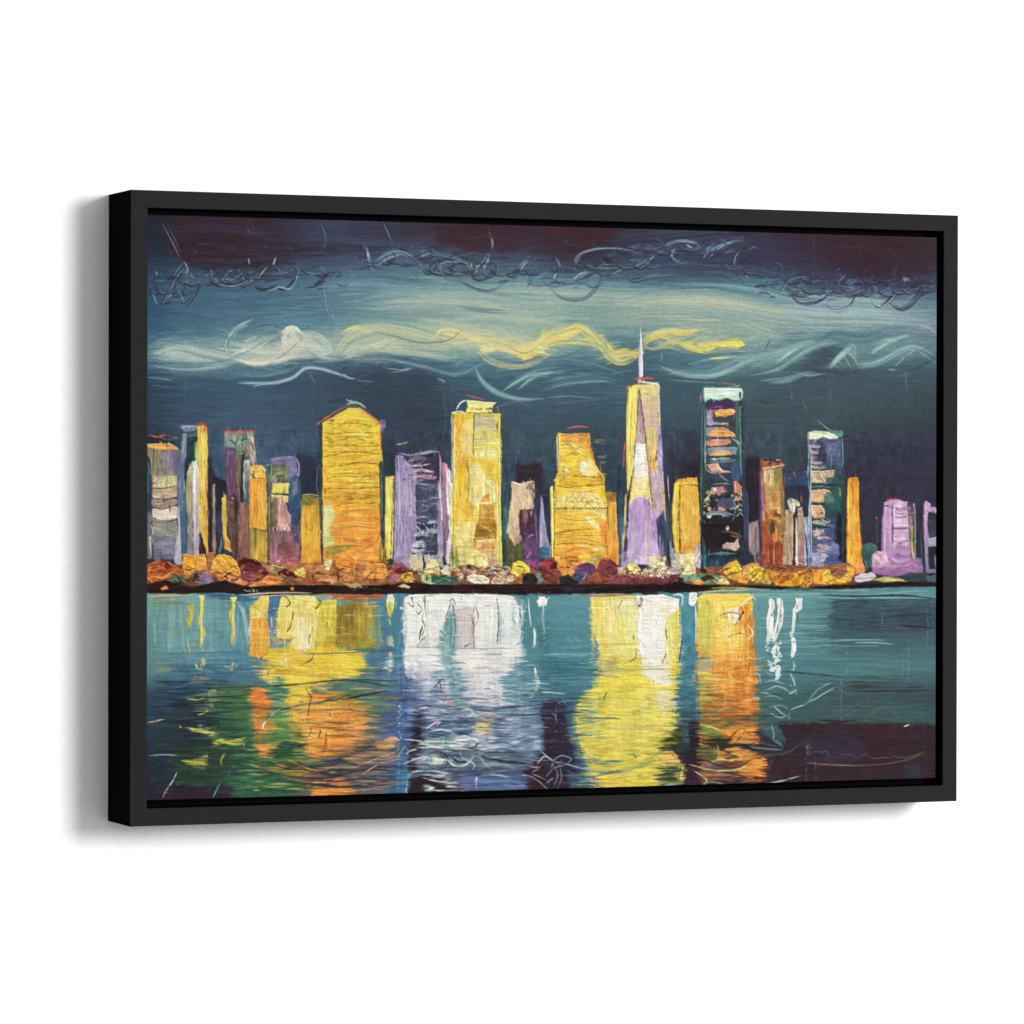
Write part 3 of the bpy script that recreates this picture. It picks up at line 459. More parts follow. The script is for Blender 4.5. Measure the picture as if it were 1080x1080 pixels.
LN("b07830","218,498 217,515 219,530 217,548 219,570","216,530 215,560","211,520 212,545",w=.6); P("5c2c30","211,560 214,568 217,590 211,584",d='v'); P("3c3434","213,570 217,580 218,590 212,585",d='v')
S_("d84c40","208,448.5 213,447.3 217,449.5 218,451",2.2,br=.1,h=1)
P("34304a 2c2c3c","219,500 224,500 224,580 220,580",d='v'); P("a08c78 8c8074 94806c","224,512 227,510 227,550 228,585 224,585",d='v'); P("3a3456 4a4474 34345a","228,540 234,537 236,560 231,576 228,570",d='v'); S_("c0b090","225,512 226,525 225,535",1)
P("6a98a0 5a8890","230,583 232,572 234,565 235,583",e=.6); P("d8b850 e0c458 e8b048","234,525 238,522 240,540 239,565 246,580 243,583 236,578 234,550",d='v',h=.8); S_("e89048","238,570 244,578 247,582",3); S_("c8c060","236,518 237,528 239,540",1.2)
# 3
P("7a9488 84988a 6c8878","236,456 262,456 261,474 252,478 244,473 237,474",d='b',n=.2,h=.9); LN("2c3834","245,466 248,468 250,462 253,458","248,468 249,474","252,466 256,464 260,463","242,464 246,467",w=.8); S_("a8bca4","250,468 254,466 258,470",2)
P("8a8468","256,470 262,470 262,482 256,480",d='v'); P("8c9a90 9aa898","261,456 268,456 267,468 262,470",d='b'); P("5c4c6c 6e5672 6c5068 70506a 64485c","238,472 248,472 250,500 252,530 240,528 238,500",d='v'); S_("8c7c94","241,475 242,480 245,476 246,480",1,br=0)
P("6c6c5c 74705c 605c50 5a5048","248,476 258,476 256,500 256,530 251,530 250,500",d='v'); P("33322f","255,480 258,476 257,510 256,530 253,528 254,505",d='v',e=1.4); S_("c49470","249,478 250,500 252,520 253,528",.9); S_("98a090","249,478 257,478",.9)
P("6a5450 6e5850 5c443c 6c5450","238,528 254,526 256,560 254,592 246,592 240,560",d='b',n=.3); P("9a7468 906c60 845c58","253,530 262,530 266,545 264,590 250,592",d='v'); S_("3a302f","245,520 249,530 248,560",3); S_("7c5450","241,530 247,545",2.5)
S_("d8b060","244,525 247,526",1.4); S_("b09070","240,528 246,532",1); S_("a87c5c","255,532 258,540 256,555",3); S_("543c3c","250,575 248,590",3)
P("b8c0a8 5a7890 3f6080","257,486 263,484 265,500 263,530 260,537 258,520",d='v'); S_("c4ccb8","258,492 257,510 259,525",1.4); S_("3c5c7c","262,500 261,520 260,534",1.6)
P("c0a898 b8a498","262,464 267,462 269,478 269,488 267,492 262,480",d='v',h=.8); S_("3a3030","263,466 266,470 268,476",1); S_("dcc8a0","263,462 266,461 266,468",2)
S_("dc5844","235,455.4 248,455.6 262,455 268,454.6",1.8,br=.1,h=1,tp=.05)
# 4 orange column
P("f0bc54 f2c460","263,493 268,490 276,491 280,496 279,504 270,505 264,499",h=.9); P("f0a040 f4a848 eca43c f0ac44","263,500 268,505 280,504 281,530 281,560 263,556 262,530",d='v',h=.7); H("e07c30",262,505,272,555,a=.5,den=.4,d='v',fx=20); H("f8c868",268,505,281,560,a=.5,den=.4,d='v',fx=20)
LN("a06020","263,498 266,503 272,505 280,504","276,494 279,500"); LN("b86820","266,506 267,530 265,555","272,508 274,530 278,555",w=.5)
P("7c7440 8c7c40 b89c48","262,557 272,560 272,585 266,592 262,592",d='v'); P("b89440 c8a448 d0a848","271,558 281,562 282,594 268,594",d='v'); S_("e8c868","281,500 282,540 281,590",1)
P("58544c 60584e 70604e","282,492 286,500 288,560 286,600 282,595",d='v'); S_("8ca0a0","278,490 283,500 284,515",1); S_("a8a870","285,510 284,540 285,580",1)
# 5 lilac block
P("7a78a4 8480a8 6c7098","285,484 311,482 314,500 315,515 286,515",n=.14); P("6c7468 747c60","287,488 302,489 303,500 287,502",e=2,d='h'); S_("9ca858","289,500 296,498 303,497",1.6); S_("d8cc68","286,508 290,502 298,500 304,503",1.6); P("5c6850","291,501 302,499 304,508 293,508",e=1,n=.3); S_("8c9c50","301,500 302,508",2)
P("2f6068","284,488 287,488 286,502 284,508",d='v'); S_("8cb060","286,488 286,498 285,508",1.2)
P("ead866 e6d468","287,510 308,510 307,521 286,520",h=.8,n=.1); LN("3f4438","288,508 298,508 308,510","285,521 296,521 307,522",w=.8); P("dcd47c c8bc80","286,522 307,523 306,530 287,530")
P("3f6486 34587c 2c5478 2f4c6c","305,505 313,500 317,510 317,560 306,560 304,530",d='b',n=.2); P("6c7090","308,510 313,505 314,520 309,525",e=1.5); P("908064 807058 6c5c4c","287,526 294,524 296,545 292,560 286,560",d='v'); P("d0a09a c8968c d4a498","294,528 299,524 303,535 306,545 307,560 304,572 298,568 293,555 292,540",e=1,w=1.6,n=.25,d='v',h=1)
SPK("ead4c8",292,552,306,570,40,.9,.8); SPK("f0e8e0",288,556,294,566,14,1,.8); S_("e8dcd4","288,560 290,557 293,558",2); P("58483c","289,556 292,556 292,561 289,560",e=.6)
P("7c6464 946c78 a4707a ac6870","284,560 316,560 316,596 300,602 284,596",d='v',e=1.4); P("60506c","306,552 316,556 316,575 310,568",d='d',e=2); P("8a5458 905a5c","294,574 300,571 306,572 309,580 307,587 301,589 295,585",e=1.2,n=.1); P("b06a6c","297,590 314,588 316,598 308,604 300,600",e=1.5)
S_("c0989a","290,566 291,590 292,598",1); S_("dcb4a0","293,590 295,598",1.6); S_("a0787c","300,570 310,565 314,560",1.4)
S_("a084c4","285,484.5 298,482.5 311,481.5",1.6,br=.2,h=1); S_("b898cc","311,482 315,490 315,500 312,508",1.8,h=1); S_("6c5c94","288,487 300,485.5 311,485",.8); S_("3c4870","312,500 317,512 317,530",1.2); S_("a0a0b8","281,492 284,489",1.6)
S_("9c9874","317,520 318,545 316,580",.8); 
# 6 gold column
P("8a8840 7c7c3c 908840","318,522 338,524 337,535 318,534",d='b',n=.24); P("e4ac40 e8b044 ecb040 e4a03c d88c40","318,533 337,533 338,560 338,600 317,600",d='v',h=.7,n=.12); P("b09040 a88840","329,526 338,528 336,555 331,550",d='v',e=2,a=.7); H("c89838",319,534,336,575,a=.4,den=.35,d='v'); S_("e8cc70","318,522 328,521.5 337,523",.8); LN("b4702c","336,560 335,590","321,545 323,560")
P("2c3c4c 34485c 2c4654","339,535 342,535 343,598 340,598",d='v',w=.4); S_("c8c098","341,550 342,575 341,596",.8); S_("7f94a0","335,455 337,465 336,470",.8); S_("6aa0a4","335,490 334,510 336,522",.7)
# 7 big gabled house
P("f0d04c eecb48 efc546 f0bc42 f1b244 f29f44 f19644 ee9440","340,446 352,439 368,430 379,430 392,439 401,446 402,470 404,500 403,560 402,600 341,600 340,520",w=.7,n=.14,h=.8)
P("f3d352","346,446 368,431 378,431 394,443 380,445",e=2,n=.1); S_("f0a860","378,431 388,438 399,446",2.4,h=.8)
for y0,c in ((452,"f4dc60"),(474,"f6d44c"),(494,"f8d848"),(508,"f6dc58"),(460,"eebc3c"),(486,"f0b43c"),(500,"f4c840"),(520,"eeb440"),(528,"f6cc54")): H(c,341,y0-4,402,y0+6,a=.7,den=.55,fx=18,fy=2)
for y0,c in ((496,"f08c34"),(478,"f0a03c"),(516,"d89834"),(546,"f4883c"),(562,"f08c48"),(555,"f6a858"),(578,"f8b458"),(588,"d88038")): H(c,352,y0-5,402,y0+6,a=.65,den=.5,fx=20,fy=2.4)
P("e4e494 dce09a c8d488","341,534 350,533 354,545 350,556 352,572 345,576 342,575",e=3,w=2.4,d='h'); P("a89048 8c8440","344,576 356,574 372,575 366,580 350,586 343,590",e=1.5,n=.3); S_("9c8444","350,581 362,576 380,576",2.4); S_("e8dcb0","344,590 347,592 348,600",3); S_("ec8c40","372,584 390,576 401,566",3)
S_("f4b45c","356,590 372,586 392,590",3); H("a06838",345,588,402,602,a=.8,den=.5,fx=8,fy=2); H("f8dc98",346,590,400,600,a=.5,den=.25,fx=8)
for p in ("342,445 350,441 356,436","344,442 350,444 355,440","346,449 352,452 360,449 366,443","358,450 362,447 366,451 370,446 374,448","341,457 350,457 362,456.5 380,456","342,461 352,462 366,460 378,461","341,469 350,471 358,469 357,466","341,482 350,480 356,480 366,477 380,477","360,473 368,470 377,471",
  "341,497 350,493 358,495","345,506 350,503 362,503 376,502","342,520 344,516 352,515 370,516 382,516","343,528 343,518","350,484 354,490 352,492","350,528 356,524 364,524","361,533 370,531 380,532 394,531","370,443 382,444 398,444","372,461 385,462 399,459","371,469 384,467 400,468","370,477 384,476 398,475","370,486 378,486 384,489",
  "371,489 386,486 400,485","375,498 388,499 398,498","371,515 384,514 399,513","370,522 384,520 398,524","372,452 380,450 390,451 397,450","382,492 390,489 398,486","384,502 392,500 400,499","352,508 362,508 372,510","365,447 371,444 378,446 385,447","342,465 352,467"): LN("8c6424",p,w=.55,a=.8)
for i in range(26):
    x=rng.uniform(356,400); y=[450,488,497,503][i%4]+rng.uniform(-2,2); LN("96702c",[(x,y),(x+rng.uniform(-1,2.5),y+rng.uniform(1,3.5)),(x+rng.uniform(1,3),y+rng.uniform(-1,2))],w=.35,a=.65)
H("8c6a28",358,520,402,530,a=.7,den=.4,fx=14,fy=1.6); SPK("7c5c28",344,446,400,510,60,.5,.6); S_("7c4c30","347,443 351,444 352,442",1.5)
S_("9cccb0","365,427 372,424.5 380,426 386,431",2.4,h=1); S_("8c5c44","366,430 373,428 380,430",1.2); S_("c4643c","334,447 345,440 360,431 368,428.5",1.6,br=.1,h=1); S_("b46440","378,429 388,436 400,445",1.3,h=1); S_("dcae90","334,448 337,446",1.6); S_("9cc0cc","365,421 369,423 372,422",.9)
P("6a5a94 8470a8 7c74a0","401,443 406,443 407,449 404,457 402,455 400,448",e=.8); S_("d86c2c","396,448 400,446",2); S_("e07838","400,452 401,462 402,478 404,490",2); LN("4c4c50","402,446 402,470 404,490")
P("3c5054 405850 34484c","400,486 404,486 406,510 406,560 403,575 401,560",d='v',h=.8); S_("7c9890","402,495 403,530 402,560",.6); P("8c7c40 907c3c 6c5834","401,570 406,566 410,590 412,600 400,602",d='v'); S_("d8c850","402,572 403,585 401,595",1.2); S_("f0d060","398,575 401,570 401,565",1.2)
# 8
P("f2de66 f0d860 ecd468","406,502 416,502 415,540 414,589 408,590 406,560",d='v',w=.6,h=.7); LN("6c5c30","415,503 414,530 413,560 412,585",w=.8); SPK("4c4c40",406,500,416,504,8,.8); S_("f8f0a0","411,505 410,540 411,580",2)
S_("7c8490","417,494 418,500 416,506",1.6); S_("c8a83c","417,469 424,468 431,466",1,br=.2); L("4f6068","409,480 410,500",.4)
# 9 lilac tower
P("3b3c54 44405c","420,477 464,476 466,515 420,512",n=.12); P("9488b8 9c8cb4 a08cb4 9484b0 9c90bc","417,480 424,480 440,500 438,530 440,560 432,600 415,600 416,540",d='v',n=.14)
P("a794bc ac98c0","424,508 438,510 438,545 426,545",e=2,d='v'); P("424860 454a66 484e72 4c5478","438,510 464,508 464,552 441,552",e=1.4,n=.12); H("5c6488",440,505,464,552,a=.4,den=.4,fx=14)
for c,p,w in (("b0acb8","420,477.5 432,480 444,478 455,476 464,477",2.4),("c8c4c8","440,480 450,478 462,476",1.6),("8c8498","430,487 440,483 450,484",4),("d8a8bc","426,489 436,491 447,487",1.6),("ead0d8","432,492 444,491 455,489",1.2),("a888a8","424,494 436,496 446,494",3),("c4a8bc","430,499 442,496 456,498",2.6),("e8c8c8","444,495 452,497 459,498",1.3),("9c7c9c","424,502 436,500 444,503",2),
 ("d8a4b8","434,504 446,502 460,503",2.6),("f0d0d4","446,504 456,505 461,503",1.2),("8c90a8","426,507 440,507 448,506",2.4),("b8b0c0","436,509 448,511 457,511",1.8),("e08ca8","452,514 457,513 460,511",1.6),("6c6880","440,513 452,516 462,513",2.6)): S_(c,p,w,a=.9,br=.4,h=.9)
LN("2a2a3c","428,496 432,494","430,502 434,501","425,506 432,505",w=.8)
for c,p,w in (("c4c8d8","452,526 458,525 463,525",.9),("b0b4c8","442,531 452,534 462,530",1),("9ca0bc","436,528 446,529 455,526",1),("dcd8e0","455,530 462,532 464,526",.8),("8088ac","440,540 452,538",1.2),("c4c4d4","438,546 446,545 452,546",1.6),("a4a4c4","438,551 448,553",2),("d8d8e4","446,552 454,560 460,552",1.6),("e0dce4","438,554 446,562 452,568",1.4),
 ("c8ccd8","450,552 458,550 464,552",3),("b8bcc8","440,562 452,560 466,556",4),("dce0dc","436,565 446,563 454,566",4),("c4ccd0","452,562 462,560 467,558",4),("9aa4b4","438,572 450,570 462,572",3),("e8ece4","434,576 444,574 452,577",6),("d0d8d8","434,580 442,582 450,580",5)): S_(c,p,w,a=.85,br=.5,h=1)
P("404860 485470","444,566 462,566 462,570 448,571",e=1.4); P("3c4658 444c60 3c4854","450,573 462,568 463,580 458,584 448,582",e=2,w=1.6,d='d'); S_("88909c","452,576 460,572",.8); S_("a8acb8","450,582 458,581",.8)
P("d0c49c dccb94 d8c890","429,585 446,584 446,602 440,604 432,598",d='v',e=1); P("bcb0b8 c0b4b4","446,585 466,585 468,598 450,600",e=1.4); H("a4a4bc",428,582,447,604,a=.4,den=.4,d='v'); L("4c5468","432,584 440,583 450,584",.5)
for p in ("421,510 420,540 424,560 418,590","424,520 422,545 428,570 424,585","426,548 430,560 433,580","417,530 416,560 415,595","420,560 421,580","428,535 434,540"): S_("c8bcd8",p,1,a=.8)
for p in ("422,540 426,560 424,583","419,520 418,540","430,565 431,590"): S_("6c6090",p,.9,a=.7)
S_("a8a4cc","419,478 421,490 420,505 418,520",2.4); S_("c0b4d4","417,520 417,560 415,598",1.2); P("9c90b0 9484a8 a898b8","462,510 467,520 468,585 462,590 461,560",d='v',e=1); S_("dcd4e0","464,502 463,515 466,540 465,560",1.2); S_("dc88b0","463,477 465,488 466,500",1.6); LN("30384c","419,478 419,500")
# 10 slab
P("c08ca0 94708c 8a6c84 8c7084","465,488 472,490 472,520 473,560 474,590 469,590 468,540",d='v'); P("eae0e4 f0e8ec e8e0e8 dcd4dc","470,493 475,496 477,540 477,570 472,597 470,592 471,575 474,560 470,520",d='v',h=1); S_("e090a4","466,487 471,492 469,505 468,512",1.6,h=.8); S_("d87c94","469,495 470,505 469,515",1.4); S_("b898b0","467,500 467,530 469,560",1); S_("e8dcdc","476,495 476.5,470 475,450",.5,a=.5)
# 11 yellow twin tower
P("f2c84c eed068 f0cf60 f2d05c eed474 ecd982","477,435 528,436 529,480 528,530 530,598 478,600 475,560 476,500",w=.7,n=.12,h=.8)
P("f2c048 f0bc48 f0b440 e8a83c","478,436 490,436 488,455 484,480 490,484 494,490 492,500 480,495 477,470",d='v',e=1.4); P("f4d878 f2d890 eed080","489,446 499,440 499,480 488,478",d='v',e=2); P("b4b48c bcb894 c4bc8c","500,437 520,438 523,446 521,452 500,452",e=1,n=.12); P("e0d890 d8cc6c e4dc98 dcd058 ece098 ead88c","499,452 524,452 526,484 500,482 498,478",n=.16,e=1)
S_("f4e070","521,440 526,438 526,460 525,470",2.4); P("8c8860","523,448 526,444 526,454 524,452",e=.6); S_("f0c040","494,484 506,485 518,487 527,486",3.4,h=.8); P("f0c84c ecc048","500,485 526,488 528,508 518,506 510,498 502,492",e=2,w=2,d='d'); P("f6e8a0 f2e290 f4e49c","494,492 504,490 512,500 520,508 526,515 524,530 504,535 494,530 492,510",e=2,d='v'); P("f4c840 f2c444 eec648","480,494 492,494 494,510 492,530 496,545 488,552 481,548 479,520",d='v',e=1.5)
P("f0c04c","494,520 498,540 492,552 480,545 482,530",e=2,a=.8); P("e8a040","510,523 516,519 517,528 506,530",e=1.4); P("f2e08c ecdc88","480,552 500,550 502,570 498,598 480,600",e=2,d='h'); P("d4a050 cc9c48 c49444 b08034 a87c34 b88840","507,531 521,531 524,560 524,568 500,570 503,552 506,545",n=.16,h=.8); S_("8c6424","503,558 512,561 523,560",1.2); S_("e8c87c","504,553 512,556 520,562",1); LN("a4782c","510,538 513,536 512,541","507,546 514,548")
P("dca060 d89858 e0a868","498,571 522,572 522,584 512,584 500,582",e=1,n=.2); S_("f4e4b8","500,571 508,571 522,571.5",1.6,h=1); SPK("f0dca8",498,572,508,582,16,.9); S_("b46c30","499,568 503,574",1); P("f0e090 ece08c","484,584 502,580 512,586 516,596 510,602 484,600",e=1.4,w=2); P("d8b094 d0a488 c8a08c","514,584 524,584 526,598 516,600",d='v',e=1)
P("a4a470 98a468","474,580 482,575 485,590 484,602 474,602",e=1,d='v'); S_("e8dc60","479,500 478,550 480,600",1.4); P("c8c068","526,545 529,550 530,598 526,598",d='v'); S_("f0e468","527,436 527,480 526,520 528,560 529,597",1.2,tp=.05); S_("e0a040","526,505 526,525",1.4); S_("f8ecc0","522,505 524,530 526,560",1.4)
for p in ("479,438 478,450 477,470","480,445 483,455 479,465","478,480 480,492 481,495","488,480 492,488 494,500 493,520","496,482 500,483","499,438 499,460 498,480","524,436 526,444 524,452 526,465","522,508 523,525 521,535","480,538 481,550 482,562","492,550 500,548","482,555 484,552","486,492 495,493 503,492","497,530 498,545 496,560 497,580","484,516 486,525","506,545 505,555 500,565","482,535 490,540 494,545"): LN("8c6c34",p,w=.5,a=.75)
S_("f4ece0","476,437 477,450 477,480 477,520",1,tp=.05,br=.2); S_("e8e0c8","475,436 484,434 492,436",1.4)
P("f4ec94 f2ea90 ece488","492,422 508,423.5 524,424.5 520,428 519,435 508,436 491,435 493,428",h=1,n=.06); LN("5c5430","498,432 502,431.5 506,432.5 508,431","513,432 518,431 519,433","494,435.5 506,436 519,435.5",w=.8); S_("eef0ec","481,433 484,427 488,423.5 493,422",1.4,br=0,h=1); S_("d86040","491,416.5 500,419 512,421.5",1.3,br=.2)
S_("b8ac4c","525,428 525.5,436",.9)
P("2f5a62 30646c 2f5c60","529,508 536,510 536,550 535,598 530,598",d='v',w=.6); P("2c4c50","530,570 540,570 541,600 530,600",d='v'); S_("5c9088","533,530 534,580",.7)
# 12 beige slab
P("d8bc98 dcc09c d4b890 d0b494 c4a888","539,508 547,510 557,508 563,507 564,520 562,538 549,539 549,560 547,570 543,577 537,568 534,560 537,540 539,525",d='v',n=.1,h=.9); S_("f0e0c8","540,508 550,511 558,510",1.4); SPK("3c3430",556,509,564,516,12,.9); S_("4c4038","557,512 561,515 563,520",1.4); S_("988068","561,518 562,530 560,536",2); LN("a08464","543,520 550,535 546,545","551,515 555,525","540,560 546,558 549,562","536,556 542,550")
P("a09080","544,568 550,562 551,572 546,576",e=1.4); P("5c5a3c 60603f 545038","534,566 540,570 543,577 548,572 552,568 552,600 534,600",e=1,d='b',n=.3); P("6c6c40","545,588 552,585 552,600 546,600",e=2)
P("4a3040 543850 60406c 6a4870 6c4a74 6a4a70","548,538 563,538 565,560 568,580 568,605 553,603 551,570 548,556",d='b',n=.2); P("4c2c38","548,538 563,540 562,552 554,556 548,554",e=2); P("9c7c90","558,540 562,539 561,545",e=.8); S_("b498b8","557,567 561,564 564,565",1.2); S_("c8a0b4","554,590 558,585 560,582",1); LN("2a1c24","548,539 556,538 563,538",w=.9); S_("8c6890","563,540 565,555 567,575",1); S_("7c5c80","553,570 558,568",.8); S_("3c2838","548,548 550,560 553,575",1.2)
LN("8a9c94","564,505 563,520","537,484 537,510","545,482 544,490",w=.4)
# 13 spire
P("9c94bc a49cc4 9c90b8 988cb4","570.3,524 571.8,524 574,545 577,566 580,576 580,585 568.5,585 569,550",d='v',w=.4,h=.8); P("3c6c88 34688c 3c7088","569,578 572,576 580,578 581,588 569,590",e=.8); S_("bcb0cc","581,575 580,590",.9); S_("8c4450","568,522.6 573,522 579,522.4",1.2,br=.2); S_("5c4c70","562,520 565,545 568,570",1.4); P("34385a","576,530 583,525 583,580 580,570",d='v')
# 14 stepped yellow
P("f2c048 f4cc4c f2c848 f4c848 f2c450 f2c048 f0ac44 e89440","588,456.5 600,458 622,457 623,470 625,480 628,490 633,498 638,503 638,518 641,530 641,560 640,602 584,602 584,520 586,505 588,498",w=.7,n=.14,h=.8)
P("f09c48 f2a850 ee9440","591,458 621,457 622,468 618,472 604,467 592,466",e=1.4,n=.16); S_("f4c068","592,461 604,462 616,461",2); P("f4d04c f2c848","592,470 612,468 622,476 620,490 592,494",e=2); S_("f8e48c","594,470 606,470 616,474 621,478",3); S_("d87c30","622,470 625,482 628,488",2.4); P("f6e098 f0dc90","614,487 622,484 630,497 632,502 612,503",e=1.6)
P("f8f2d8 faf6e4","612,487 618,487 617,494 614,498 610,497",h=1,e=.7); S_("f4e890","589,494 594,490 600,494",3); P("f2f0c8","595,494 600,495 600,501 596,500",h=1); S_("f4e0a8","588,458 588.5,475 588.5,495",2.6,tp=.1); P("e8b840","589,504 636,503 637,510 620,513 589,510",e=1.5); P("f4dc8c ecd880 e8dc94","584,524 600,520 615,518 630,522 640,532 640,547 620,540 600,536 584,537",e=2.4,w=2,n=.2)
P("f08840","632,550 640,548 640,575 634,570",e=2,d='v'); S_("f8f0b8","616,544 626,552 634,560",5,br=.8); SPK("c87830",612,540,640,560,20,.7); S_("f6ecac","612,575 624,580 636,578",4); S_("d88038","596,582 614,578 630,584",4); S_("f8d858","604,590 618,586 636,584",3); P("c47438 d88444","590,588 610,586 610,598 592,600",e=1.6,n=.4); S_("a05828","592,588 604,592 612,590",1.4); P("c8a860","620,588 636,584 632,594 618,598",e=1.6)
for p in ("592,470 600,469 606,474 613,472 620,477","596,482 602,479 609,480","591,486 606,487 620,486","588,502 596,500 604,502 612,501 618,502 628,503","590,508 600,512 612,513 624,512 634,511","590,503 592,508","602,508 607,511","586,537 600,537 615,536 640,536","585,563 596,560 606,559 612,560 622,558","586,564 604,564 620,565 640,565","588,574 600,574 614,573 630,574 640,577","632,508 636,504","634,497 638,505","588,492 594,492 600,496","585,515 586,530 584,550","640,535 640,555 639,580","596,532 598,526 596,522","604,533 606,524 609,532","614,526 618,522","586,585 600,588 612,584","596,534 600,530"): LN("7c5420",p,w=.6,a=.8)
SPK("6c4c24",592,520,640,536,26,.7,.8); DOT("e06038",620.6,531,1); DOT("6c5420",623.5,528,.9)
P("f6ec84 f4e878 f2e47c","580,515 583,512 584,540 584,590 582,593 581,560",d='v',w=.4,h=1); LN("5c4420","583.8,500 584,530 584.5,560 584,590",w=.8); S_("f4e070","584,508 587,504 588,500",1.6)
S_("d86450","597,453.5 602,451 612,450 621,451",1.5,br=.2,h=.8); S_("c87048","633,489 634,500 634,506",1); S_("e05038","632.5,500 633.5,504",1.8,br=0)
# 15
P("a88438 9c7c38 b88c3c","637,519 650,519 650,533 641,532",d='b',n=.25); P("e8ac44 ecb04c e89c44 e49440","641,530 650,530 652,570 653,596 641,598",d='v',n=.16); H("d8742c",643,555,653,597,a=.5,den=.4,d='v'); S_("7c5028","641,530 641,545 642,560",1); 
P("1f3c50 2c4c60 346478 3c5c7c","651,490 656,490 657,545 656,600 653,598 652,540",d='v',w=.6); P("8c6c9c a49cbc","654,585 662,580 662,598 655,600",e=1.5); S_("8898c0","656,560 657,580 656,595",1.6)
# 16 tall tower
P("e0cc90 d8bc90 d0b0a0 d4b890 dcc080 dcae78 d0a898 c4acb8 c4acbc b8a4b4","674,406 694,405 696,440 698,480 701,520 703,560 700,600 688,600 684,520",d='h',w=.6,n=.14,h=.7)
P("fbea74 fae870 f8e070 f2d468","663,410 668,406 674,406 672,430 669,470 668,490 664,512 661,525 661,460",d='v',w=.5,h=.9,n=.06)
P("9c88a8 a48cac b49ca8 b8a4a8","673,416 674.5,414 678,440 681,467 669,469 671,450",d='v',w=.4); S_("d8c4b0","673,455 676,462 672,468",2); P("ecd87c e8d88c","676,408 692,407 695,412 690,418 678,420",e=2); S_("b0b088","678,414 686,417 692,422",1.4); P("e4c87c dcc078","681,450 690,452 692,470 688,490 684,488",e=2); P("e8b46c e0a868","684,478 692,476 690,496 685,497",e=1.6)
P("f8f4ea faf6ee f6f0e4","669.5,468 680.5,468 682,480 685,503 668,504 667,486",w=.5,h=1,n=.04); P("f6e4a8 f2dc88 f4e094","668,503 685,502 688,520 689,532 663,534 665,515",e=1.6,w=1); LN("4c4440","674,492 678,488","670,493 672,491",w=.5); P("a08cc8 a898cc ac94c4","695,445 697,452 699,480 699,520 695,500 693,478",d='v',w=.6); P("c8b0bc c0a8b4 c4b0bc","686,497 693,496 698,510 699,548 693,545 688,520",e=1.4,d='v')
P("c0a0cc b898c8 b494c4 b49cc4 bca8cc b0a0b8","664,532 672,524 680,523 686,530 687,560 686,596 662,596 661,560",e=1.6,w=1.4,d='v',n=.1); H("dcc8e0",663,555,684,590,a=.5,den=.4,d='v',fx=14,fy=1.4); H("9c80b0",662,530,686,596,a=.35,den=.3,d='v'); P("a484c8 a888cc b494cc c0a4d0","685,540 691,538 694,560 697,585 684,586",d='h',e=1); P("ccc0a0 d4c8a4 c8bc9c","684,586 702,586 704,600 684,600",e=1.4)
P("404874 3c466c 424a6c 4c5880","692,548 700,538 703,560 704,585 698,588 694,575",d='d',n=.16,w=.6,h=.7); S_("e87848","701,539 703,550 703.5,563",1.3,br=0,h=1); P("34505c 3c5860 2f4a54","702,530 709,530 709,580 705,590 703,565",d='v'); S_("3c3830","705,570 705,590 704,598",1.6); S_("8ca8bc","707,570 708,590",2); S_("b0a8cc","704,500 706,530",1)
for p,w in (("661,412 661,440 660,465 661,495",.9),("673,410 672,440 670,470 669,480",.8),("675,420 678,440 681,470 683,490 685,510 688,530",.8),("668,480 667,500 663,520 661,545",.6),("661,520 660,560 659,595",.6),("693,475 692,480 692,485",1),("663,410 668,406 675,404",.8),("688,532 690,545 695,552",.6),("684,522 690,535",.5),("696,410 697,440",.6)): LN("6c4c44",p,w=w)
S_("d8b070","688,530 686,550 684,575 683,595",1.8,br=.2); S_("e8c878","660,520 659,550 657,580",2,tp=.1); S_("d86040","659,466 658,480 657.5,495",1.2); S_("c45040","661,400 661,412",.6,a=.7); S_("7c5c50","661,410 667,406 674,404",1.4); S_("f4ead0","675,403 685,404 694,406 695,414",2,h=1,br=.2); S_("b4b8a0","690,405 693,409",1.6); S_("e88c50","661,410 664,408",2,br=0)
SPK("7c5c9c",680,526,686,534,8,.8); SPK("f0e0c0",672,401,680,404,8,.9)
P("f2eeee ece4ec d4c4dc e8e0ec f4eef4","675.4,343 676,352 677,370 678,385 678,396 677,398 674,398 673.4,385 673.6,370 675,355",w=.25,e=.5,h=1.2,d='v',n=.06); S_("e0503c","667,399.2 676,399.5 684,399 690,399.6",1.8,br=0,h=1)
LN("6c94a0","711,440 712,480 713,510","716,480 715,500",w=.4,a=.5)
# 17 gold block
P("eeb84c e8ac48 f0bc54","714,505 722,504 735,503 736,511 720,512 712,511",e=.8,d='b',n=.2); P("f6cc4c f4c848 f4c848 f2bc48","711,510 717,508 717,540 716,583 712,583 709,560 709,530",d='v',w=.6,h=.8); P("edb54c f0b850 f0b654 ecb050 f0b85c e49c48","717,511 736,513 738,540 739,570 734,584 717,584",d='v',w=.6,n=.08,h=.7); LN("3c3428","716.5,512 717,530 715,545 717,560 717,583","714,506 720,504 724,505",w=.8); S_("8c8c60","717,512 726,511 735,513",1); S_("9c8c60","716,545 717,565",1.2); S_("443434","716,503 724,502 730,502.5",1.6); S_("d89848","737,560 737,575",2)
P("e4d49c ead8a0 dcd08c","717,584 734,583 734,604 716,600",e=1.4); P("c8bc9c a8b0a8","708,584 717,582 718,605 707,604",e=1.4); P("a8acc4 b8b8d0 9c9cb8","733,578 740,572 741,602 734,598",e=1,d='v'); P("86a8c0","707,580 711,578 711,590 707,590",e=1); LN("8c6440","712,590 720,598","718,604 724,598 732,596")
S_("d4584c","739,577 736,584 733,592 736,600 742,604",1.3,br=0); S_("f4ecf0","738,582 734,590 735,598",1.4); S_("3c2838","735,600 740,606 744,606",3)
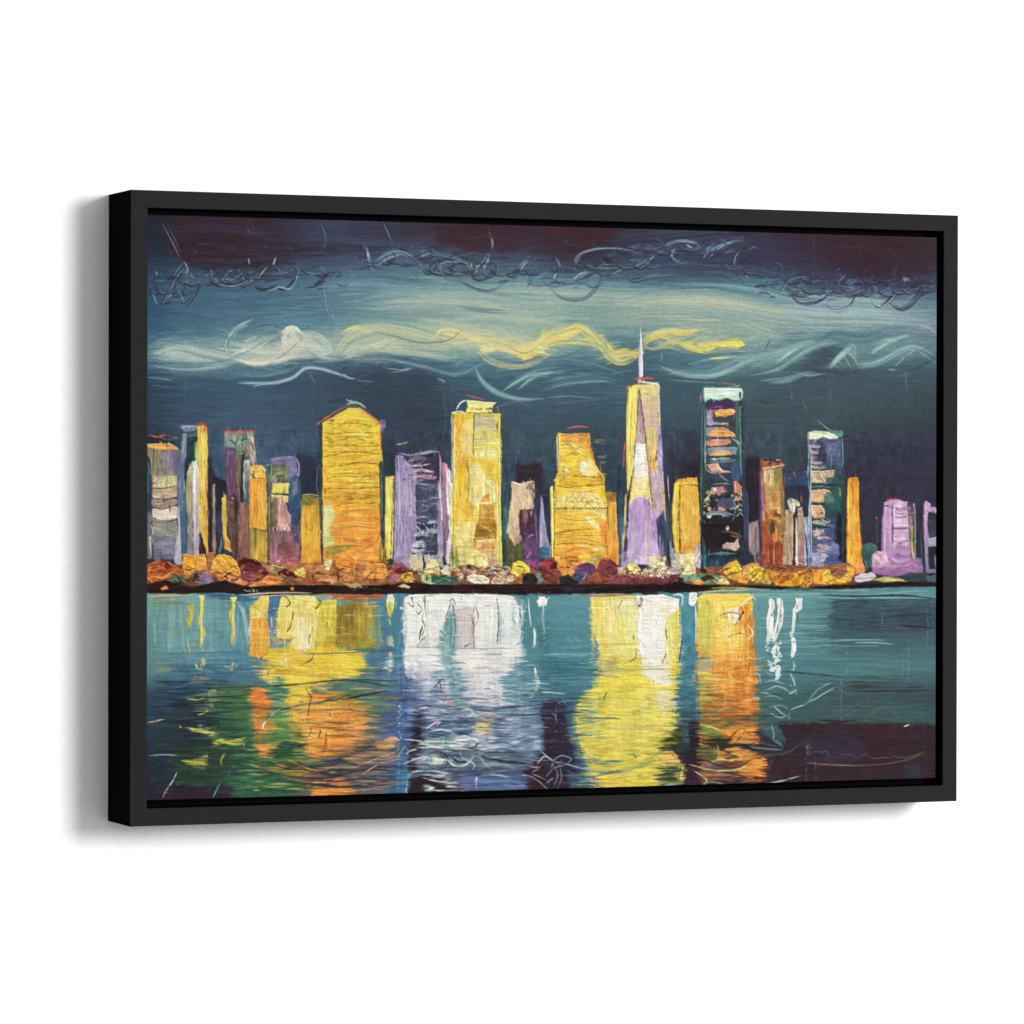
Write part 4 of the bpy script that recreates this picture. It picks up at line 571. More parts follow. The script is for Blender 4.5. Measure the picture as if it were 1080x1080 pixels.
P("263c4c 1f3440","737,500 742,480 744,605 739,600 739,540",d='v',w=.6)
# 18 banded dark tower
P("3c4450 3a4a5c 404c60 38485c 34404c 2c2a30 2a262c 2a282e 2c3c48","740,420 784,420 786,470 786,560 784,606 740,606 739,500",w=.8,n=.2)
P("4c3464 503460 58385c","745,424 774,424 775,432 762,430 746,433"); S_("8c5c9c","751,430 758,429 764,430",1.2,h=.8); P("b0909c a88ca8 a4a0b4","745,432 752,432 752,440 760,446 770,448 745,449",e=1.2); P("f0b058 f4b458 eca050","752,432 762,432 774,432 774,436 766,440 755,439",h=1,w=1.2); LN("b86c38","756,433 760,436 762,433","764,438 770,435"); S_("e8a0a8","770,431 775,434 771,438",1.2); P("38404a 4a4c50","751,440 758,439 766,441 774,437 775,444 762,446 753,445",e=1)
P("44706c 3c6860 2f4850","775,424 781,424 782,470 779,500 776,460",d='v'); S_("d8c060","760,447 766,446.5 768,447.5",1.4); LN("2c2c34","745,448.6 758,449 775,449",w=.8)
P("8c90a0 9498a8","745,451 758,450 754,459 745,460",e=1.2); P("d89868 eaa058 f0ac5c","750,454 760,451 768,452 775,458 776,461 756,461 748,460",h=1,w=1.2); LN("c46c30","762,453 762,458","768,452 770,457"); S_("c8a090","745,460 760,460.5 776,460.5",1.2)
LN("24242c","750,462 762,462.3 770,461.5","747,471 760,471.5 772,470.5",w=1.1); P("d8847c dc9078 e0a868","745,465 756,464 770,464 771,467 766,469 750,471 745,469",h=.9); S_("8c9c9c","745,463 756,463.5 776,463",1); S_("a4b0a4","772,463 778,466 780,472",2)
P("8c98a4 7c8c98","746,472 766,471 778,472 776,480 746,478",e=1.2); P("c88478 dca468 e8b868","747,479 758,475 768,476 772,480 758,481 748,481",h=.9); LN("2c3038","746,482 760,481.5 776,480",w=.9); S_("e8c888","756,479 764,478 770,480",1.2); S_("8caab0","748,484 758,484 770,483",2.4); S_("c4dcdc","751,484 755,485",1.2); S_("c89070","764,484 772,484",1.6); S_("5c7c80","760,485 770,486 778,484",1.4); S_("7c8c98","746,487 760,487 776,487",1.6)
P("c09488 c89c88 b08480","745,490 752,488 758,489 762,496 772,498 762,499 750,498",e=.8,h=1); S_("e8c8a0","753,489 758,492 762,497 772,498",2,h=1); S_("d8a8a0","744,490 746,496 752,499 762,499",.8); S_("343c4c","758,490 764,494 772,494",3.4); P("3c5880 40608c 3c5478","770,490 780,484 783,500 780,508 772,506",e=1.4,d='b')
S_("384c6c","746,503 760,502 772,505",5); S_("8aa0a0","758,500 764,505 770,508",1.6,a=.7); S_("6c7c8c","750,511 764,510 772,511",1.4); P("a88080 b08c84","750,514 762,513 766,518 758,523 750,521",e=1.2,n=.3); DOT("fdf6f0",754,516,1.3); S_("7c5054","764,514 768,520",2); P("c88074 d09078 b87c6c c49c80","773,508 777,507 782,514 782,524 775,530 774,520",e=.8,d='v',h=.9)
for c,x0,y0,x1,y1,n in (("c8bc78",741,518,750,534,26),("88989c",752,520,782,545,26),("d8a488",757,531,764,538,8),("e8c898",770,522,778,545,20),("e0d4b0",742,524,750,546,16),("283038",741,520,784,545,50)): SPK(c,x0,y0,x1,y1,n,1.1,.9)
DOT("d89c88",761,536.5,2.6); DOT("e8b070",748,537,2.2); P("58587c 50546c 44506c","756,528 772,524 776,534 768,538 756,532",e=1.4,d='h'); S_("7c94a8","742,543 752,541 764,541 773,543",4,h=.9); S_("a4bcc8","744,545 756,542 770,545",1.2); S_("506c80","742,548 746,556 750,550",2.4); S_("5c7c90","774,524 775,540 772,552",1.6)
for y in (522,528,534,539,545): S_(["d0a47c","c89890","9cacb4"][int(y)%3],[(778,y),(781,y-2),(783,y+1)],1.6,h=.9)
P("2c2226 2a2024 2f2628","742,552 775,550 776,584 744,586",e=1.5,n=.2); P("e0d8b0","765,557 768,555 769,558 767,560"); S_("6c5c50","760,561 770,561 784,566",1.8); S_("8c6c58","770,565 782,567",1.6); P("c8a490 d0aca0 c09c8c","762,574 768,572 774,573 779,568 780,578 776,582 768,580 762,578",e=1,w=2,h=1,n=.2); S_("3c8c98","742,586 752,584 762,583 778,584",1.4); S_("5c8c90","750,584 762,585 774,584",.8)
P("24384a 2a4458 223444","744,587 780,586 784,600 766,605 745,606",e=1,d='v'); S_("3c6c88","756,590 755,604",3,a=.6); S_("2f7c8c","741,565 742,585 743,604",1.8); S_("4a9ca4","743,570 744,590 743,602",.8)
P("34485e 3a4c70 2f4060","783,505 789,520 790,570 792,590 784,596 784,540",d='v'); P("2c2630","775,545 784,540 784,560 776,560",e=1.4,d='v'); S_("7c94a8","776,545 781,541 784,545",1); P("30364a","780,570 800,572 800,600 780,600",e=1.4)
P("34605c 2c5454","741,422 745,422 744,460 743,500 741,560 739,520",d='v',w=.5); S_("4a8c84","741,424 740,460 739.5,500 739,560",1,tp=.05); S_("d8bca8","744,465 743.5,480 744,492",1.4); S_("5ca090","782,426 781,470 782,500",1,tp=.05); LN("1f2024","779,424 779,446","783,430 782,448 783,470",w=.9); LN("e4e8d8","779.5,430 779.5,444",w=.5)
P("d4ecd8 dcf0dc b8e0c8 a8d4bc","742,409.5 760,409 783,410 784,416 782,422 774,423 766,420 758,423 748,421 743,424",h=1.2,w=1,n=.16); H("8cbcac",744,412,780,421,a=.6,den=.3,fx=10); S_("4f9c84","741,424 741,412 744,408.5 760,409 776,408.5 783,411 783,420",1.2,br=0); P("2c4c50","779.5,414 782,413 781,421 779.5,420",w=.3); S_("98a8a0","772,405 777,407 781,406.5",1.5); S_("d06848","761,403.5 766,404.5 772,405.2",1.5,br=.2); S_("b0787c","738.5,418 739,424",1)
# 19
P("9c8480 a08c88 8c8080 807878","790,552 800,548 801,584 795,586 790,582",d='v',e=1.6); S_("c09c88","791,555 790.6,580",1.2); S_("6c6464","797,555 797,582",2.4); S_("b0847c","796,584 797,592 801,596",1.6); P("6c4c60","798,582 806,582 808,600 798,598",e=2,d='v'); P("40306c","800,500 803,500 803,560 801,560",d='v'); S_("3c4c80","801,492 802,530 803,575",1)
# 20 copper tower
P("8c584c 9c6c44 a87848 ac7c4c a4703c 9c6040 905044 7c4840","802,485 824,486 826,520 827,560 826,600 804,600 803,540",d='v',w=.6,n=.24)
P("c08068 d8c08c d8bc88 c8a878","804,493 818,492 818,508 817,514 806,512",d='v',h=.8); P("84884c 7c7c44 b0a060","817,494 824,494 824,505 820,515 816,510",d='v'); S_("3c2c2c","804,485 812,487 824,486",3); S_("d88c4c","805,488 812,487 820,489",1.6); S_("c05c4c","803,486 808,490 806,492",1.4); S_("e8c0a8","803,494 810,493 818,492 828,490",1.2,br=0,h=1); S_("b8a4b4","818,485 824,485.5",1.6); S_("d89078","824,488 826,493",2)
P("a06c6c 8c5c74 98647c 8c5070","801,495 805,500 808,530 808,540 804,548 802,520",d='v'); P("bc9454 c89c60 b88848","806,512 822,514 824,535 812,540 808,530",e=1.6,d='h'); H("e0bc7c",806,514,826,545,a=.6,den=.4,fx=8,fy=2); S_("dcb470","805,537 806,555 808,580",1.6); S_("e0b070","807,565 808,585",1.8); P("b05c3c a8503c","803,550 812,548 814,590 805,598",e=1.6,d='v'); S_("e08848","806,530 812,545 816,560 818,575",4); S_("f0ac60","812,545 820,548 822,552",2.4); S_("f0a04c","818,555 820,565 818,572 820,580",2.4); S_("f4b868","822,566 824,570 823,574",2); P("5c5840 4c4c38 605c44","812,547 817,550 817,562 812,566 811,556",e=1); S_("5c5440","817,541 822,544 826,545",3); P("984c34 8c4438","811,575 824,570 826,596 812,598",e=2,d='v',n=.3); S_("e89848","816,580 816,590 818,596",1.6)
P("7c6c50 80704c 6c6048","823,515 828,520 828,555 826,575 824,560",d='v',e=1); SPK("c8b080",822,540,829,590,24,.8); LN("6c3430","808,540 810,560 809,580","820,560 822,580"); S_("c4846c","828,500 826,530",.6); S_("b87464","802,498 803,520 803,545",.7); S_("d04c4c","836,497 838,500 838.5,504",1.4,br=0); S_("a86870","832,503 833,506",1)
# 21 twin tan columns
P("b49478 b89c80 a88c74 ac9484","828,538 836,536 837,560 837,600 825,600 827,560",d='v',n=.14,w=.6); P("b8a084 b49c84 a89078 a87c74 9c6c70","841,538 846,534 849,560 850,600 840,600",d='v',n=.14,w=.6); P("34302f","837,545 839,540 839.5,600 836,600",d='v',w=.3); P("f0e4cc f4ead4","839,545 840.5,550 841,600 839,600",d='v',w=.3,h=1); P("c4c8b0 b4bca4 acb098","830,528 834,525 840,527 844,531 842,538 839,533 838,540 836,544 833,536 831,534",h=1,w=1.4,n=.2); S_("eeecd8","836,530 838,534 837,540",2,h=1); S_("e4d4b8","836,548 835.5,570 836,590",1); S_("e05038","844.6,522 845,526 846,530",1.4,br=0); SPK("302c30",840,528,852,545,14,.8); S_("605c50","831,538 834,542",1)
# 22 pale tower
P("7c88a0 8c98b4 9ca0bc a4acc4 b0b8cc","847,545 856,545 857,600 848,600",d='v',e=1.2); S_("b8c0d4","848,545 850,560 849,580",1.6); S_("2c3460","849,560 851,580 852,600",1.6,br=0); S_("3c4c84","855,560 857,580",1.2)
P("50587c 545c84 4c5478 2c4c50 2c4c54 34505c 505c8c 5460a0 5868a0","853,458 888,458 889,500 889,540 888,598 854,600 854,520",w=.8); H("8c94b8",868,465,886,495,a=.5,den=.4,d='v',fx=14,fy=2); P("3c3c58","862,464 870,466 872,490 862,488",e=2,a=.7)
for y,x1,c in ((470,866,"c8acA0"),(476,864,"d8bca8"),(482,862,"c4a498"),(487,868,"ccb49c"),(492,872,"c0a894")): S_(c,[(854,y),((854+x1)/2,y+1.5),(x1,y+1)],3,h=1)
LN("38304c","855,473 862,474 868,473","855,479 864,481","855,484 862,484 872,488",w=.9)
P("d0bc9c c8b494 d0b898","855,497 880,496 879,503 876,510 856,509",n=.2,h=.9); LN("5c4838","860,501 865,502","868,500 870,504 873,500","855,498 866,499 880,497","862,505 870,506"); SPK("e8dcb8",856,497,880,508,24,.8); P("2f5858 2c5454","870,505 889,500 889,516 872,514",e=1.2,a=.8); S_("1f2c34","855,511.5 870,512 888,510",1.6); S_("8c98a4","855,514 866,513 876,514",1)
P("d8b08c d4ac84 dcb48c","855,517 868,516 876,518 880,526 879,530 866,530 855,529",h=.9,n=.16); LN("a07858","860,524 866,522 872,526","872,518 874,524"); S_("24404c","855,531 866,533 880,531",1.6); P("2c605c 2f6864 2c4c50","870,520 888,514 889,545 874,545 868,536",e=1.6,d='b',a=.8); P("d4ac88 ccaa84","855,533 866,533 870,537 870,546 858,547 855,543",h=.9,n=.16); SPK("4c3c38",862,537,868,543,8,.8)
P("1f2428 242428","884,540 888,545 888,592 882,590 880,560",d='v',e=1.2); S_("243444","855,548 866,548 878,551",1.4); S_("d4c09c","856,551 864,551 871,554",4,h=1); S_("e0d0b4","866,547 872,551 876,549",1.4); S_("203450","855,556 870,556 880,557",1.4); P("c0a898","856,560 868,559 870,564 858,566",h=.9); P("3c4c7c 445488","864,564 880,554 882,570 868,568",e=1.6); S_("c8a898","860,568 870,567 878,569",2.6,h=1); S_("d0acA0","860,576 870,577 878,580",5,h=1); S_("c8b0a8","860,580 872,581 880,582",3); LN("3c3c5c","858,571 870,572 880,570","858,574 868,580 878,583",w=.8)
P("a4a8cc a4a4c4 9cA4c8","856,582 870,584 876,590 874,599 857,599",e=2,w=1.6); P("40549c 445890 4c5c94","872,588 884,586 886,594 876,598 868,594",e=2,w=1.6); P("7078b8","878,570 885,575 885,586 874,584",e=2.4)
P("2f6460 284c50 24484c","887,458 890,460 891,540 890,590 888,560",d='v',w=.4); P("d4dca8 e4ecc8 dce4b8","852,456 860,454.5 872,455 880,458 884,462 876,463 868,461 860,464 853,463",h=1.2,w=1,n=.14); P("4c9090 5ca09c","874,454 889,455 888,463 882,460",e=.8,h=.8); S_("8cbcac","852,455 853,480 852,500 854,520",1,tp=.05); S_("5c9c90","852,500 855,540 852,590",.9,tp=.05); S_("b8a8b8","854,468 855,480",1.4); S_("24303c","884,463 892,460 897,463",1.4); S_("7ca8a8","862,443 870,450 878,455",.8); S_("5f98a0","888,462 889,480 888,495",1); S_("d4d8e4","854,520 853,560 854,590",1)
S_("c88048","884,514 886,518 886,524",1.2); S_("5c7478","856,512 870,512",.8)
# 23 orange post
P("e89838 f0a840 f2aa40 f0a43c f2a83c f4ac40","894,505 897,503.5 905,503.5 906,512 906,530 906,545 908,575 911,604 893,602 893,570 893,530",w=.6,d='v',h=.9,n=.14); H("d06820",894,515,908,600,a=.5,den=.3,d='v',fx=12); LN("a85c20","894,508 899,514 905,512","897,540 900,530 898,520","894,560 897,570","900,575 903,560 906,550",w=.5); S_("e88040","906,540 908,570 914,600",1.6); S_("f8c858","895,520 896,560 895,598",1.6); P("e88848 f09858","900,590 908,588 914,602 902,606",e=1.6)
P("4c7878 3c6064 345458","909,575 918,572 925,576 924,592 914,602 910,590",e=1.4,d='v'); S_("2c6068","924,548 925,565 924,575",1.2); DOT("e85838",924.4,546.5,1.3); S_("5c8c8c","915,600 912,590",1)
# 24 orchid block
P("c8a4c8 c0a0c4 b894bc b490b8 a880b0 a07ca8","932,530 940,527 952,528 965,531 965,560 966,592 930,594 930,560",d='v',n=.1,h=.7,w=.7); P("d4b4d0 ccacc8 c4a4c4","941,532 957,530 958,550 957,575 942,575",e=1.6); P("6c4c68 7c5c7c","945,535 955,533 956,538 945,540",e=1,a=.5)
for y,c in ((533,"dcc4dc"),(540,"cCa8cc"),(551,"d0b0cc"),(557,"a87c9c"),(562,"c4a0b8"),(569,"d8b8d4")): S_(c,[(942,y),(949,y+.8),(956,y-.5)],3,h=.9)
LN("4c304c","941,545 948,546 957,544","941,557 950,558 958,557","942,571 950,573 957,570","941,532 941,560 941,575","932,534 940,535 941,545","957,531 958,550",w=.8); P("4c3454","957,530 963,530 963,536 957,535",e=.8); P("6c6470 5c5c68","958,537 965,533 966,590 960,592",d='v',e=1); S_("b8a848","960,545 962,560 961,575 963,588",1.8); S_("8c9c38","958,552 962,565 960,580",1.2); S_("d8c860","962,570 963,590",1.4); S_("9cacb8","965,531 965.5,560 965,592",.8); S_("9c7cb4","933,535 931,560 930,590",1.6); S_("8468a0","934,545 933,570",1.6)
S_("e04c58","934,527.5 942,526.6 950,527",1.4,br=0); P("a078a4 9c74a0 946ca0","920,590 950,584 972,590 974,604 950,608 920,606",e=1.6,w=1.6); P("c898b8 d0a8c0 b488b0","920,585 925,581 932,582 936,588 937,597 928,600 919,598",h=1,w=.8,d='b'); S_("e4bcc8","928,582 933,586 935,592",2.4); S_("784c84","936,592 933,598 926,600",1.2); S_("c8a4cc","940,588 948,592 960,590",4); S_("c090b8","922,600 935,596 946,598",3); S_("b888b4","950,598 962,594 970,600",3)
# 25
P("c49cc8 bc94c4 8c7ca8 7c7090","974,532 977,528 982,534 988,536 988,605 976,604 974,560",d='v',w=.8,h=.8); P("34303c 3c4450 444c5c","979,540 988,542 988,566 980,568 978,556",e=.8); P("9c98b8 a4a0b4","978,568 988,566 988,576 979,577",e=.8); P("2c2c34","979,577 988,576 988,600 980,600",e=.8,d='v'); S_("9c88b0","986,585 987,600",1.6); S_("d084bc","975,530 980,534 986,537",1.6); S_("8c5084","974,545 974.5,565",1.4); S_("545868","971,560 972,580 973,598",1); S_("8088a0","977,570 978,590 978,604",.9)
for i in range(16): LN("5c6468",[(966+i%6*1.4,545+i*3),(966+i%5*1.3,555+i*3)],w=.35,a=.5)
S_("b0606c","940,527 950,527.5",.8)
AUTO(156,450,404,600,420,ang='v',ln=(5,18)); AUTO(348,452,394,595,120,ang='h'); AUTO(404,430,660,600,380,ang='v'); AUTO(416,480,466,590,120,ang='r'); AUTO(592,462,632,600,90,ang='h'); AUTO(655,405,740,600,240,ang='v'); AUTO(740,410,988,600,300,ang='v'); AUTO(748,424,780,600,110,ang='h',ln=(3,8)); AUTO(850,455,890,600,110,ang='r',ln=(3,9))
BODY(156,450,988,602,.17,fx=6,fy=9); BODY(340,430,404,602,.12,fx=12,fy=2.5)
AUTO(156,450,404,600,300,ang='v',ln=(4,14),off=4,cj=.14); AUTO(404,430,740,600,420,ang='v',ln=(4,12),off=3,cj=.13); AUTO(740,424,988,600,300,ang='v',ln=(3,9),off=2.5,cj=.15); AUTO(352,450,392,600,120,ang='h',ln=(6,16),off=4,cj=.14)
RIDGE(156,450,340,600,7,24,4,.5,.3,.6,h=.5); RIDGE(404,425,740,600,10,22,4,.5,.28,.6,h=.5); RIDGE(740,410,988,600,12,9,4,.5,.25,.6,h=.5)
# glowing, blended second coat
for i in range(150):
    y=rng.uniform(438,596); x=rng.uniform(345,398); l=rng.uniform(8,34); t=(y-438)/160
    if y<450: x=371+(x-371)*.45; l=8
    l=min(l,2*(x-341),2*(401-x))
    c=(["f8dc58","f4c840","f0b43c","fce878","e8b038"] if t<.5 else ["f4a83c","f08c34","f8bc50","ee8030","f6d070"] if t<.8 else ["f09840","d8863c","a88840","e07c34","f4c070"])[i%5]
    S_(c,[(x-l/2,y+rng.uniform(-.6,.6)),(x,y+rng.uniform(-1,1)),(x+l/2,y+rng.uniform(-.6,.6))] if 1 else 0,rng.uniform(1,3.2),a=.6,br=.7,tp=.35)
P("e4e494 dce09a c8d488","341,534 348,533 351,545 347,556 349,572 344,576 342,575",e=5,w=1.4,d='h',a=.85); P("3c4a5c","334,430 341,446 341,470 334,470",e=1,a=0)
S_("30445c","336,452 338,500 338,560",3,tp=.1,a=.8); S_("2c4050","404,470 405,500 404,580",3,tp=.1,a=.8)
for p_ in ("342,457 352,458 366,456.5 382,456 398,457","341,470 350,471.5 362,469 380,471 400,470","341,482 352,480 366,477 380,477 400,479","342,492 360,491 380,488 400,490","345,505 352,503 366,502.5 384,503 400,500","342,527 343,517 350,515 370,516 388,515 400,514","352,527 360,524 372,525","356,533 370,531 384,532 396,530","346,446 356,449 366,446 378,447 392,450","345,463 356,465 368,462 384,464"): LN("7c5a24",p_,w=.7,a=.85)
for x0,x1,y0,y1,cs in ((478,500,440,590,("f4c444","f0b440","f8dc78","f6d458")),(500,526,440,590,("f0e090","ece49c","f4d868","e4c870")),(585,640,460,596,("f6cc48","f0b440","f8e080","ee9c3c","f4d860")),(662,672,410,520,("fcee84","f8e468","f0d860")),(676,694,410,500,("e8d49c","d8b4a0","e4c880","dcc0a0")),(662,687,530,594,("c4a4d4","b090c0","d0b8dc")),(685,700,500,590,("c8b0c4","b8a0c8","d0bcc8")),(711,738,510,582,("f6c858","f0b448","eaa844","f8d474")),(264,281,505,590,("f4ac48","ee9838","f8c468")),(894,907,510,598,("f4ac40","ec9834","f8c458")),(319,337,535,598,("ecb448","e0a03c","f0c464")),(240,252,475,525,("7c6480","5c4860","8c7080")),(160,187,475,505,("948a9c","7c7488","a89c90")),(162,188,548,590,("8c8c98","78788c","a0a0a4")),(418,440,485,595,("a898c4","8c80ac","b8a8cc")),(440,462,510,590,("50587c","3c4464","7880a0")),(808,825,495,595,("b88c54","c8a068","8c5c40","d89048")),(932,964,532,600,("c8a8cc","b090b8","d4b8d4")),(868,886,465,496,("6c78a8","586090","8490bc")),(540,562,512,560,("dcc4a4","d0b08c","e4d0b0")),(552,566,545,600,("6c4c74","5c3c60","7c5c84"))):
    v=x1-x0<26
    for i in range(int((x1-x0)*(y1-y0)/55)):
        x=rng.uniform(x0,x1); y=rng.uniform(y0,y1); l=rng.uniform(6,min(30,(y1-y0)*.5)) if v else rng.uniform(5,18); c=cs[rng.randint(len(cs))]
        q=[(x+rng.uniform(-1,1),y-l/2),(x,y),(x+rng.uniform(-1,1),y+l/2)] if v else [(x-l/2,y+rng.uniform(-1.5,1.5)),(x,y),(x+l/2,y+rng.uniform(-1.5,1.5))]
        S_(c,[(min(max(a_,x0+.5),x1-.5),min(max(b_,y0),y1)) for a_,b_ in q],rng.uniform(.8,2.6),a=.42,br=.6,tp=.4)
# crisp dark drawing put back over the coat
for p_ in ("478,437 477,480 478,530 477,597","528,438 528,500 530,560 530,597","500,437 499,470 500,482","488,484 494,496 494,520 492,530","506,532 505,550 500,566","586,504 600,502 616,503 636,504","586,513 604,514 622,512 638,511","585,537 604,536 624,537 640,536","586,563 600,560 612,558 622,558","587,574 610,573 640,577","588,456 589,480 587,500","674,412 678,440 681,468 685,500 688,530","669,470 668,500 662,530","717,512 716,540 717,580","738,512 740,560","893,510 892,560 892,600","906,512 907,560 910,598","263,505 262,560 263,590","282,505 282,560 283,595","417,480 416,540 415,597","466,482 467,540 469,595","801,490 803,540 803,598","827,492 828,560","162,474 160,530 160,588","850,460 852,540 853,598","890,460 890,540 889,596","930,532 929,590","966,532 966,590","742,424 741,520 741,604","785,424 786,520 786,600"): LN("3a3034",p_,w=.6,a=.75)
for p_,c in (("479,440 479,480 480,540","f8ecc0"),("526,440 527,500 528,590","f4ec80"),("590,458 590,480","f8e8b0"),("662,412 661,450 661,500","fdf4a0"),("695,412 696,450","f0dcc8"),("712,512 711,560","fbe080"),("420,480 421,520 420,580","c4bce0"),("464,482 465,530","e0c8dc"),("895,508 895,560","fcd060"),("266,508 266,550","fcc870"),("856,470 855,520 856,590","c8d0e0"),("743,430 744,500","6ca098"),("934,534 933,580","d8c0e0"),("205,490 206,540","fbf6fb"),("213,455 214,520","f8e080")): S_(c,p_,1.1,a=.85,br=.3,h=1)
for p_ in ("352,460 372,459 396,461","346,476 366,475 384,477","350,488 376,487 398,488","346,499 370,498 392,500","360,509 384,508 400,509","350,521 376,520 398,522","366,538 388,536 400,538","352,556 376,554 398,557","484,446 486,470 482,490","494,500 498,520 494,540","510,452 514,466 510,480","506,500 514,512 522,516","484,560 490,575 486,590","594,462 606,460 618,463","594,480 606,476 620,482","592,516 612,518 632,515","590,545 612,548 634,545","592,570 612,567 636,572","666,420 665,450 663,480","686,425 688,450 686,475","668,560 670,578 668,592","714,520 713,545 714,570","728,520 730,545 728,570","269,515 270,540 268,560","898,515 899,550 898,585","428,500 426,530 428,560","176,530 168,532 162,531","208,500 207,530 207,565","758,434 766,435 772,434","756,455 766,455 774,459","858,520 866,519 876,524","944,540 950,541 955,540"):
    q=pts(p_); _S0("7c5420" if (IMG[int((q[1][1]-Y0)*S),int((q[1][0]-X0)*S)][2]<.5) else "5c4c6c",q+np.array([.5,1.1],np.float32),1.,a=.4,br=.5,tp=.3,h=0); _S0("fbe8b0",q,.8,a=.42,br=.6,tp=.3,h=1.6)
# ---------------- rocks and shoreline
P("7c5040 8c5c40 6c4038","155,598 230,594 300,596 420,600 460,602 520,600 600,602 700,600 800,596 900,596 900,620 155,622",e=2,w=2,n=.3)
P("a86c48 b47c50 9c6040","255,598 340,592 420,596 420,618 255,618",e=2,w=2,n=.35); AUTO(156,596,440,616,140,ang='r',ln=(4,10),cj=.2)
P("c87038 c06834 b8602c","155,596 165,591 178,592 190,601 194,606 183,609 170,612 160,615 155,613",n=.3,d='b',h=.9); LN("4c2018","156,598 164,595 172,597 178,602","168,594 174,592 178,596 182,600","158,606 162,600","176,600 182,606","170,592 180,598",w=.8); P("6c2c20","174,594 180,597 179,600 173,598",e=.8); S_("f0a058","156,611 162,608 172,609 182,604",1.4); S_("8c4828","158,604 172,602 186,606",3,a=.7)
P("f0a03c f4a844 ee9c40","193,584 205,586 216,584 218,592 218,602 206,603 200,607 193,607 192,596",h=1,n=.1); LN("7c4c20","207,586 206,594 205,602"); S_("f8c070","208,588 216,588",2)
P("806c74 7c7488 8c7c90","200,607 207,601 217,601 225,609 222,617 210,617",h=.9,n=.2); P("4c3030","205,606 214,603 210,612 202,614",e=1); DOT("4468c8",216,611,2); P("8c7ca4","212,606 222,606 224,612 218,617 212,614",e=1.4,a=.7); S_("c07c60","206,603 216,605 224,604",.9)
P("3c7464 2c5c50 28484c","177,612 184,606 192,608 196,616 190,622 178,621",e=1,n=.4,d='b'); S_("5cb09c","184,609 188,613 186,617",1.6); S_("1f302c","180,618 190,614 198,612",2); S_("4c9484","190,612 197,614",1.6); P("b07850 a06c4c","218,583 226,582 228,600 220,606",e=1,n=.3)
P("f2a440 f4ac48 eca040","222,604 224,592 228,586 236,584 244,587 250,593 253,605 251,609 240,606 230,605",h=1.1,n=.14,d='b'); DOT("f8b84c",231,588,3); LN("7c3c1c","230,605 238,602 246,598 252,596","232,606 242,607 250,608"); S_("c06c3c","224,600 230,604 240,607",2)
P("e08850 e49458 d87c48","228,606 238,605 254,609 262,614 256,620 240,618 230,612",n=.2); S_("3c2420","233,612 236,608 240,610 238,614",1.4,br=0); S_("a84c58","248,612 254,608 258,614",3); S_("e8a060","250,600 258,608 262,614",2)
P("5c2428 682c30 54202c","250,592 258,588 270,590 280,596 283,605 276,612 262,614 254,606",n=.2,h=.8); P("90585c 8c505c","254,601 264,603 274,604 278,608 268,613 258,611",e=1.4,w=1.4); S_("4c181c","252,594 264,592 278,598",3)
P("a87c58 8c8058 b88858","275,594 300,597 320,606 300,612 284,604",e=1.4,n=.3); P("6a1c20 58181c","293,603 300,599 310,604 315,610 302,609 294,607",e=.8); P("5c5448 4c5450","296,607 306,608 312,614 302,615",e=1); P("f0d878 e8c860","309,603 315,598.5 320,598 323,604 321,609 313,608",h=1,n=.12); LN("6c4420","320,598 322,604 317,609"); S_("ecd070","286,596 300,599",1.2)
P("ec8848 f09850","274,612 282,607 290,608 299,612 294,616 280,616",h=.8,n=.2); P("f0a868","262,618 270,614 280,613 276,619 266,620",h=.8); S_("c04c1c","281,609 288,612 294,611",1.6); S_("9c5838","310,606 325,612 340,610",3); S_("c07c50","322,600 340,598 352,604",4); S_("543c34","329,612 331,606 337,604.5 342,606",1.6,br=0); S_("c48454","334,613 344,608 352,604",2.4); P("f0b070","338,612 348,610 356,613 350,616",e=.8); S_("a0603c","350,610 354,600 358,606 356,616",2); S_("3c2824","355,602 357,610 355,616",1.6)
P("ece0a4","342,592 350,590 349,597 346,602 341,600",h=.9); P("f0983c f29440 e88838 f4a450","353,590 358,585 366,583 373,587 376,594 374,601 367,604 358,601 353,596",h=1.2,n=.1,w=.8); LN("a04c1c","353,592 352,598 358,602","376,594 374,601"); S_("fab45c","360,588 366,586 370,589",2)
H("6c3c28",376,598,420,614,a=.7,den=.5,fx=8,fy=2); P("f09c48 f2a450 f09440","384,600 388,594 404,594 408,599 412,604 405,610 396,612 384,611 382,606",h=1,n=.12); LN("6c3418","395,596 396,603 395,610"); LN("8c4c24","388,594 404,594 412,604",w=.9); S_("a06840","376,608 390,611 404,611",2)
P("9c5850 8c4c4c 904c50","408,600 414,594 424,594 432,600 434,606 424,612 410,612",n=.24,d='b'); P("5c2c30","416,602 424,598 430,604 420,606",e=1); P("986c84","410,608 420,606 422,612 412,613",e=1); P("e8b048 f0c060","421,612 424,606 430,603 435,604 435,609 438,612 434,615 427,613",h=1,w=1); S_("5c3414","426,610 430,606 434,608",1,br=0); S_("f8dc90","424,608 428,604.5 433,604",1)
P("ecd890 f0dc98 e8d088","445,604 450,597 454,590 458,590 462,596 464,604 463,607 454,605",h=1,n=.08); LN("6c5028","446,600 450,595 453,592"); P("a49c84","440,600 446,598 446,606 441,606",e=1); P("acc080 a4b870 c4d498","444,606 450,604 455,608 455,616 446,617 444,612",h=.9); P("4c6c3c","448,608 451,606 452,612 450,614",e=.8)
P("2f6450 286050 3c7460","454,608 464,606 482,609 484,616 456,617",e=1,n=.24); S_("4c9480","464,609 472,611 480,613",1.2); P("e4d4b4 dcc8a8","464,602 472,596 476,602 475,608 466,606",h=.9,n=.2); S_("c4a490","466,598 472,597 474,604",1.2)
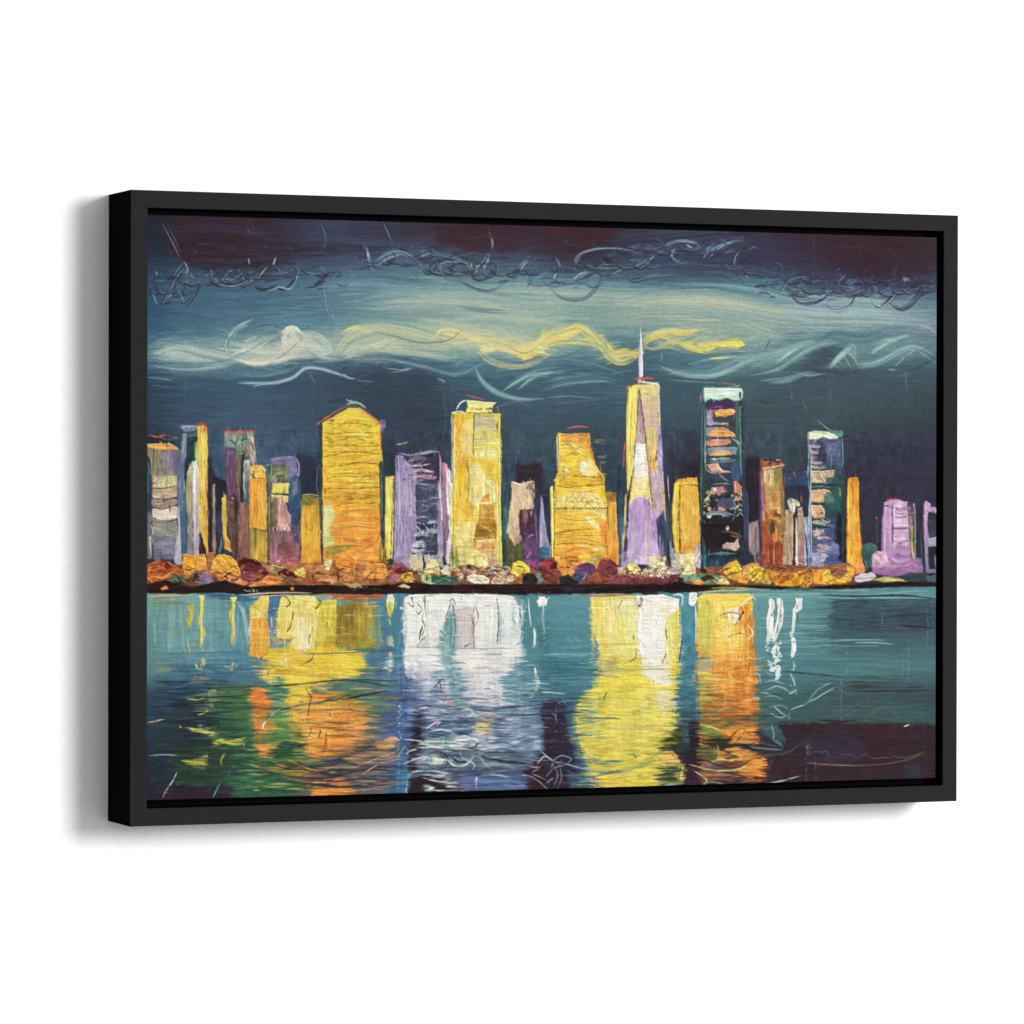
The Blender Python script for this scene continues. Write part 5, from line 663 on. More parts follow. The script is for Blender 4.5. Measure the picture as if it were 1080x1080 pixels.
P("8c6c58 a07c68 6c4c40","478,600 486,596 496,595 506,598 514,600 514,608 500,610 484,610 478,608",n=.35,d='b',h=.9); for_=[("e0b060",482,603,3),("d8b884",492,600,2.6),("4c3030",494,598,2.6),("d89c60",506,601,4),("ecd8a8",486,608,3),("c8a878",500,603,3)]
for c,x,y,r in for_: DOT(c,x,y,r)
LN("3c2824","496,606 498,600 502,601 503,606","484,600 490,598 492,606","478,604 484,603")
P("f0ead0 ece4c4","492,608 500,606 510,607 516,611 515,616 500,616 492,613",h=1.2,n=.06); LN("4c3c2c","491,606 493,612 500,616 510,616"); P("b09c8c a48c7c c4b0a0","510,604 518,598 526,598 532,602 530,606 516,607",h=.8,n=.2); S_("5c4444","512,603 520,602 530,602",1.4); S_("dcd0bc","516,600 524,598",1.2)
P("d0b894 c8ac88 dcc4a4","517,616 520,609 528,605 534,604 537,610 535,616",h=.9,n=.16); LN("5c4434","520,614 526,606","526,615 531,606","532,616 534,608"); DOT("dcc8a0",538,610,4); LN("5c4834","534,610 537,606 541,608 541,613 536,614"); DOT("d8c0a8",536,601,2.4); DOT("c0a090",541,603,2); P("b46c3c a05434","542,608 550,606 552,616 544,616",e=1,n=.3)
P("f4dc50 f2d848 f0e060","539,604 541,594 547,591 553,593 557,598 560,604 550,604 545,608",h=1.2,n=.1); S_("b08420","551,598 553,602 552,604",1.8,br=0); P("2c3028 242824 3c4438","549,616 552,608 558,604 564,606 567,612 565,617",n=.4,h=.8); P("6c9080","565,606 570,604 573,612 568,615",e=1); S_("c8485c","561,604 563,596 566,589",2,h=1); S_("b0788c","556,592 560,598",1)
P("8c3c40 983f44 7c3438","569,596 574,590 583,588 588,593 588,600 578,602 571,603",n=.16,d='b'); P("502024","580,596 586,593 588,600 580,600",e=.8); P("6c3434 8c3c3c 6c4434","572,606 575,600 584,601 590,607 592,611 588,616 576,613",h=.9,n=.2,d='b'); S_("b4606c","577,600 584,604 590,608",1.6); S_("a05c6c","568,596 572,592",3)
P("f09c44 e89040 f0a450","588,592 596,592 604,598 604,608 592,607 590,600",n=.14); LN("a05020","592,594 597,598 599,606","586,598 590,606"); P("e4a05c","598,596 610,594 608,602 603,608",e=1); P("5c3c60 6c4868 5c5084 3c64a0","604,608 607,600 612,595 620,593 628,597 630,602 622,610 612,612",h=.9,d='d',n=.12); S_("98b8d0","614,612 617,608 618,604",1); P("2f4438 1c2c2c","590,608 600,606 604,611 612,613 610,616 590,616",e=.8); S_("2f5c80","604,611 614,613 616,616",1.8)
P("80404c 7a3c48 6c3844","629,600 632,592 635,589 644,590 652,596 656,602 654,607 642,610 632,607",h=.9,n=.12,d='b'); P("90503c a05840 7c3c34","618,614 620,606 628,603 636,604 648,608 642,614 630,616",n=.35,d='d',h=.9); LN("3c1c1c","622,606 630,602 640,605","632,590 642,590 650,596","634,606 636,612","640,610 648,606"); S_("b46c54","622,610 626,606",1.2); P("94545c 8c4c54","642,612 650,606 660,606 666,610 660,615 644,615",n=.16)
P("7c3c44 84444c 703840","658,608 680,610 700,607 712,604 716,609 712,614 700,616 660,615",h=.7,n=.2); S_("b88c88","660,606 664,607 670,609",1); P("f2e47c f0e090","661,597 664,594 671,595 675,600 674,606 664,605",h=1.1,n=.1); P("d0a890","650,598 660,598 660,606 652,606",e=1)
for i in range(11): x=676+i*2.9; S_(["f0e6bc","e8dca8","dccca0"][i%3],[(x,609-rng.rand()*2),(x+2.5,603),(x+7,597+rng.rand()*3)],1.7,h=1.2,br=.2)
for i in range(8): x=676+i*3.8; LN("8c6c54",[(x,608),(x+4,601),(x+6,598)],w=.5)
S_("f4ecc8","690,598 697,594 702,598",2,h=1); DOT("ece0d8",701,599,1.8); S_("6c4428","702,590 703,598",1.4); DOT("a0783c",698,591,1.6); SPK("f8f0d0",680,600,706,609,20,.9)
P("e8dc98 ece0a4 dcd488","717,606 723,599 730,595 733,598 734,606 726,609",h=.9,n=.1); LN("4c3c28","717,605 724,600 730,596 733,598"); P("b8b498","708,590 716,596 720,604 712,606",e=1); P("b8a8c0","705,598 712,600 718,606 708,606",e=1)
P("6c8c6c 7c9c80 5c7c5c","715,612 718,606 728,606 740,604 756,606 766,610 768,615 750,616 730,614",h=.8,n=.2); P("3c3c24 2f3020","738,609 744,606 752,607 753,611 742,613",e=1,w=1.4); P("2f3c34 283430","714,608 722,610 720,614 715,613",e=.8); P("e8a850 e89040","730,614 736,612 744,615 740,617 732,617",h=.8); P("e8d48c ecc878","757,612 763,610 769,614 768,616 757,616",h=.8); LN("2c2c20","758,608 757,614","763,610 768,613"); P("3c2c2c","740,598 746,602 744,606 738,603",e=1)
P("f0ac44 f2b850 e8a040","762,598 768,594 776,590 781,596 781,606 778,613 768,610 763,604",h=1,n=.14); LN("8c4c1c","763,600 768,595 776,590","764,600 770,606 774,612"); P("f4c844","771,598 778,594 781,600 780,606 774,606",e=1,h=1); P("f0a048","776,608 786,606 790,612 788,616 778,615",h=.8)
P("8a5c4c 946450 7c5044","812,596 830,598 850,600 876,596 896,594 896,604 820,606",e=1.4,n=.25); P("f4c440 f2cc44 ecb43c","770,598 776,593 782,600 781,608 772,608",h=1,n=.12)
P("d09458 d8a060 c88c50","782,608 784,598 790,594 798,594 806,600 804,612 790,613",n=.16,h=.8); LN("8c5420","783,606 785,598 792,594","806,602 802,610"); P("f6d43c f4d040 f2d850","789,604 791,599 797,597.5 804,599 807,604 804,611 800,615 792,613 789,609",h=1.2,n=.08,w=.7); P("e8b848 c89840 e0c060","802,614 804,606 808,601 812,602 812,610 808,616",h=.9,d='b'); LN("6c4c1c","803,614 806,606 809,602 811,608 808,615"); DOT("f0d87c",811,614,2.4)
P("dc9c30 e4a838 c88828 d89830","812,602 826,603 840,602 852,602 850,616 836,619 818,618 812,610",n=.24,h=1,d='d'); P("a8642c b06c30","820,608 830,606 838,609 834,612 822,612",e=1); LN("6c3c18","818,612 824,606 834,606 840,612","822,615 830,611 836,614","814,604 818,610"); P("a0643c 9c5c44","812,598 830,600 848,600 840,604 818,604",e=1)
P("e0a838 d8983c e8b848 c89038","842,612 844,606 850,603 857,608 857,614 852,620 844,619",h=1.1,w=.8); P("9c5c38","841,606 846,602 856,602 858,608 850,604 844,608",e=.8); LN("4c3410","848,612 850,608 853,610","850,616 854,613","844,618 848,614",w=.8); SPK("6c4418",845,606,857,618,10,.7)
P("ec9c3c f0a040","856,602 868,600 867,616 858,616",h=.8,n=.12); P("f2c23c f0c848 ecb83c","867,601 880,600 890,604 900,602 898,612 886,616 867,616",h=.9,n=.12); LN("7c4c1c","868,600 866,608 867,616","867,602 878,600"); P("a06848 946050 ac7050","875,600 880,596 890,594 895,596 894,604 886,611 878,608",h=.8,w=1,n=.1); P("f0a840","892,596 900,598 902,606 896,610",e=1); LN("8c4424","894,606 898,610")
P("cfc4d0 c0b4c0 d8ccd4","900,610 908,604 920,604 924,608 918,613 902,614",h=.8,n=.16,w=1.4); S_("e8e0e4","906,606 914,608 921,607",1.6); P("b0ac68 a8a05c","918,612 932,608 950,610 958,614 940,615",e=1,n=.2); P("3c5450 34484c 445c54","948,608 958,604 975,604 982,608 975,613 955,613",e=1,n=.24); S_("e8e0b0","934,611 946,612",1.2); P("4c7c80","976,608 988,606 988,613 978,614",e=1,a=.8); S_("d88050","984,616 988,617",1.4)
SPK("f0c878",190,590,560,616,60,.6,.7); SPK("3c201c",156,596,900,616,120,.6,.6); AUTO(600,598,900,614,60,ang='r',ln=(3,7),w=(.8,1.6))
RIDGE(156,592,905,616,10,6,4,.5,.35,.55,h=.9); BODY(156,585,905,618,.25,fx=5,fy=3); AUTO(156,590,905,617,260,ang='r',ln=(3,8),w=(.8,1.8),cj=.25,off=2)
for i in range(330):
    x=rng.uniform(157,900); y=rng.uniform(598,616); l=rng.uniform(4,12); t_=rng.uniform(-.9,.6)
    warm=["3c2018","5c2c1c","c87038","e89848","8c4c30","f0b060","2c1a18","a86040","4c3028","d8844c"]; cool=["4c3030","2c2020","c8a880","e8dcb8","7c5c48","3c5040","a08468","f0e4c4","5c3c34","d8b48c"]; mar=["4c2428","7c3c44","3c2024","94505c","5c3034","b07068","2c1c20","6c4050","4c3038","8c4c44"]
    c=(cool if 440<x<560 else mar if 560<x<715 else warm)[i%10]
    S_(c,[(x-l/2,y-t_*l/2),(x,y+rng.uniform(-1.5,.5)),(x+l/2,y+t_*l/2)],rng.uniform(.6,1.7),a=.72,br=.4,tp=.35,h=1)
# shore
P("2c1a1c 301c1a 241618","155,616 175,612 200,619 230,614 262,618 262,627 230,629 190,627 155,628",n=.4,e=.9); P("2c1c1c","215,616 235,612 250,616 262,621 230,624",e=1,w=1.6)
P("301c1a 241718 3a2018","258,619 300,617 340,617 380,618 420,616 440,614 460,617 520,616 600,616 700,616 716,613 724,616 760,618 800,617 850,620 880,617 905,617 950,613 988,615 988,619 905,620 850,622 800,620 760,624 700,625 640,624 600,626 520,624 440,625 380,626 320,626 258,628",n=.4,e=.7,w=.9)
H("54302a",260,617,700,625,a=.6,den=.35,fx=30); H("1a1216",260,617,760,626,a=.7,den=.4,fx=30); H("4c6458",560,618,760,622,a=.4,den=.2,fx=8); P("2a3c54","590,620 620,620 612,626 596,626",e=1,a=.7); P("141010 1f1816","716,613 730,617 760,617 760,620 720,618",e=.6)
P("f0884c","169,621 175,617 178,621 172,623",h=.9); DOT("f09050",308,621,1.8); P("d8c8a0 e4d8b4","419,618 425,616.5 433,618 432,620.5 424,620",h=.9); S_("b07850","350,613 362,614 372,618",2); P("b89c68","362,615 378,615 384,620 370,620",e=1); SPK("c0b890",370,618,430,624,10,.6); SPK("2f6c58",376,618,400,622,12,.9)
S_("d8c078","155,628.5 170,628 186,627 205,626",1.6); S_("b06858","156,630 175,629 200,629",1.4); S_("e8cc80","188,630 200,628 208,627",1.6); S_("a03c28","208,628 212,624 216,628",1.6); S_("f0e4c4","258,629 270,625.5 290,624 320,624",1.5,h=.8); S_("dcb898","262,630 280,627 310,626.5",1.6); S_("b87058","318,627 345,626.5 372,627",2); S_("c8a888","256,627 268,628 285,627.5",1)
S_("e0d8b8","256,622 264,624 270,623",.8); SPK("e8d8a8",262,620,272,626,6,.7)
# ---------------- the water
xs=[156,200,250,300,360,420,480,540,600,660,720,780,840,900,988]
FIELD(xs,[624,640,660,680,700,715,735,760,775,800,825,854],[
"6aa49c 70a8a8 4c84a0 4c84a0 5a9c94 4c88a0 6ea4a8 4f8c9a 5a98a4 5a98a4 4c90a0 5a98a0 5f9ca0 4c8890 4c8488",
"68a29c 70a8a4 5c98a4 5090a0 5a9494 4c84a0 6ea4a8 4a8894 5494a0 5a98a4 4a909e 5a989c 5c989c 4a7480 3f6470",
"629a9c 74a8a8 609aa4 5090a0 5a9090 4c7ca0 6ea4a4 44808c 508e9a 5494a4 44889a 5a989c 548c94 3f5c68 3d5a66",
"5a9298 6ea2a4 5894a4 5090a0 5a9090 4c7ca0 6ca0a0 42808c 4c8a98 5090a0 448698 5a9498 4c848c 426670 446a72",
"588e94 4a8498 4c84a0 50809c 4c8080 4a78a0 5a90a0 44848c 4a8898 4c88a0 448698 54909a 4f8890 50878e 4a7c84",
"4c7c84 426c8a 46748c 4c7c90 4c7470 4c709c 5888a0 44848e 44809a 4884a0 40809a 4c8890 457c84 457a80 426a72",
"304c6a 2c4c5c 4c7450 5c8c50 5c7c5c 4c6c98 8c98b8 508c98 3c7488 40809c 3c7c94 44787c 3f6468 40585c 3d5056",
"284864 34404c 5c8458 689050 8c7850 46689c 54789c 6c88b0 3c6480 3c6c8c 3c6478 4c7478 3d5e62 3d5a5c 3d5f62",
"26405c 303848 4c7c50 4c7c48 a87c4c 44689c 44688c 6480a8 383450 34608c 3c4450 3c4850 3c2c36 3c2a33 3c2e36",
"203850 34443c 307048 5c7c48 8c7058 486c98 6c8098 5c7ca8 3a2c3c 34608c 3c2c38 40383c 3c2c34 3c3040 3e2c33",
"263040 34383a 348050 5c7048 5c6470 44709c 5c5868 4c6ca4 3a2638 3c608c 3a2836 4c3c3c 3c2a34 3a2c40 3c2c33",
"262c38 382c34 3f8a5a 6c6048 6c5458 3f789c 3c2830 4c70a8 3a2636 34587c 3a2634 3c2a34 3c2a34 382838 3c2c34"])
AUTO(152,628,990,842,420,ang='h',ln=(14,44),w=(1,3.5),cj=.13,bend=.03)
DEFER()
# left mint water
H("84b4a8",156,634,206,690,a=.5,den=.5,d='v',fx=40,fy=3); H("d8c8a0",240,636,262,690,a=.5,den=.3,d='v',fx=30,fy=1.4); H("4c80a0",150,650,160,690,a=.5,d='v',fx=30,fy=2)
S_("3a6890","214,629 240,630 262,632 296,630",4,br=.5); S_("2f5c84","220,627 236,628 248,629",2); S_("8c7c3c","155,636.5 180,636.5 204,636.5",1.1,br=0); S_("7c9084","222,636 245,636.5 262,637",.9)
for p,c,w in (("250,634 258,650 262,680","a0ccc8",4),("256,632 262,650 264,690","3f7898",3),("246,636 250,660 256,690","64a0b0",4),("262,660 264,672 261,682","d8dce0",2),("265,650 263,665 262,672","e8e4d8",1.4)): S_(c,p,w,a=.8,br=.6)
H("3c6a8c",156,690,262,728,a=.6,den=.5,fx=30); H("86b0a4",160,680,260,702,a=.4,den=.35,fx=26); S_("3f6484","170,689 210,688.5 260,688",1,a=.8)
H("84905c",156,694,190,712,a=.7,den=.55,fx=14); H("20384c",156,712,250,760,a=.7,den=.5,fx=26); H("1f2c44",160,740,262,795,a=.75,den=.6,fx=28,fy=1.6); H("4c7080",156,722,215,770,a=.35,den=.3,fx=30)
H("8cac58",200,726,264,760,a=.7,den=.4,fx=26); H("5c8c48",205,722,300,800,a=.55,den=.5,fx=26); H("b8c468",215,724,262,742,a=.6,den=.35,fx=20)
P("3c6840 3c7448 2f6040","225,728 266,726 268,780 262,842 245,842 246,800 232,780",e=3,w=4,n=.3,a=.6); P("3c8c5c 347c50 2c6c48","249,812 300,806 316,822 312,842 246,842",e=2.4,w=3,n=.3,a=.9); P("304838 34503c","182,785 245,788 244,832 186,830",e=4,w=5,n=.25,a=.7); P("3f2638 3a2234","165,830 250,828 246,848 160,848",e=3,w=4,a=.85); H("2c4434",180,780,262,832,a=.5,den=.5,fx=26); H("4c9c5c",240,770,300,840,a=.3,den=.35,fx=20)
for p,c in (("156,746 185,744 225,741 262,742","1f2c30"),("185,739 215,736 262,733","24383c"),("155,758 190,756 230,752","342c3c"),("215,725 250,724.5 300,723 340,719 372,717","34502c"),("160,718 200,720 240,723","2f4438")): S_(c,p,1.4,br=.3)
S_("e0b090","155,762 162,761 175,758",1.2); S_("d8e0d4","156,797 175,796 190,797",1.1,a=.8); P("84a070 6c8c5c","218,728 227,727 228,741 222,747 218,742",d='v',h=.8); LN("2c3c2c","219,729 219,740 221,746"); S_("b8bc70","196,737 208,738 216,736",1.4); S_("e0d088","208,754 216,752 220,748",1.2); DOT("f0dcb0",213,765.5,1.2); S_("e09868","189,765 192,768",1.2)
P("b4b85c c8c86c","194,767 210,769 226,771 228,777 214,773 200,771",w=1.4); P("c8c040 b8b848","223,788 230,779 246,781 256,777 252,786 236,784",w=2,n=.3); P("dccc48 d4c850","192,802 206,801 217,796 219,793 219,803 215,810 212,806 200,806",w=1.4,n=.2,h=.9); S_("c8b850","234,807 233,802 236,796 238,794",2); S_("a8a060","256,782 258,790",2); S_("a8b058","248,784 262,782",2)
S_("c8dce0","187,814 182,824 176,832",1.1,br=0); S_("70c0b8","180,826 174,836 171,842",1.2,br=0); S_("5cb8b8","233,824 229,832 224,842",1.2,br=0); S_("5a6c80","240,818 245,809 249,810 255,817 259,820",1.8); SPK("a0b0b8",156,780,200,842,40,.4,.6)
# first drips
for p,c,w in (("211,628 213,640 211,655 213,668 211,684","e8cc40",3.2),("211,630 212,648 212,680","f4e070",1.2),("201,636 202,646 199,655 200,662","c8b048",4.5),("198,638 202,650 198,660","e0c84c",1.8),("244,629 246,640 243,648 246,662 244,675 245,682","e0c840",3.4),("245,630 246,645 245,664","f4e468",1.6),("213,694 213,700 211,707","d8bc50",2.2),("206,700 208,706","e4c868",1.6),("216,695 214,704","c8b860",1.4),("196,674 200,690","a8ac80",1.2),("236,703 246,705 250,700","c8b468",2.2),("246,698 244,708","d8b870",1.4),("215,662 216,672","d0c070",1)): S_(c,p,w,h=1.3,br=.3,tp=.15)
P("f0e46c","242,628 246,627 249,631 247,635 243,634",h=1.2); P("f0dc58","209,628 215,628 214,634 210,634",h=1.2); LN("6c8090","200,664 201,690","215,640 217,648 213,650","246,682 246,690",w=.5); SPK("a8b078",192,672,222,700,30,.8,.6); H("b8b080",200,710,222,724,a=.6,den=.4,fx=10)
# yellow-orange reflection
P("f0d468 ecd068 f0dc78","273,630 283,628 283,640 281,652 264,653 263,642",h=.9,n=.1); P("eca844 f0a03c f0a850 e8a040","264,652 280,652 284,665 284,690 282,696 263,692",h=.8,n=.16); LN("8c5c20","279,648 280,658 276,664","284,682 280,690 274,695","268,640 276,646"); P("3f78a0 44789c 7ca4b4","284,628 296,629 294,650 290,668 285,672 283,650",d='v',e=1); S_("b8d0d8","286,650 287,662",1.6)
P("f4e080 f0d870 f2dc74 ecd060","293,640 297,630 310,628 338,629 337,638 332,660 331,690 320,702 310,694 306,676 296,674 290,672",w=1.6,n=.12,h=.9); P("f4ecc0 f8f0dc","308,660 314,640 322,660 330,670 328,690 318,700 312,690",e=3,w=2,d='v',a=.5); S_("faeee0","327,660 324,676 326,688 320,698",6,h=1,a=.9); LN("3c3020","336,632 338,636 333,642 330,640","330,662 326,672 326,678","331,688 328,696 318,701","309,646 307,658 303,666","300,628 306,636 302,640",w=.9)
P("dcc858 d4c050 c8b44c","333,634 355,633 355,684 332,686",n=.2,d='h'); P("8c7c34 8a7430 9c8438","355,638 372,636 396,637 396,684 354,684",n=.14,e=1.4); P("a88c3c b09840 98903c","374,636 396,636 396,684 376,684",e=3,w=3); H("6c9c84",380,634,406,684,a=.7,den=.4,d='v',fx=20,fy=2); H("c8b04c",370,636,398,684,a=.5,den=.35,d='v',fx=20,fy=2); P("b06c44 a86448 b47850","338,625 372,626 404,625 404,631 372,634 350,632",e=1,n=.2); P("88ac98","332,628 350,628 352,632 334,634",e=1); S_("7ca494","392,660 400,650 404,640",4,a=.6)
P("ecc440 e8c444 ecc84c e4c04c","276,684 340,682 372,684 386,690 384,706 366,716 330,724 300,726 290,716 282,704",e=2.4,w=3,n=.18); P("8c9488 9ca498","284,672 296,674 308,673 306,680 290,680",e=1,n=.2); H("f0cc50",286,676,378,724,a=.6,den=.4,fx=24); H("d0dcd0",293,688,310,700,a=.7,den=.4,fx=10); S_("f0d8b0","290,696 300,700 306,703",1.6)
S_("4c5c50","310,689 340,689.5 372,688 420,686",1,br=.2); P("f4d85c f0d060","275,718 277,705 284,702 290,708 284,722",h=.9); LN("4c3c20","288,704 283,708 282,714"); P("6c9870","286,716 296,712 300,724 290,728",e=1.4,w=1.4,n=.3); S_("ecd880","330,706 334,712 328,714",2.2)
P("ec8840 e87838 e87438 f08c44","260,726 276,726 288,730 292,742 284,752 270,762 268,742",e=2.4,w=3,n=.2); P("5c9c70 4c8c6c 4c9074","280,724 292,718 300,722 306,734 300,744 288,746 284,738",e=2,w=3,n=.35,d='h'); P("e8d050 f0c850 ecc04c ecc458","302,724 326,720 328,745 322,760 312,766 304,750",e=2,w=3,n=.2); P("f09848 f09440 ee9040 f09040 e88838","324,732 350,728 372,734 386,744 388,762 372,780 352,796 338,800 326,790 320,764",e=2.4,w=4,n=.16); P("f08c40 ec8840","266,752 282,756 290,766 278,776 268,772",e=2,w=3)
H("f4b858",286,726,372,800,a=.6,den=.4,fx=24); H("f0c060",320,715,384,760,a=.6,den=.35,fx=24); H("5c9c50",262,742,322,800,a=.6,den=.45,fx=26); H("4c7840",340,722,420,760,a=.6,den=.4,fx=30); H("c8d070",262,722,330,790,a=.4,den=.3,fx=20)
P("f0a458 ec9448","266,784 280,786 292,784 286,796 274,800",e=1.6,w=3); P("2c6c40 28603a 306c40","284,797 290,788 298,781 322,783 323,796 318,801 295,801",h=.9,n=.2,w=.8); P("f09440 f29c48 ec8c3c","324,776 340,770 348,774 346,796 334,798 324,792",h=.9,n=.14); LN("5c2c18","344,772 343,784 340,794","328,768 326,776","338,770 336,778",w=.8); S_("f4d080","345,746 347,752 344,758 350,759",2.6,h=1); LN("5c3c1c","348,748 348,757 352,758"); S_("e4c88c","334,722 344,728 348,724",2.4); S_("d8a050","338,712 334,724 346,730 362,730",2.2)
P("f4c870","322,769 330,771 336,776 326,780",e=1); S_("5c7c6c","277,768 280,760 286,753 298,748 320,743 340,740 372,728",2,br=.2); S_("e4e8e0","277,769 278,764 281,760",1.6,br=0); S_("7cc8c0","283,757 290,751 299,746",1.3); LN("3c2c24","328,734 326,745 325,755","322,727 328,735","330,736 326,742",w=.9); S_("34583c","332,742 350,739 372,732",2); S_("5c8448","345,738 362,732 380,726",2.2); S_("3c5c3c","300,724 340,718.5 380,717 420,718",1.6)
P("f09840","284,808 300,812 330,813 350,820 330,830 300,820",e=1.6,w=4,a=.6,n=.4)
P("ec8c40 f09444 e88c3c","325,842 330,826 340,818 352,814 366,822 372,834 376,842",e=1.6,w=3,n=.24)
for p,w,c in (("262,800 290,806 320,812 360,812 400,816",2.6,"2c3c34"),("310,804 330,808 350,806 376,800 410,798",3,"2c3c4c"),("322,795 345,803 370,798 390,788 430,786",3,"2f3c50"),("280,800 300,811 318,808 350,814",1.8,"4c3c34"),("300,818 340,822 380,812 430,806",3.4,"2c3c50"),("270,820 320,826 372,830 420,824",3,"2c4048"),("330,812 352,818 340,826 360,832",3,"34304c"),("344,800 372,806 400,812 430,814",2.6,"30405c"),("352,824 390,820 420,812",2.6,"303c58"),("260,812 300,818 330,820",1.8,"2f4c4c"),("290,806 312,810 320,804",1.6,"e8a058"),("300,800 330,812 352,810",1.6,"f0a458"),("262,806 285,812 300,810",2,"d8904c"),("372,810 398,800 420,792",1.4,"d8a078"),("380,818 400,806 424,800",1.2,"dca880"),("372,826 400,830 425,826",2,"c87850"),("365,838 395,836 420,838",2.4,"b86848"),("330,836 350,832 372,836",2,"f4a850"),("345,828 352,818 360,812",3,"24303c")): S_(c,p,w,a=.9,br=.5)
H("2c3850",372,796,425,842,a=.7,den=.55,fx=24,fy=1.8); H("b87858",362,790,425,838,a=.6,den=.35,fx=24,fy=1.6); H("2c3438",262,806,330,842,a=.6,den=.4,fx=26); H("34304c",320,795,372,830,a=.6,den=.45,fx=22,fy=1.6)
P("a08468 98806c","366,800 386,793 410,792 422,798 412,803 372,806",e=2,w=3,a=.8); P("d8a070 e0b080 c88c60","395,788 402,780 412,776 420,778 418,788 408,792 398,791",h=1,n=.25,w=1.4); LN("4c2c20","400,783 408,778 416,777","402,788 410,784"); H("f0a060",360,742,392,786,a=.8,den=.5,fx=24); H("6c9058",376,712,424,760,a=.6,den=.4,fx=26); H("b0a068",372,748,410,784,a=.5,den=.4,fx=22)
P("f4d84c f0cc4c","358,692 372,690 386,694 378,712 362,718",e=3,w=4,n=.2,a=.85); S_("2c3c38","360,738 380,734 410,728",2); S_("6c6c3c","372,740 368,746 376,750 395,750",1); S_("305450","360,716 390,720 418,726",2)
# blue column and its drip
P("4c84a8 4a78a4 4c70a0 44689c 44689c 4270a0 3f789c","420,626 425,626 426,700 436,740 440,780 428,842 416,842 420,780 424,740",e=2.4,w=2,d='v',n=.14); H("2c4474",425,715,445,800,a=.6,den=.5,fx=14,fy=2); H("5c94b0",418,630,428,840,a=.5,den=.4,d='v',fx=30)
P("4c8c9c 4484a0","404,628 424,628 424,700 410,700",e=1.6,d='v',n=.2,a=.8); P("f8f8e4 f4f0b0 f0dc4c e8c840","408,626 413,625 416,632 415,640 412,652 409,648 407,638",h=1.3,w=.8,n=.1); LN("6c6030","410,632 411,642 412,648"); S_("dcdc9c","410,652 412,660",1.2); P("d8d490","408,672 414,671 415,682 409,682",e=2,w=1,a=.8); P("e8e494 f0e8c0","410,688 413,688 414,704 411,711 408,704",e=1.6,a=.9); H("6ca4b0",400,684,430,730,a=.4,den=.4,fx=16); DOT("f4f4f0",423,641.5,1.4)
for i in range(16): DOT(["e8e8ec","c8b8c8","d0a098"][i%3],421+rng.uniform(-1.5,1.5),745+i*3,rng.uniform(.5,1.1))
# white reflection
P("f0f0e8 f2f2ea eeeee8 e8e8e8","427,630 436,627 470,626 526,627 552,632 556,640 550,650 551,682 540,696 520,706 500,700 470,706 440,712 426,700 424,660",e=1.2,w=2,n=.07,h=1); P("f4f4ec","436,627 448,628 447,680 430,682 428,640",h=1.1,n=.05,a=.8); P("e0ecec d8e4e4","528,634 546,636 550,645 549,680 530,684",e=1.4,n=.1)
P("78a8a8 5c9c9c 8cb4b4 6ca4a8","476,640 478,634 480,650 479,720 466,712 461,684 464,668",e=1.4,w=1.6,d='v',n=.24); P("c8bcc0 c4b8b8 ccc4c4","480,640 497,640 502,655 500,684 479,685",e=1.2,w=1,n=.06); P("b8b4b8","440,684 446,670 452,668 452,684",e=1.2,a=.8); H("8cb4b8",524,640,552,690,a=.6,den=.4,fx=10); H("c4ccc8",500,634,530,690,a=.5,den=.3,fx=8); S_("8cbcc0","524,632 526,660 524,684",2); S_("70a0a4","479,686 479,700 481,716",3)
LN("3c3c3c","446,632 448,640 445,652 448,662 444,672","447,628 449,650","440,682 444,676 448,672","474,634 478,632 480,638","470,650 476,636","478,640 480,660 478,684","500,636 499,660 500,684","502,640 504,652 500,662","524,632 526,650 524,680","440,636 444,642 442,648 438,644","490,682 496,678","546,680 550,672 549,652 548,642","430,636 436,640 434,630","510,640 520,638",w=.7)
S_("2c2830","446,660 443,668 442,676",1.3,br=0); S_("8c949c","427,683 450,683 480,683.5 520,684 550,684",.9); S_("3f7c84","354,686 390,685 424,684",1.4,br=.3); for_=0
P("f0f0ec e8e4ec dcd8e4","424,684 465,684 466,700 456,714 440,718 428,712",e=2.6,w=3,n=.1); P("ece8e4 e4e0dc ecece4","484,685 552,685 554,694 538,708 526,718 524,738 500,742 492,725 486,705",e=2.2,w=3.4,n=.1); P("e0dcdc d8d4dc c8c4d4","490,720 526,715 532,725 530,740 500,744",e=2.4,w=4,a=.8)
H("a49cc0",426,698,490,740,a=.7,den=.45,fx=16); H("7c74a8",430,705,486,750,a=.6,den=.35,fx=16); H("f0eef0",436,710,486,760,a=.75,den=.45,fx=14); H("c8b0a8",480,686,540,740,a=.4,den=.3,fx=20); H("4c8490",462,705,486,760,a=.6,den=.5,fx=10); H("6c94a8",520,702,576,745,a=.6,den=.5,fx=22); H("a09cd0",500,735,560,760,a=.6,den=.4,fx=20); H("e8e4e0",498,735,560,770,a=.5,den=.35,fx=20)
P("4c8c98 4c8890","540,626 570,626 574,690 566,740 552,742 556,700 552,690 553,650",e=1.4,d='v',n=.1,a=.8); P("3f7480","566,660 578,655 580,690 572,690",e=3,a=.6); H("34707c",552,690,622,738,a=.5,den=.5,fx=26)
P("60a0a8","470,715 486,720 492,745 484,748 470,740",e=2,w=2,n=.3,a=.8); LN("3c2c44","458,725 464,718 467,716","460,724 466,730","463,717 465,726",w=1); P("2c3c58","472,738 480,736 486,738 480,741",e=.8); S_("d05c68","464,726 472,738 478,744",1.4); S_("e890a0","474,742 480,746",1)
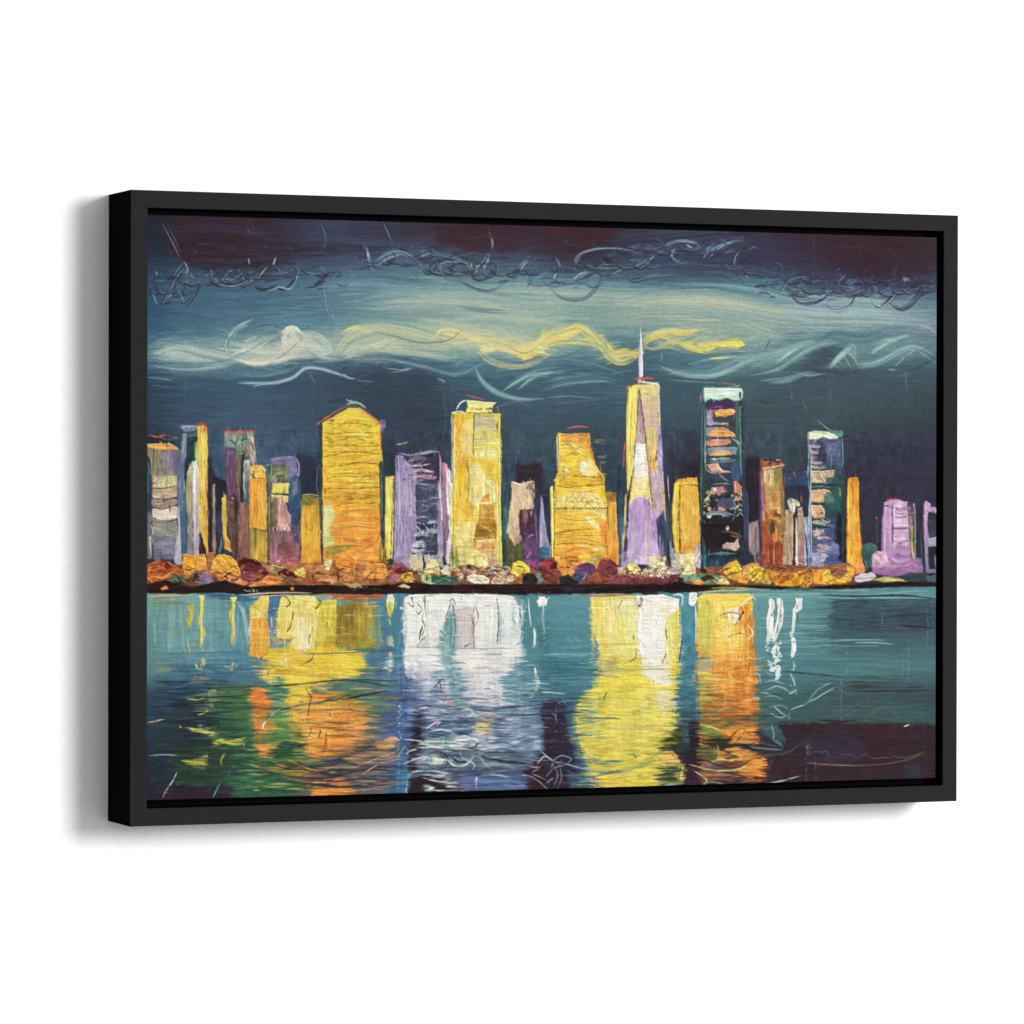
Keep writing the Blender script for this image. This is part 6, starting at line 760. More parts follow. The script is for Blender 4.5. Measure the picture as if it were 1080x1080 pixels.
for p,c,w in (("440,748 460,745 480,747","e8ecf0",1.6),("448,752 470,755 500,756 540,754","8ca0c0",1.8),("430,742 450,745 480,754 505,756","9c8cc0",1.2),("485,750 495,748 498,754 490,756","e8e0b0",2),("500,756 512,752 530,756","f0c878",2),("456,764 462,760 466,758","d898b0",1.6),("448,770 456,764 464,762 460,766","e4e4ec",1.6),("475,762 480,768 476,772","b8c8cc",2.4),("450,772 466,770 480,774","c8d8dc",1.8),("428,746 445,752 470,758","6c84b0",1.4)): S_(c,p,w,h=1)
P("ecc060 e8c468 e4b850","500,764 506,758 518,758 520,770 512,776 502,772",e=2.2,w=3,n=.18,a=.9); S_("d8b078","512,776 520,784 524,792",4,a=.8); P("c8c8d4","498,775 520,772 526,790 512,796 500,790",e=2.4,w=2.4,a=.7)
P("2c2434 3c2830","440,746 447,750 445,785 440,815 433,820 432,790",e=2,w=2.4,n=.24); H("2c3c5c",442,745,500,790,a=.5,den=.45,fx=16); P("dce4e0 d4dcdc e4ecec","447,780 462,778 478,776 490,775 501,779 505,784 500,788 484,790 466,790 448,791",h=1,n=.14,w=1.2); P("6ca8b0 4c8c9c","465,777 474,776 472,789 466,789",d='v',e=1); S_("a8dce0","468,777 467,788",1.2); S_("2c2c28","505,783 500,788 494,790",1.4,br=0); LN("2c2c28","488,788 496,784","492,790 495,783")
S_("e4e8e4","440,790 432,792 428,796",1.6); S_("d8dce0","425,780 440,781 450,783",1.2)
P("6c8098 7c8ca0 5c7090","436,793 470,792 520,794 560,800 560,812 520,818 470,816 440,812",e=2.4,w=4,n=.3,a=.85); P("dce8cc e4ecd4","454,800 458,796 464,797 467,802 463,808 456,807",h=1.1); 
for p,c,w in (("450,790 480,791 520,793 560,795",'505c6c',1.6),("452,795 460,792 470,796 472,806 462,812 452,808",'3c4458',1.6),("470,800 480,808 492,806 500,797",'dce4e8',1.4),("476,798 484,804 496,802",'1f2434',2),("500,794 515,800 540,804 560,806",'28303c',2.6),("505,797 512,806 520,812",'98a8bc',2),("440,804 448,798 452,804 444,814",'c8d4dc',2.4),("430,816 450,812 474,816",'e0e8e8',2),("470,812 486,818 490,830 482,836",'4c5c80',3.4),("520,798 540,790 560,792",'a4b8cc',2.4),("540,802 556,796 568,800",'7c94ac',3),("505,812 524,806 545,814",'8098b8',3),("485,792 488,800 500,806",'c8d0dc',1),("445,820 462,824 480,826",'c8ccd4',2),("490,800 500,806 498,812",'a8b4c4',1.2),("425,806 440,800 452,798",'d8dce0',1.2),("418,800 425,790 430,784",'c8b890',.8)): S_(c,p,w,h=.9)
P("3c2830 38242c","430,819 452,818 468,822 470,832 462,840 430,840",w=2,e=1.2,n=.24); H("dce4e4",440,814,492,838,a=.8,den=.4,fx=12,fy=1.8); H("140f18",432,814,490,840,a=.6,den=.4,fx=14,fy=1.8); P("c8ece0","451,829 456,828 455,835 450,835",e=1.6)
P("4c70a8 5078b0 4c6ca4 44649c","492,826 510,816 530,818 552,828 560,836 548,842 492,842",e=1.2,w=1.6,n=.1,h=.8); P("5c6ca4","484,816 500,812 506,824 496,840 486,838",e=2,w=2); S_("a8c0d8","506,818 522,817 538,820",1.4); S_("c8d4e4","500,826 503,820 502,832",1); P("3f80ac","423,822 429,818 430,842 421,842",d='v'); S_("7cb0c8","430,818 428,840",1.4)
P("6488b0 6c88a8 7898b8","538,742 568,738 572,790 556,794 536,786",e=3,w=4,n=.2,a=.7); H("c0c4dc",530,740,570,792,a=.4,den=.35,fx=16); P("9cb4cc","562,776 568,776 569,790 562,792",e=1.6); S_("3c5c74","535,755 560,754 590,750 600,748",2); S_("2c4054","556,740 590,738 622,736",2,a=.6)
# dark plum right of it
P("3a2638 3a2a3e 3c2638","572,742 592,736 600,745 604,780 612,842 560,842 560,810 574,790",e=2,w=3,n=.2); P("3a242c","556,812 575,806 576,842 558,836",e=1.4,a=.9)
for i in range(9): a0=(550,812+i%3*3); S_(["2c1c24","4c2c34","8ca4b0"][i%3],[a0,(562,812+i),(566+i*2,800+i*4.5)],1.8 if i%3<2 else .9,h=.9)
for p,c in (("572,802 590,804 620,812 650,816","8c98b0"),("580,812 586,800 596,796","6c94ac"),("575,820 585,810 600,806","7c8cb4"),("568,790 580,800 592,806","98a8b8"),("590,796 602,800 596,806 590,800","6c8ca4"),("582,806 588,816 584,830","6c84a8"),("590,806 592,820 588,832","5c7498"),("576,826 584,820","8c9cb4"),("566,806 574,798 582,802","b0b8c0"),("588,742 594,740 597,744","8ca8b0"),("587,745 586,756 588,764","5c8c9c"),("580,750 586,756","6c7890"),("600,818 620,824 640,832","4c74a0"),("596,812 612,820","3c5c88")): S_(c,p,1.3,br=.2,h=1)
H("2c3c5c",572,740,602,775,a=.6,den=.5,fx=14); SPK("7c9cb0",578,750,600,800,24,.5)
P("386c94 34648c 34588c","596,742 606,740 612,780 624,800 626,842 612,842 606,800 598,770",e=2,w=2.4,d='v',n=.16,a=.9)
# drips between
for p,c,w in (("563,662 564,672 563,684","f0f0ec",2.2),("564,704 565,712","f0f0ec",1.8),("565,708 566,722 563,732 560,738","f4f0f0",2.2),("557,630 558,645 560,662","e0ecec",1),("572,632 573,650","c8e0e0",1.2),("571,646 575,670","7cacb0",2.4)): S_(c,p,w,h=1.2,br=.2)
P("f4f8f4","566,634 569,629 575,629 577,634 575,639 569,640",h=1.2,w=1.6); S_("f0f4f4","569,630 568,625 572,626",1); S_("e8f0f0","576,640 577,632 580,630",1.2); S_("b8c8cc","570,730 583,730.5 598,732",1.6); S_("4f3c44","575,739 590,738 597,736",2); SPK("a0c4c8",598,670,612,684,14,.6,.7); SPK("8cb8c0",568,640,580,680,14,.8)
H("74a4ac",570,686,634,696,a=.8,den=.5,fx=30); H("2c6c84",560,694,640,714,a=.6,den=.55,fx=34); H("5c98a4",570,705,630,735,a=.5,den=.4,fx=30)
# broad yellow reflection
P("ecd46c eed870 ecd468 e8d450 ecd24c ecd454 e8cc48 ecd050 e8c84c","622,629 676,629 716,640 718,700 716,720 712,745 712,762 704,775 698,792 702,808 700,842 624,842 626,820 616,806 612,790 607,772 606,756 608,740 630,722 634,700 630,680 623,660",e=1,w=1.6,n=.12,h=.9)
H("ecc444",606,735,700,842,a=.5,den=.45,fx=26); P("f2e08c eedc90 f0e098","636,630 646,630 648,670 644,690 640,680",d='v',e=1.6,w=1.6); P("e8e0a8 e4e078 e0dc6c","650,632 672,632 673,680 668,700 654,690",d='h',e=1.6,w=2,n=.14); S_("f0c830","652,664 655,672 654,678",5,a=.9); S_("b8a460","630,680 650,679.5 674,679",.9); S_("dce0f0","672,677 675,675 675,680",2)
P("f4f2e8 f4f0ec f6f2ec f4f0e8","670,628 700,627 716,632 715,645 705,652 704,690 706,700 690,704 676,702 672,670 673,645",e=1,w=1.2,n=.05,h=1); P("f0ecc8 ece8b0","692,640 706,636 710,660 704,680 696,666",e=2,w=2,a=.6); P("e8d868 ecdc70 e8d060","703,652 716,642 718,680 716,704 704,702 706,680",d='v',e=1.6,n=.12); S_("f8f8f4","719,640 720,630 716,627 708,628",2,h=1); P("f4f0e4 f2ece0","676,702 706,702 710,716 704,726 690,720 680,712",e=2.4,w=3); P("f4f0e0 ecdfa8","690,730 706,728 712,742 706,752 696,750 694,740",e=2,w=2.4,a=.8); S_("ccc094","698,744 706,740 712,750 702,756",1)
P("b8ac70 c8bc7c","634,696 648,694 654,706 644,716 634,708",e=2,w=2.4,n=.3); SPK("6c6430",630,690,656,714,30,.6,.7); LN("5c5024","671,684 670,694 662,698 655,702","676,630 674,638","702,664 703,674","702,690 698,700","668,670 668,675","652,642 656,634","640,730 636,738",w=.8); LN("2c2820","677,632 675,640 673,638",w=1)
S_("a89c48","640,707 680,706 720,706",1.2,br=.2); S_("c0d0d0","636,706 660,707 700,708",.8,a=.6); H("8c8c40",620,722,690,745,a=.4,den=.3,fx=30); S_("d8b8a0","640,771 660,769 690,766 715,762",1.6); S_("c8bc58","640,740 680,738 712,744",1.2); H("d8a440",612,760,640,842,a=.4,den=.35,fx=14); H("f4e88c",640,720,700,800,a=.5,den=.35,fx=24)
P("5c5020 4c4420 54481c","698,780 704,774 711,773 713,782 706,791 698,790",h=.7,n=.2); P("ecd868","708,780 713,774 714,783 709,788",h=.9); P("343c28 3c4424 2c3424","705,770 718,762 726,775 726,790 716,786 712,795 700,796",e=2,w=2.4,a=.85,n=.2); P("ecb864 f0b85c e8a858","694,800 700,792 708,792 714,798 718,806 706,805 696,805",h=1,n=.16); LN("4c3418","695,802 700,796 706,794","706,792 712,800"); P("3c4828 2f3c28 4c5428","694,808 706,806 718,808 724,822 712,828 696,826",e=2.4,w=3,n=.3); P("c4ac54 dcc46c","714,806 726,806 726,818 718,826 716,816",h=.8,w=1.6); LN("2c2c18","718,808 716,820","722,810 720,822",w=.8); S_("e8cc50","712,760 722,770 716,776",2.6)
for p,w,c in (("606,740 625,738 645,736",2.4,"34707c"),("608,758 630,757 655,758",1.6,"3f6c78"),("604,775 625,775 640,774",2.6,"2f4c6c"),("616,800 640,804 655,803 650,807",3.6,"2f6470"),("600,806 640,815 670,810 690,798 700,788",2.4,"3c7478"),("620,820 650,814 680,808",2,"4c8078"),("612,748 632,752",2,"4c8c98"),("618,792 612,800 624,804",2,"3c7c94"),("690,798 700,806 716,806",2,"e4c870"),("660,796 670,797 676,797",1.2,"34708c"),("668,794 671,800",2,"2c6480"),("614,786 622,796 632,800",1.4,"dcd48c"),("652,776 656,792 654,800",1,"e8e4a0")): S_(c,p,w,h=.8)
H("3c7c94",598,722,640,790,a=.8,den=.5,fx=22,fy=1.6); H("34608c",600,780,624,842,a=.5,den=.5,d='v',fx=20,fy=2); P("34648c 305c84","600,815 622,818 628,830 622,842 602,842",e=1.6,w=2,a=.8); P("f0c848 f4cc50","626,818 650,820 654,842 624,842",e=1.6,w=2,n=.12); S_("7cc0c0","700,828 712,827 722,826",2)
# teal gap
P("4c94a4 4890a0 44889c 40809a 3c7890 3c6078 34303c 38242c 3a2634","719,630 734,628 733,690 734,740 736,762 738,842 724,842 722,790 716,762 712,750 716,720 718,690",e=1.2,w=1.4,d='v',n=.14); S_("34586c","720,670 718,685 716,700",1.4); S_("7cb0bc","718,640 717,680",1,a=.7); H("c8b878",716,704,738,728,a=.5,den=.25,fx=6); P("f8f8f8 f0f0ec","726,626 731,623 735,626 735,634 731,640 726,638",h=1.3); LN("8c98a0","728,632 732,628",w=.8); S_("e4ecec","733,636 734,650 734,680",1.4,a=.8); P("2c2430 30242c","726,762 738,760 736,805 728,808",d='v',e=1.2,n=.2)
H("3f5c6c",716,752,744,775,a=.6,den=.5,fx=10); S_("4c4430","718,765 728,768 740,762",2)
# orange reflection
P("f2d060 f0c850 ecbc4c e8a848 e4943c dc8838 c87c3c 6c6838 b87840 e08840 a86840 4c3834","735,630 760,627 788,628 794,636 792,655 794,690 798,720 800,745 798,760 800,780 796,800 812,812 800,826 740,826 737,790 738,740 734,700",e=1.2,w=2,n=.2,h=.9)
P("d0cc64 c4c05c ccc868","736,634 750,632 752,670 748,690 738,684",d='v',e=2,w=2,a=.85); P("f4d468 f2cc58 f0c050","752,632 786,630 786,672 772,690 754,684",e=2.4,w=3,n=.2,d='h'); P("fbf6e4 fdfaf0","768,643 776,640 784,638 784,650 778,658 770,660 767,652",h=1.1,w=1.6); S_("24201c","783,645 780,652 775,660",1.2,br=0); LN("3c3028","781,640 784,646 780,650",w=1); S_("f4e0b0","778,672 786,664 796,660",3); S_("f8e8c0","780,640 792,630 798,634",2)
P("e08838 e49440 dc8034","778,640 790,636 796,660 792,664 780,662",e=1.4,d='v',a=.8); P("e8a050 e4903c dc8438 e08c3c","776,700 784,688 796,686 798,720 800,750 784,752 776,730",e=2,w=3,n=.24); P("9ca890 94a498 a0a888","736,694 742,691 749,692 753,700 749,710 738,712",e=1.2,w=1,a=.85); P("c8b854 b8b458 bcb050","737,710 752,708 758,720 754,740 738,742",e=2.4,w=3,n=.2)
H("c8682c",756,720,800,768,a=.7,den=.5,fx=20); H("f0bc60",745,700,800,755,a=.55,den=.4,fx=20); H("944820",770,740,802,764,a=.5,den=.35,fx=18); H("f8d880",740,640,796,700,a=.5,den=.35,fx=16); H("d89040",760,640,796,700,a=.4,den=.3,fx=16)
LN("8c4c20","776,705 780,700 786,694 792,690","772,712 780,718 788,712","790,700 788,712","786,640 790,652 784,662","768,672 780,668 790,672","756,650 770,646 780,648",w=.7); S_("f8ecc0","790,660 794,668 786,676",1.6); SPK("f4dc90",770,690,800,720,24,1,.8)
P("909c44 8c9448 7c8440","738,766 754,767 760,772 756,778 738,776",h=.8,n=.2); P("2c3828 303c28","740,778 760,780 772,776 768,784 744,788",e=1.2,w=2); P("5c6438 6c7440 4c5430","738,788 756,786 758,802 740,804",n=.24); S_("b0a060","756,785 758,792 757,804",1.2); S_("c8c858","738,764 748,766 764,772",2); P("343824","742,778 760,776 764,786 756,790 742,786",e=1.4,a=.8)
P("f09c48 ec9040 f0a050","764,774 768,766 780,766 796,766 799,774 792,784 774,784",h=1,n=.16,w=1.2); LN("4c2414","768,780 776,772 782,768","776,782 784,774","784,770 792,776",w=.9); P("2c2c2c 343028","758,786 780,784 800,786 800,792 780,796 764,798",e=1.6,w=3,n=.3); P("f4a850 f09c44","766,790 780,787 792,792 796,798 780,802 768,796",e=1.4,w=2.4,n=.3)
P("ec9040 f09848 e88838","776,812 784,804 800,800 806,798 808,808 800,812 812,816 806,820 788,818 778,818",h=1,n=.2,w=1.6); 
for p,w,c in (("726,806 750,812 775,812 790,806",2,"dcc484"),("735,818 760,820 800,820 812,820",2.4,"3c2c34"),("742,812 755,806 762,812 754,818",2.4,"8c7ca0"),("760,814 775,816 790,822",2,"34303c"),("745,822 770,828 812,826 846,818",1.6,"6ca4b8"),("760,830 800,828 840,820",1.2,"b89068"),("730,812 745,822 740,830",1.6,"c8b484"),("756,824 780,826 800,828",1.6,"2c3038"),("748,804 760,801 775,803",1.4,"e8c87c"),("740,826 755,825 765,828",1,"a08c6c"),("765,802 780,800 795,796",1.6,"d8b060"),("780,826 812,826 845,818",1,"a8d0d8"),("740,800 760,808 780,808 800,796",1.8,"3c3040"),("770,820 785,818 796,822",2.6,"e88c40"),("775,828 800,824",1.6,"3c3430"),("762,804 772,798 784,800",2.4,"2c2c34")): S_(c,p,w,h=.8)
H("2c2830",738,796,800,830,a=.55,den=.4,fx=20,fy=1.7); H("b87c48",770,756,806,790,a=.6,den=.35,fx=16); H("a0886c",738,800,800,828,a=.4,den=.25,fx=20)
# right water
H("6cacb0",796,632,880,700,a=.5,den=.4,fx=34); H("34505c",876,632,990,672,a=.7,den=.55,fx=36,fy=1.5); H("2c3c48",880,634,990,664,a=.6,den=.35,fx=30,fy=1.5); P("3f5a66 3c5460","876,630 988,632 988,664 878,664",e=2.4,w=3,n=.3,a=.75); S_("2c3840","866,627 900,629 950,628 988,631",1.8); S_("34484c","876,636 890,634 920,634",1.4); S_("3c2c38","945,659 965,661 988,662",2.4); H("2c3c48",940,645,988,660,a=.8,den=.5,fx=18); H("3c3844",900,640,988,672,a=.5,den=.35,fx=22)
H("7cb0b8",800,674,950,684,a=.75,den=.55,fx=60,so=.2); S_("94c0c4","900,677.5 925,678 945,680",1.8,a=.8); S_("5c98a0","795,677 850,677 900,676",.9); H("2c5c6c",820,686,960,708,a=.35,den=.4,fx=36); H("3c4c54",830,706,988,732,a=.6,den=.5,fx=34); S_("34444c","825,708 870,712 900,716",2,a=.8); H("3c3034",880,716,988,734,a=.6,den=.4,fx=30); S_("3c3430","900,729 940,729 988,728",1.8)
H("3f6c70",820,734,988,762,a=.5,den=.5,fx=34); S_("34302f","862,759 885,761 905,760",2.2); S_("3c3434","900,764 950,763 988,765",1.4); H("3c2a30",800,760,870,766,a=.7,den=.5,fx=24)
P("3c2a33 3a2a34 3c2a33 3a2832","822,764 860,762 905,763 988,765 988,842 800,842 806,820 815,800 832,786",e=1.6,w=3,n=.2,a=.95); P("3a3448 3a3650","852,782 900,776 912,790 900,808 860,806",e=5,w=6,a=.6); P("402830","915,770 955,770 955,815 920,812",e=4,w=4,a=.6); P("34404a 343c44","953,806 968,806 972,828 960,838 954,824",e=2,w=3,a=.7); H("2f3c4c",822,764,900,800,a=.4,den=.4,fx=26); H("343c4c",820,780,988,838,a=.3,den=.35,fx=30)
P("3f6c74 34606c","808,764 820,766 828,780 826,784 814,780 806,772",e=1.6,w=3,n=.3,a=.8); S_("5ca09c","815,780 822,784 826,790",3,br=.7); S_("7ca8ac","814,763 816,775 815,782",1.2)
for p,w,c in (("812,630 814,640 811,655 812,670 809,680",6,"ece8e0"),("820,628 823,640 822,655 818,668 815,678",6,"f4f2ec"),("812,628 818,627 824,628",3,"f0d8a8"),("814,650 813,670",4,"ffffff"),("818,680 815,690 819,696 814,702",3.4,"e8f0ec"),("811,708 815,706 821,704 820,714 817,717",4,"ecf4f0"),("819,680 821,690 817,700",2,"d0e0dc"),("836,628 842,630 842,640 838,645",6.5,"f4f4ec"),("838,640 837,655 836,668",3.4,"e0ece8"),("836,672 837,682 835,694",4.6,"f0f4ee"),("838,680 838,688",3,"ffffff"),("837,698 837,708",1.4,"9cb8b8"),("833,710 837,718 838,724",1.4,"9cc0c4"),("832,732 836,730 839,729",1.6,"b8d0d0"),("834,666 835,674",2.4,"c8dcdc"),("832,628 836,627 842,628",2.2,"f0e0b8")): S_(c,p,w,h=1.3,br=.35,tp=.12)
LN("4c5c5c","818,632 816,645 813,650","824,632 822,650 819,668","840,642 842,636","842,645 840,660","823,656 824,648",w=.7); SPK("e0ecea",808,674,824,712,60,1,.85); SPK("24484c",808,674,824,712,24,.7); SPK("b8d0d0",833,696,841,732,16,.6)
for p,c,w in (("806,720 815,718 828,722","7cb0b4",1.6),("808,728 820,724 834,730","8cb8b8",1.2),("806,736 815,734 826,738","6ca4a4",1.8),("815,744 824,752 832,756","9cc0bc",1.2),("812,752 822,757 831,754","7cb0ac",1.6),("810,746 824,744 832,749","5c989c",1.6),("800,730 812,732","6ca8b0",1.4),("795,711 800,712 803,722","7cb4b0",1.8),("793,737 801,736","a0ccc4",1.4),("833,749 840,746 850,743","9cb8bc",1.3),("848,742 858,738 868,732 882,724","8cb8bc",1.2),("852,740 862,728 872,722 878,720","80acb4",1),("833,752 832,760","80a4a8",1)): S_(c,p,w,h=1,br=.4)
LN("7c6c50","882,724 890,728 897,733","910,762 920,752 932,744 942,752 948,757","880,750 895,746 912,740","890,756 905,748 918,742",w=.8,a=.7); LN("5c6048","885,726 900,735 898,738","940,748 955,758 963,764","916,760 924,752",w=.8,a=.6)
tan="7e6e5a"
for p,w in (("780,806 800,798 815,796 830,794 842,786 848,783",1.8),("848,783 853,785 853,797",1.4),("852,797 858,793 864,793 866,794 872,792 874,798 884,799",.9),("884,799 888,796 894,796 900,797 903,801",1),("903,801 906,799 913,795 914,800",.9),("914,798 922,800 930,799 942,800",1.4),("938,797 950,799 962,798 976,792",1.5),("850,804.5 870,806 900,807.5 930,806 955,802 968,798 976,795",2),("850,805 858,804",1.6),("955,800 966,797 974,793",1.2),("800,783 812,786 822,789",1.1),("816,800 812,806 811,812",1.4)):
    S_(tan,p,w*.7,a=.65,h=1.2,br=.45)
S_("a4906c","855,805.5 880,807 910,807",.7,a=.7); S_("3c4c64","805,800 812,797 824,795",1.6); S_("5c8c94","790,788 810,790 826,791",1.4); L("b89c74","851,786 852,796",.7)
for x,y0,y1 in ((978,642,684),(977,664,676),(930,640,664),(943,655,662),(958,672,720),(952,686,712),(887,700,760),(976,720,732),(975,766,776),(802,655,700),(893,670,710),(915,735,745),(860,800,840),(850,790,830)): L("8fa8ac",[(x,y0),(x+.5,(y0+y1)/2),(x,y1)],.45,a=.7,br=.9)
S_("f0e8d4","953,766 956,765.5 959,764",1.6,h=1.2); SPK("9c9890",800,640,988,842,80,.35,.6); L("806058","922,777 940,777 968,778",.4,a=.6)
# drag the wet paint sideways
W(262,690,420,842,7,fx=26,fy=1.6); W(424,686,576,842,6,fx=20,fy=1.5); W(596,700,724,842,8,fx=26,fy=1.7,so=.08); W(733,686,812,830,7,fx=20,fy=1.6,so=.1); W(156,690,300,842,6,fx=28,fy=1.5); W(600,640,812,704,2.6,fx=18,fy=1.4); W(262,640,424,690,2.4,fx=14,fy=1.4); W(850,632,990,842,2.4,fx=30,fy=1.4); W(424,634,556,690,1.6,fx=10,fy=1.2)
BODY(156,690,830,842,.22,fx=22,fy=2.2); BODY(262,628,420,690,.16,fx=8,fy=9); BODY(424,628,556,690,.09,fx=6,fy=6); BODY(620,628,800,700,.13,fx=7,fy=9); BODY(156,626,262,690,.1,fx=3,fy=26)
AUTO(262,690,820,842,520,ang='h',ln=(6,30),w=(.8,2.4),cj=.16,bend=.08,a=.6,off=5); AUTO(156,700,262,842,160,ang='h',ln=(6,26),w=(.8,2.2),cj=.2,bend=.08,a=.6,off=5)
AUTO(264,628,420,690,120,ang='v',off=3,cj=.12); AUTO(600,628,800,700,150,ang='v',off=3,cj=.1); AUTO(424,628,552,690,90,ang='r',cj=.08,off=2)
for c,x0,y0,x1,y1,a,d in (("c8c8c4",426,630,552,684,.55,.3),("a8b8bc",426,660,552,716,.5,.3),("9c98a8",440,640,530,690,.4,.25),("e8dcc8",480,640,548,720,.5,.3),("d8dcc8",674,630,716,710,.5,.3),("fff8e0",622,630,716,700,.4,.25),("d8a83c",622,640,674,720,.35,.25),("f8f0a0",610,720,716,842,.45,.3),("bca040",606,720,716,842,.5,.3),("8c9c50",604,730,716,842,.35,.22),("e8e4a0",262,630,340,720,.4,.25),("c88c34",262,640,360,720,.4,.25),("fcd488",735,630,796,760,.45,.3),("b45c24",740,690,800,764,.45,.3),("4c7c84",600,700,812,842,.3,.18),("7c9cb8",430,700,570,800,.45,.3),("24344c",430,720,570,830,.4,.3),("f4f4f8",436,690,556,800,.5,.25)):
    H(c,x0,y0,x1,y1,a=a,den=d,fx=14,fy=1.2,so=.1)
P("4f8c94 5c98a0","740,622 800,621 850,622.5 905,621 950,619 988,619 988,631 740,631",e=1,n=.14); H("7cb4b4",760,620,988,632,a=.6,den=.5,fx=30,so=.1); S_("2c3c44","866,627.5 900,629 950,628.5 988,631",1.4); S_("a8ac60","740,621.5 770,620 800,621",2.4); P("f2d060","737,629 742,626 790,626 795,630 788,634 740,633",e=1,n=.14)
for x,y0,y1,c,w_ in ((426,634,690,"7ca4b4",2.6),(430,640,700,"c8d8dc",3),(424,650,720,"4c7ca0",3),(438,636,690,"d4dad8",2),(452,630,690,"b0bcc0",1.6),(462,634,690,"dce0dc",2),(470,650,720,"6ca4a8",3),(475,640,720,"4f9098",2.4),(482,690,740,"88b0b8",2.4),(499,640,690,"b4b4b4",1.4),(512,632,690,"d8dad4",2.4),(522,634,700,"a4c0c4",2.2),(528,640,720,"74a8ae",2),(538,636,690,"dce6e4",2.4),(548,640,700,"7cacb0",2.6),(553,634,680,"4a8c96",3),(545,690,730,"6c9cac",3),(433,700,760,"5c7cac",3),(505,636,700,"f4f2ea",3),(445,640,700,"f6f6ee",3),(534,640,690,"f4f4ee",3)):
    _S0(c,[(x+rng.uniform(-1,1),y0),(x+rng.uniform(-1.5,1.5),(y0+y1)/2),(x+rng.uniform(-2,2),y1)],w_,a=.7,br=.7,tp=.3)
for x,y0,y1,c,w_ in ((624,636,700,"e8d060",3),(632,640,720,"f0dc84",2.4),(622,632,690,"5494a0",1.6),(652,640,700,"d8c850",2),(668,634,700,"f0ecc0",2.4),(690,636,720,"e8e4cc",2.4),(700,640,720,"f0e8a0",2.4),(712,636,720,"dccc54",2.4),(718,640,710,"f0ead8",1.6),(738,640,720,"d8cc68",2.4),(752,640,720,"f4dc80",2.4),(766,650,740,"f0b048",3),(786,650,750,"d88030",3),(795,640,730,"c87438",2),(275,650,720,"f4b450",2.4),(299,640,690,"f0dc70",2.4),(322,640,700,"fbf0cc",2.6),(340,640,700,"e0cc58",3),(352,640,690,"c8b848",2.4),(368,640,690,"94803a",3),(388,640,690,"a89c48",3),(398,640,700,"5c9488",3)):
    _S0(c,[(x+rng.uniform(-1,1),y0),(x+rng.uniform(-1.5,1.5),(y0+y1)/2),(x+rng.uniform(-2,2),y1)],w_,a=.65,br=.7,tp=.3)
# upright loaded strokes that make the reflections glossy and feathered
for x,wd,y0,y1,cs,n in ((441,22,626,700,"d8dcd8 f6f6ee f0f0e8 ffffff e4e6e2",26),(462,12,628,690,"f4f2ea d8dcd8 b8c8c8",12),(477,10,634,720,"7ca8a8 a8c4c0 5c949c",10),(490,16,640,700,"d0c4c8 c0b4b8 e4dcdc",16),(512,22,627,700,"e8e4dc f6f4ec ffffff ece8e0",26),(538,26,630,690,"f0f2ee ccdcdc fafaf4 9cc0c4",24),
 (440,26,686,760,"a8a8c4 e8e8ec 8c90b4 f4f4f4 6c7cac",20),(468,24,700,770,"5c8ca4 a4b8c8 4c6c90 c8ccd8",16),(512,36,690,760,"ece6e0 f4f0ea b8b4c4 dcd8dc 8ca4bc",30),(545,24,690,770,"6c94ac a8bccc 4c7c94 8cacc0",16),
 (632,22,628,700,"e8d468 f6e498 f0dc78 fbefb4 dcc850",24),(660,22,630,710,"e0d870 f0eaa0 e8d858 f4f0c0",20),(688,26,628,712,"f8f4e4 ffffff f4ecd0 f8f6ec",26),(709,14,640,720,"ece080 e0d058 f4eaa4",12),(650,60,700,842,"e8d458 dcc848 f4e684 d8cc5c f8ee9c c8bc54",50),(696,28,705,770,"f4eec4 ece080 f8f4dc e0d468",18),
 (746,18,632,700,"ccc860 e4d468 b8b858",14),(768,28,630,700,"f6d868 fbe48c f0c050 fff0b8",26),(788,14,636,720,"e89840 d88030 f4b454 c86c2c",16),(770,50,690,765,"e89440 f4b050 d07830 f8c868 c0602c",34),
 (272,18,632,700,"f4d878 f0a848 f8c468 e89838",16),(303,16,632,676,"f4e080 ecd068 fbf0b0",12),(322,26,630,704,"f6e48c fbf2c8 ecd060 fff8e0",24),(345,20,636,690,"dccc5c c8b848 ecdc74",14),(374,34,638,690,"94803a a48c40 84703a b09c4c",18),(395,14,636,690,"a89c50 6c9c84 c8b458",10),(330,90,684,730,"ecc84c f4d868 e0b83c f8e48c",40),(340,70,728,800,"f09c48 f4b058 e8863c f8c878 d8742c",40),(276,24,728,800,"ec8c44 e87838 f4a85c",16)):
    for i in range(n):
        xx_=x+rng.uniform(-.5,.5)*wd; a0=rng.uniform(y0,y0+(y1-y0)*.45); b0=min(y1,a0+rng.uniform(.25,.7)*(y1-y0)); c=cs.split()[rng.randint(len(cs.split()))]
        _S0(c,[(xx_,a0),(xx_+rng.uniform(-1.4,1.4),(a0+b0)/2),(xx_+rng.uniform(-2,2),b0)],rng.uniform(1,3.4),a=.5,br=.75,tp=.35,h=.9)
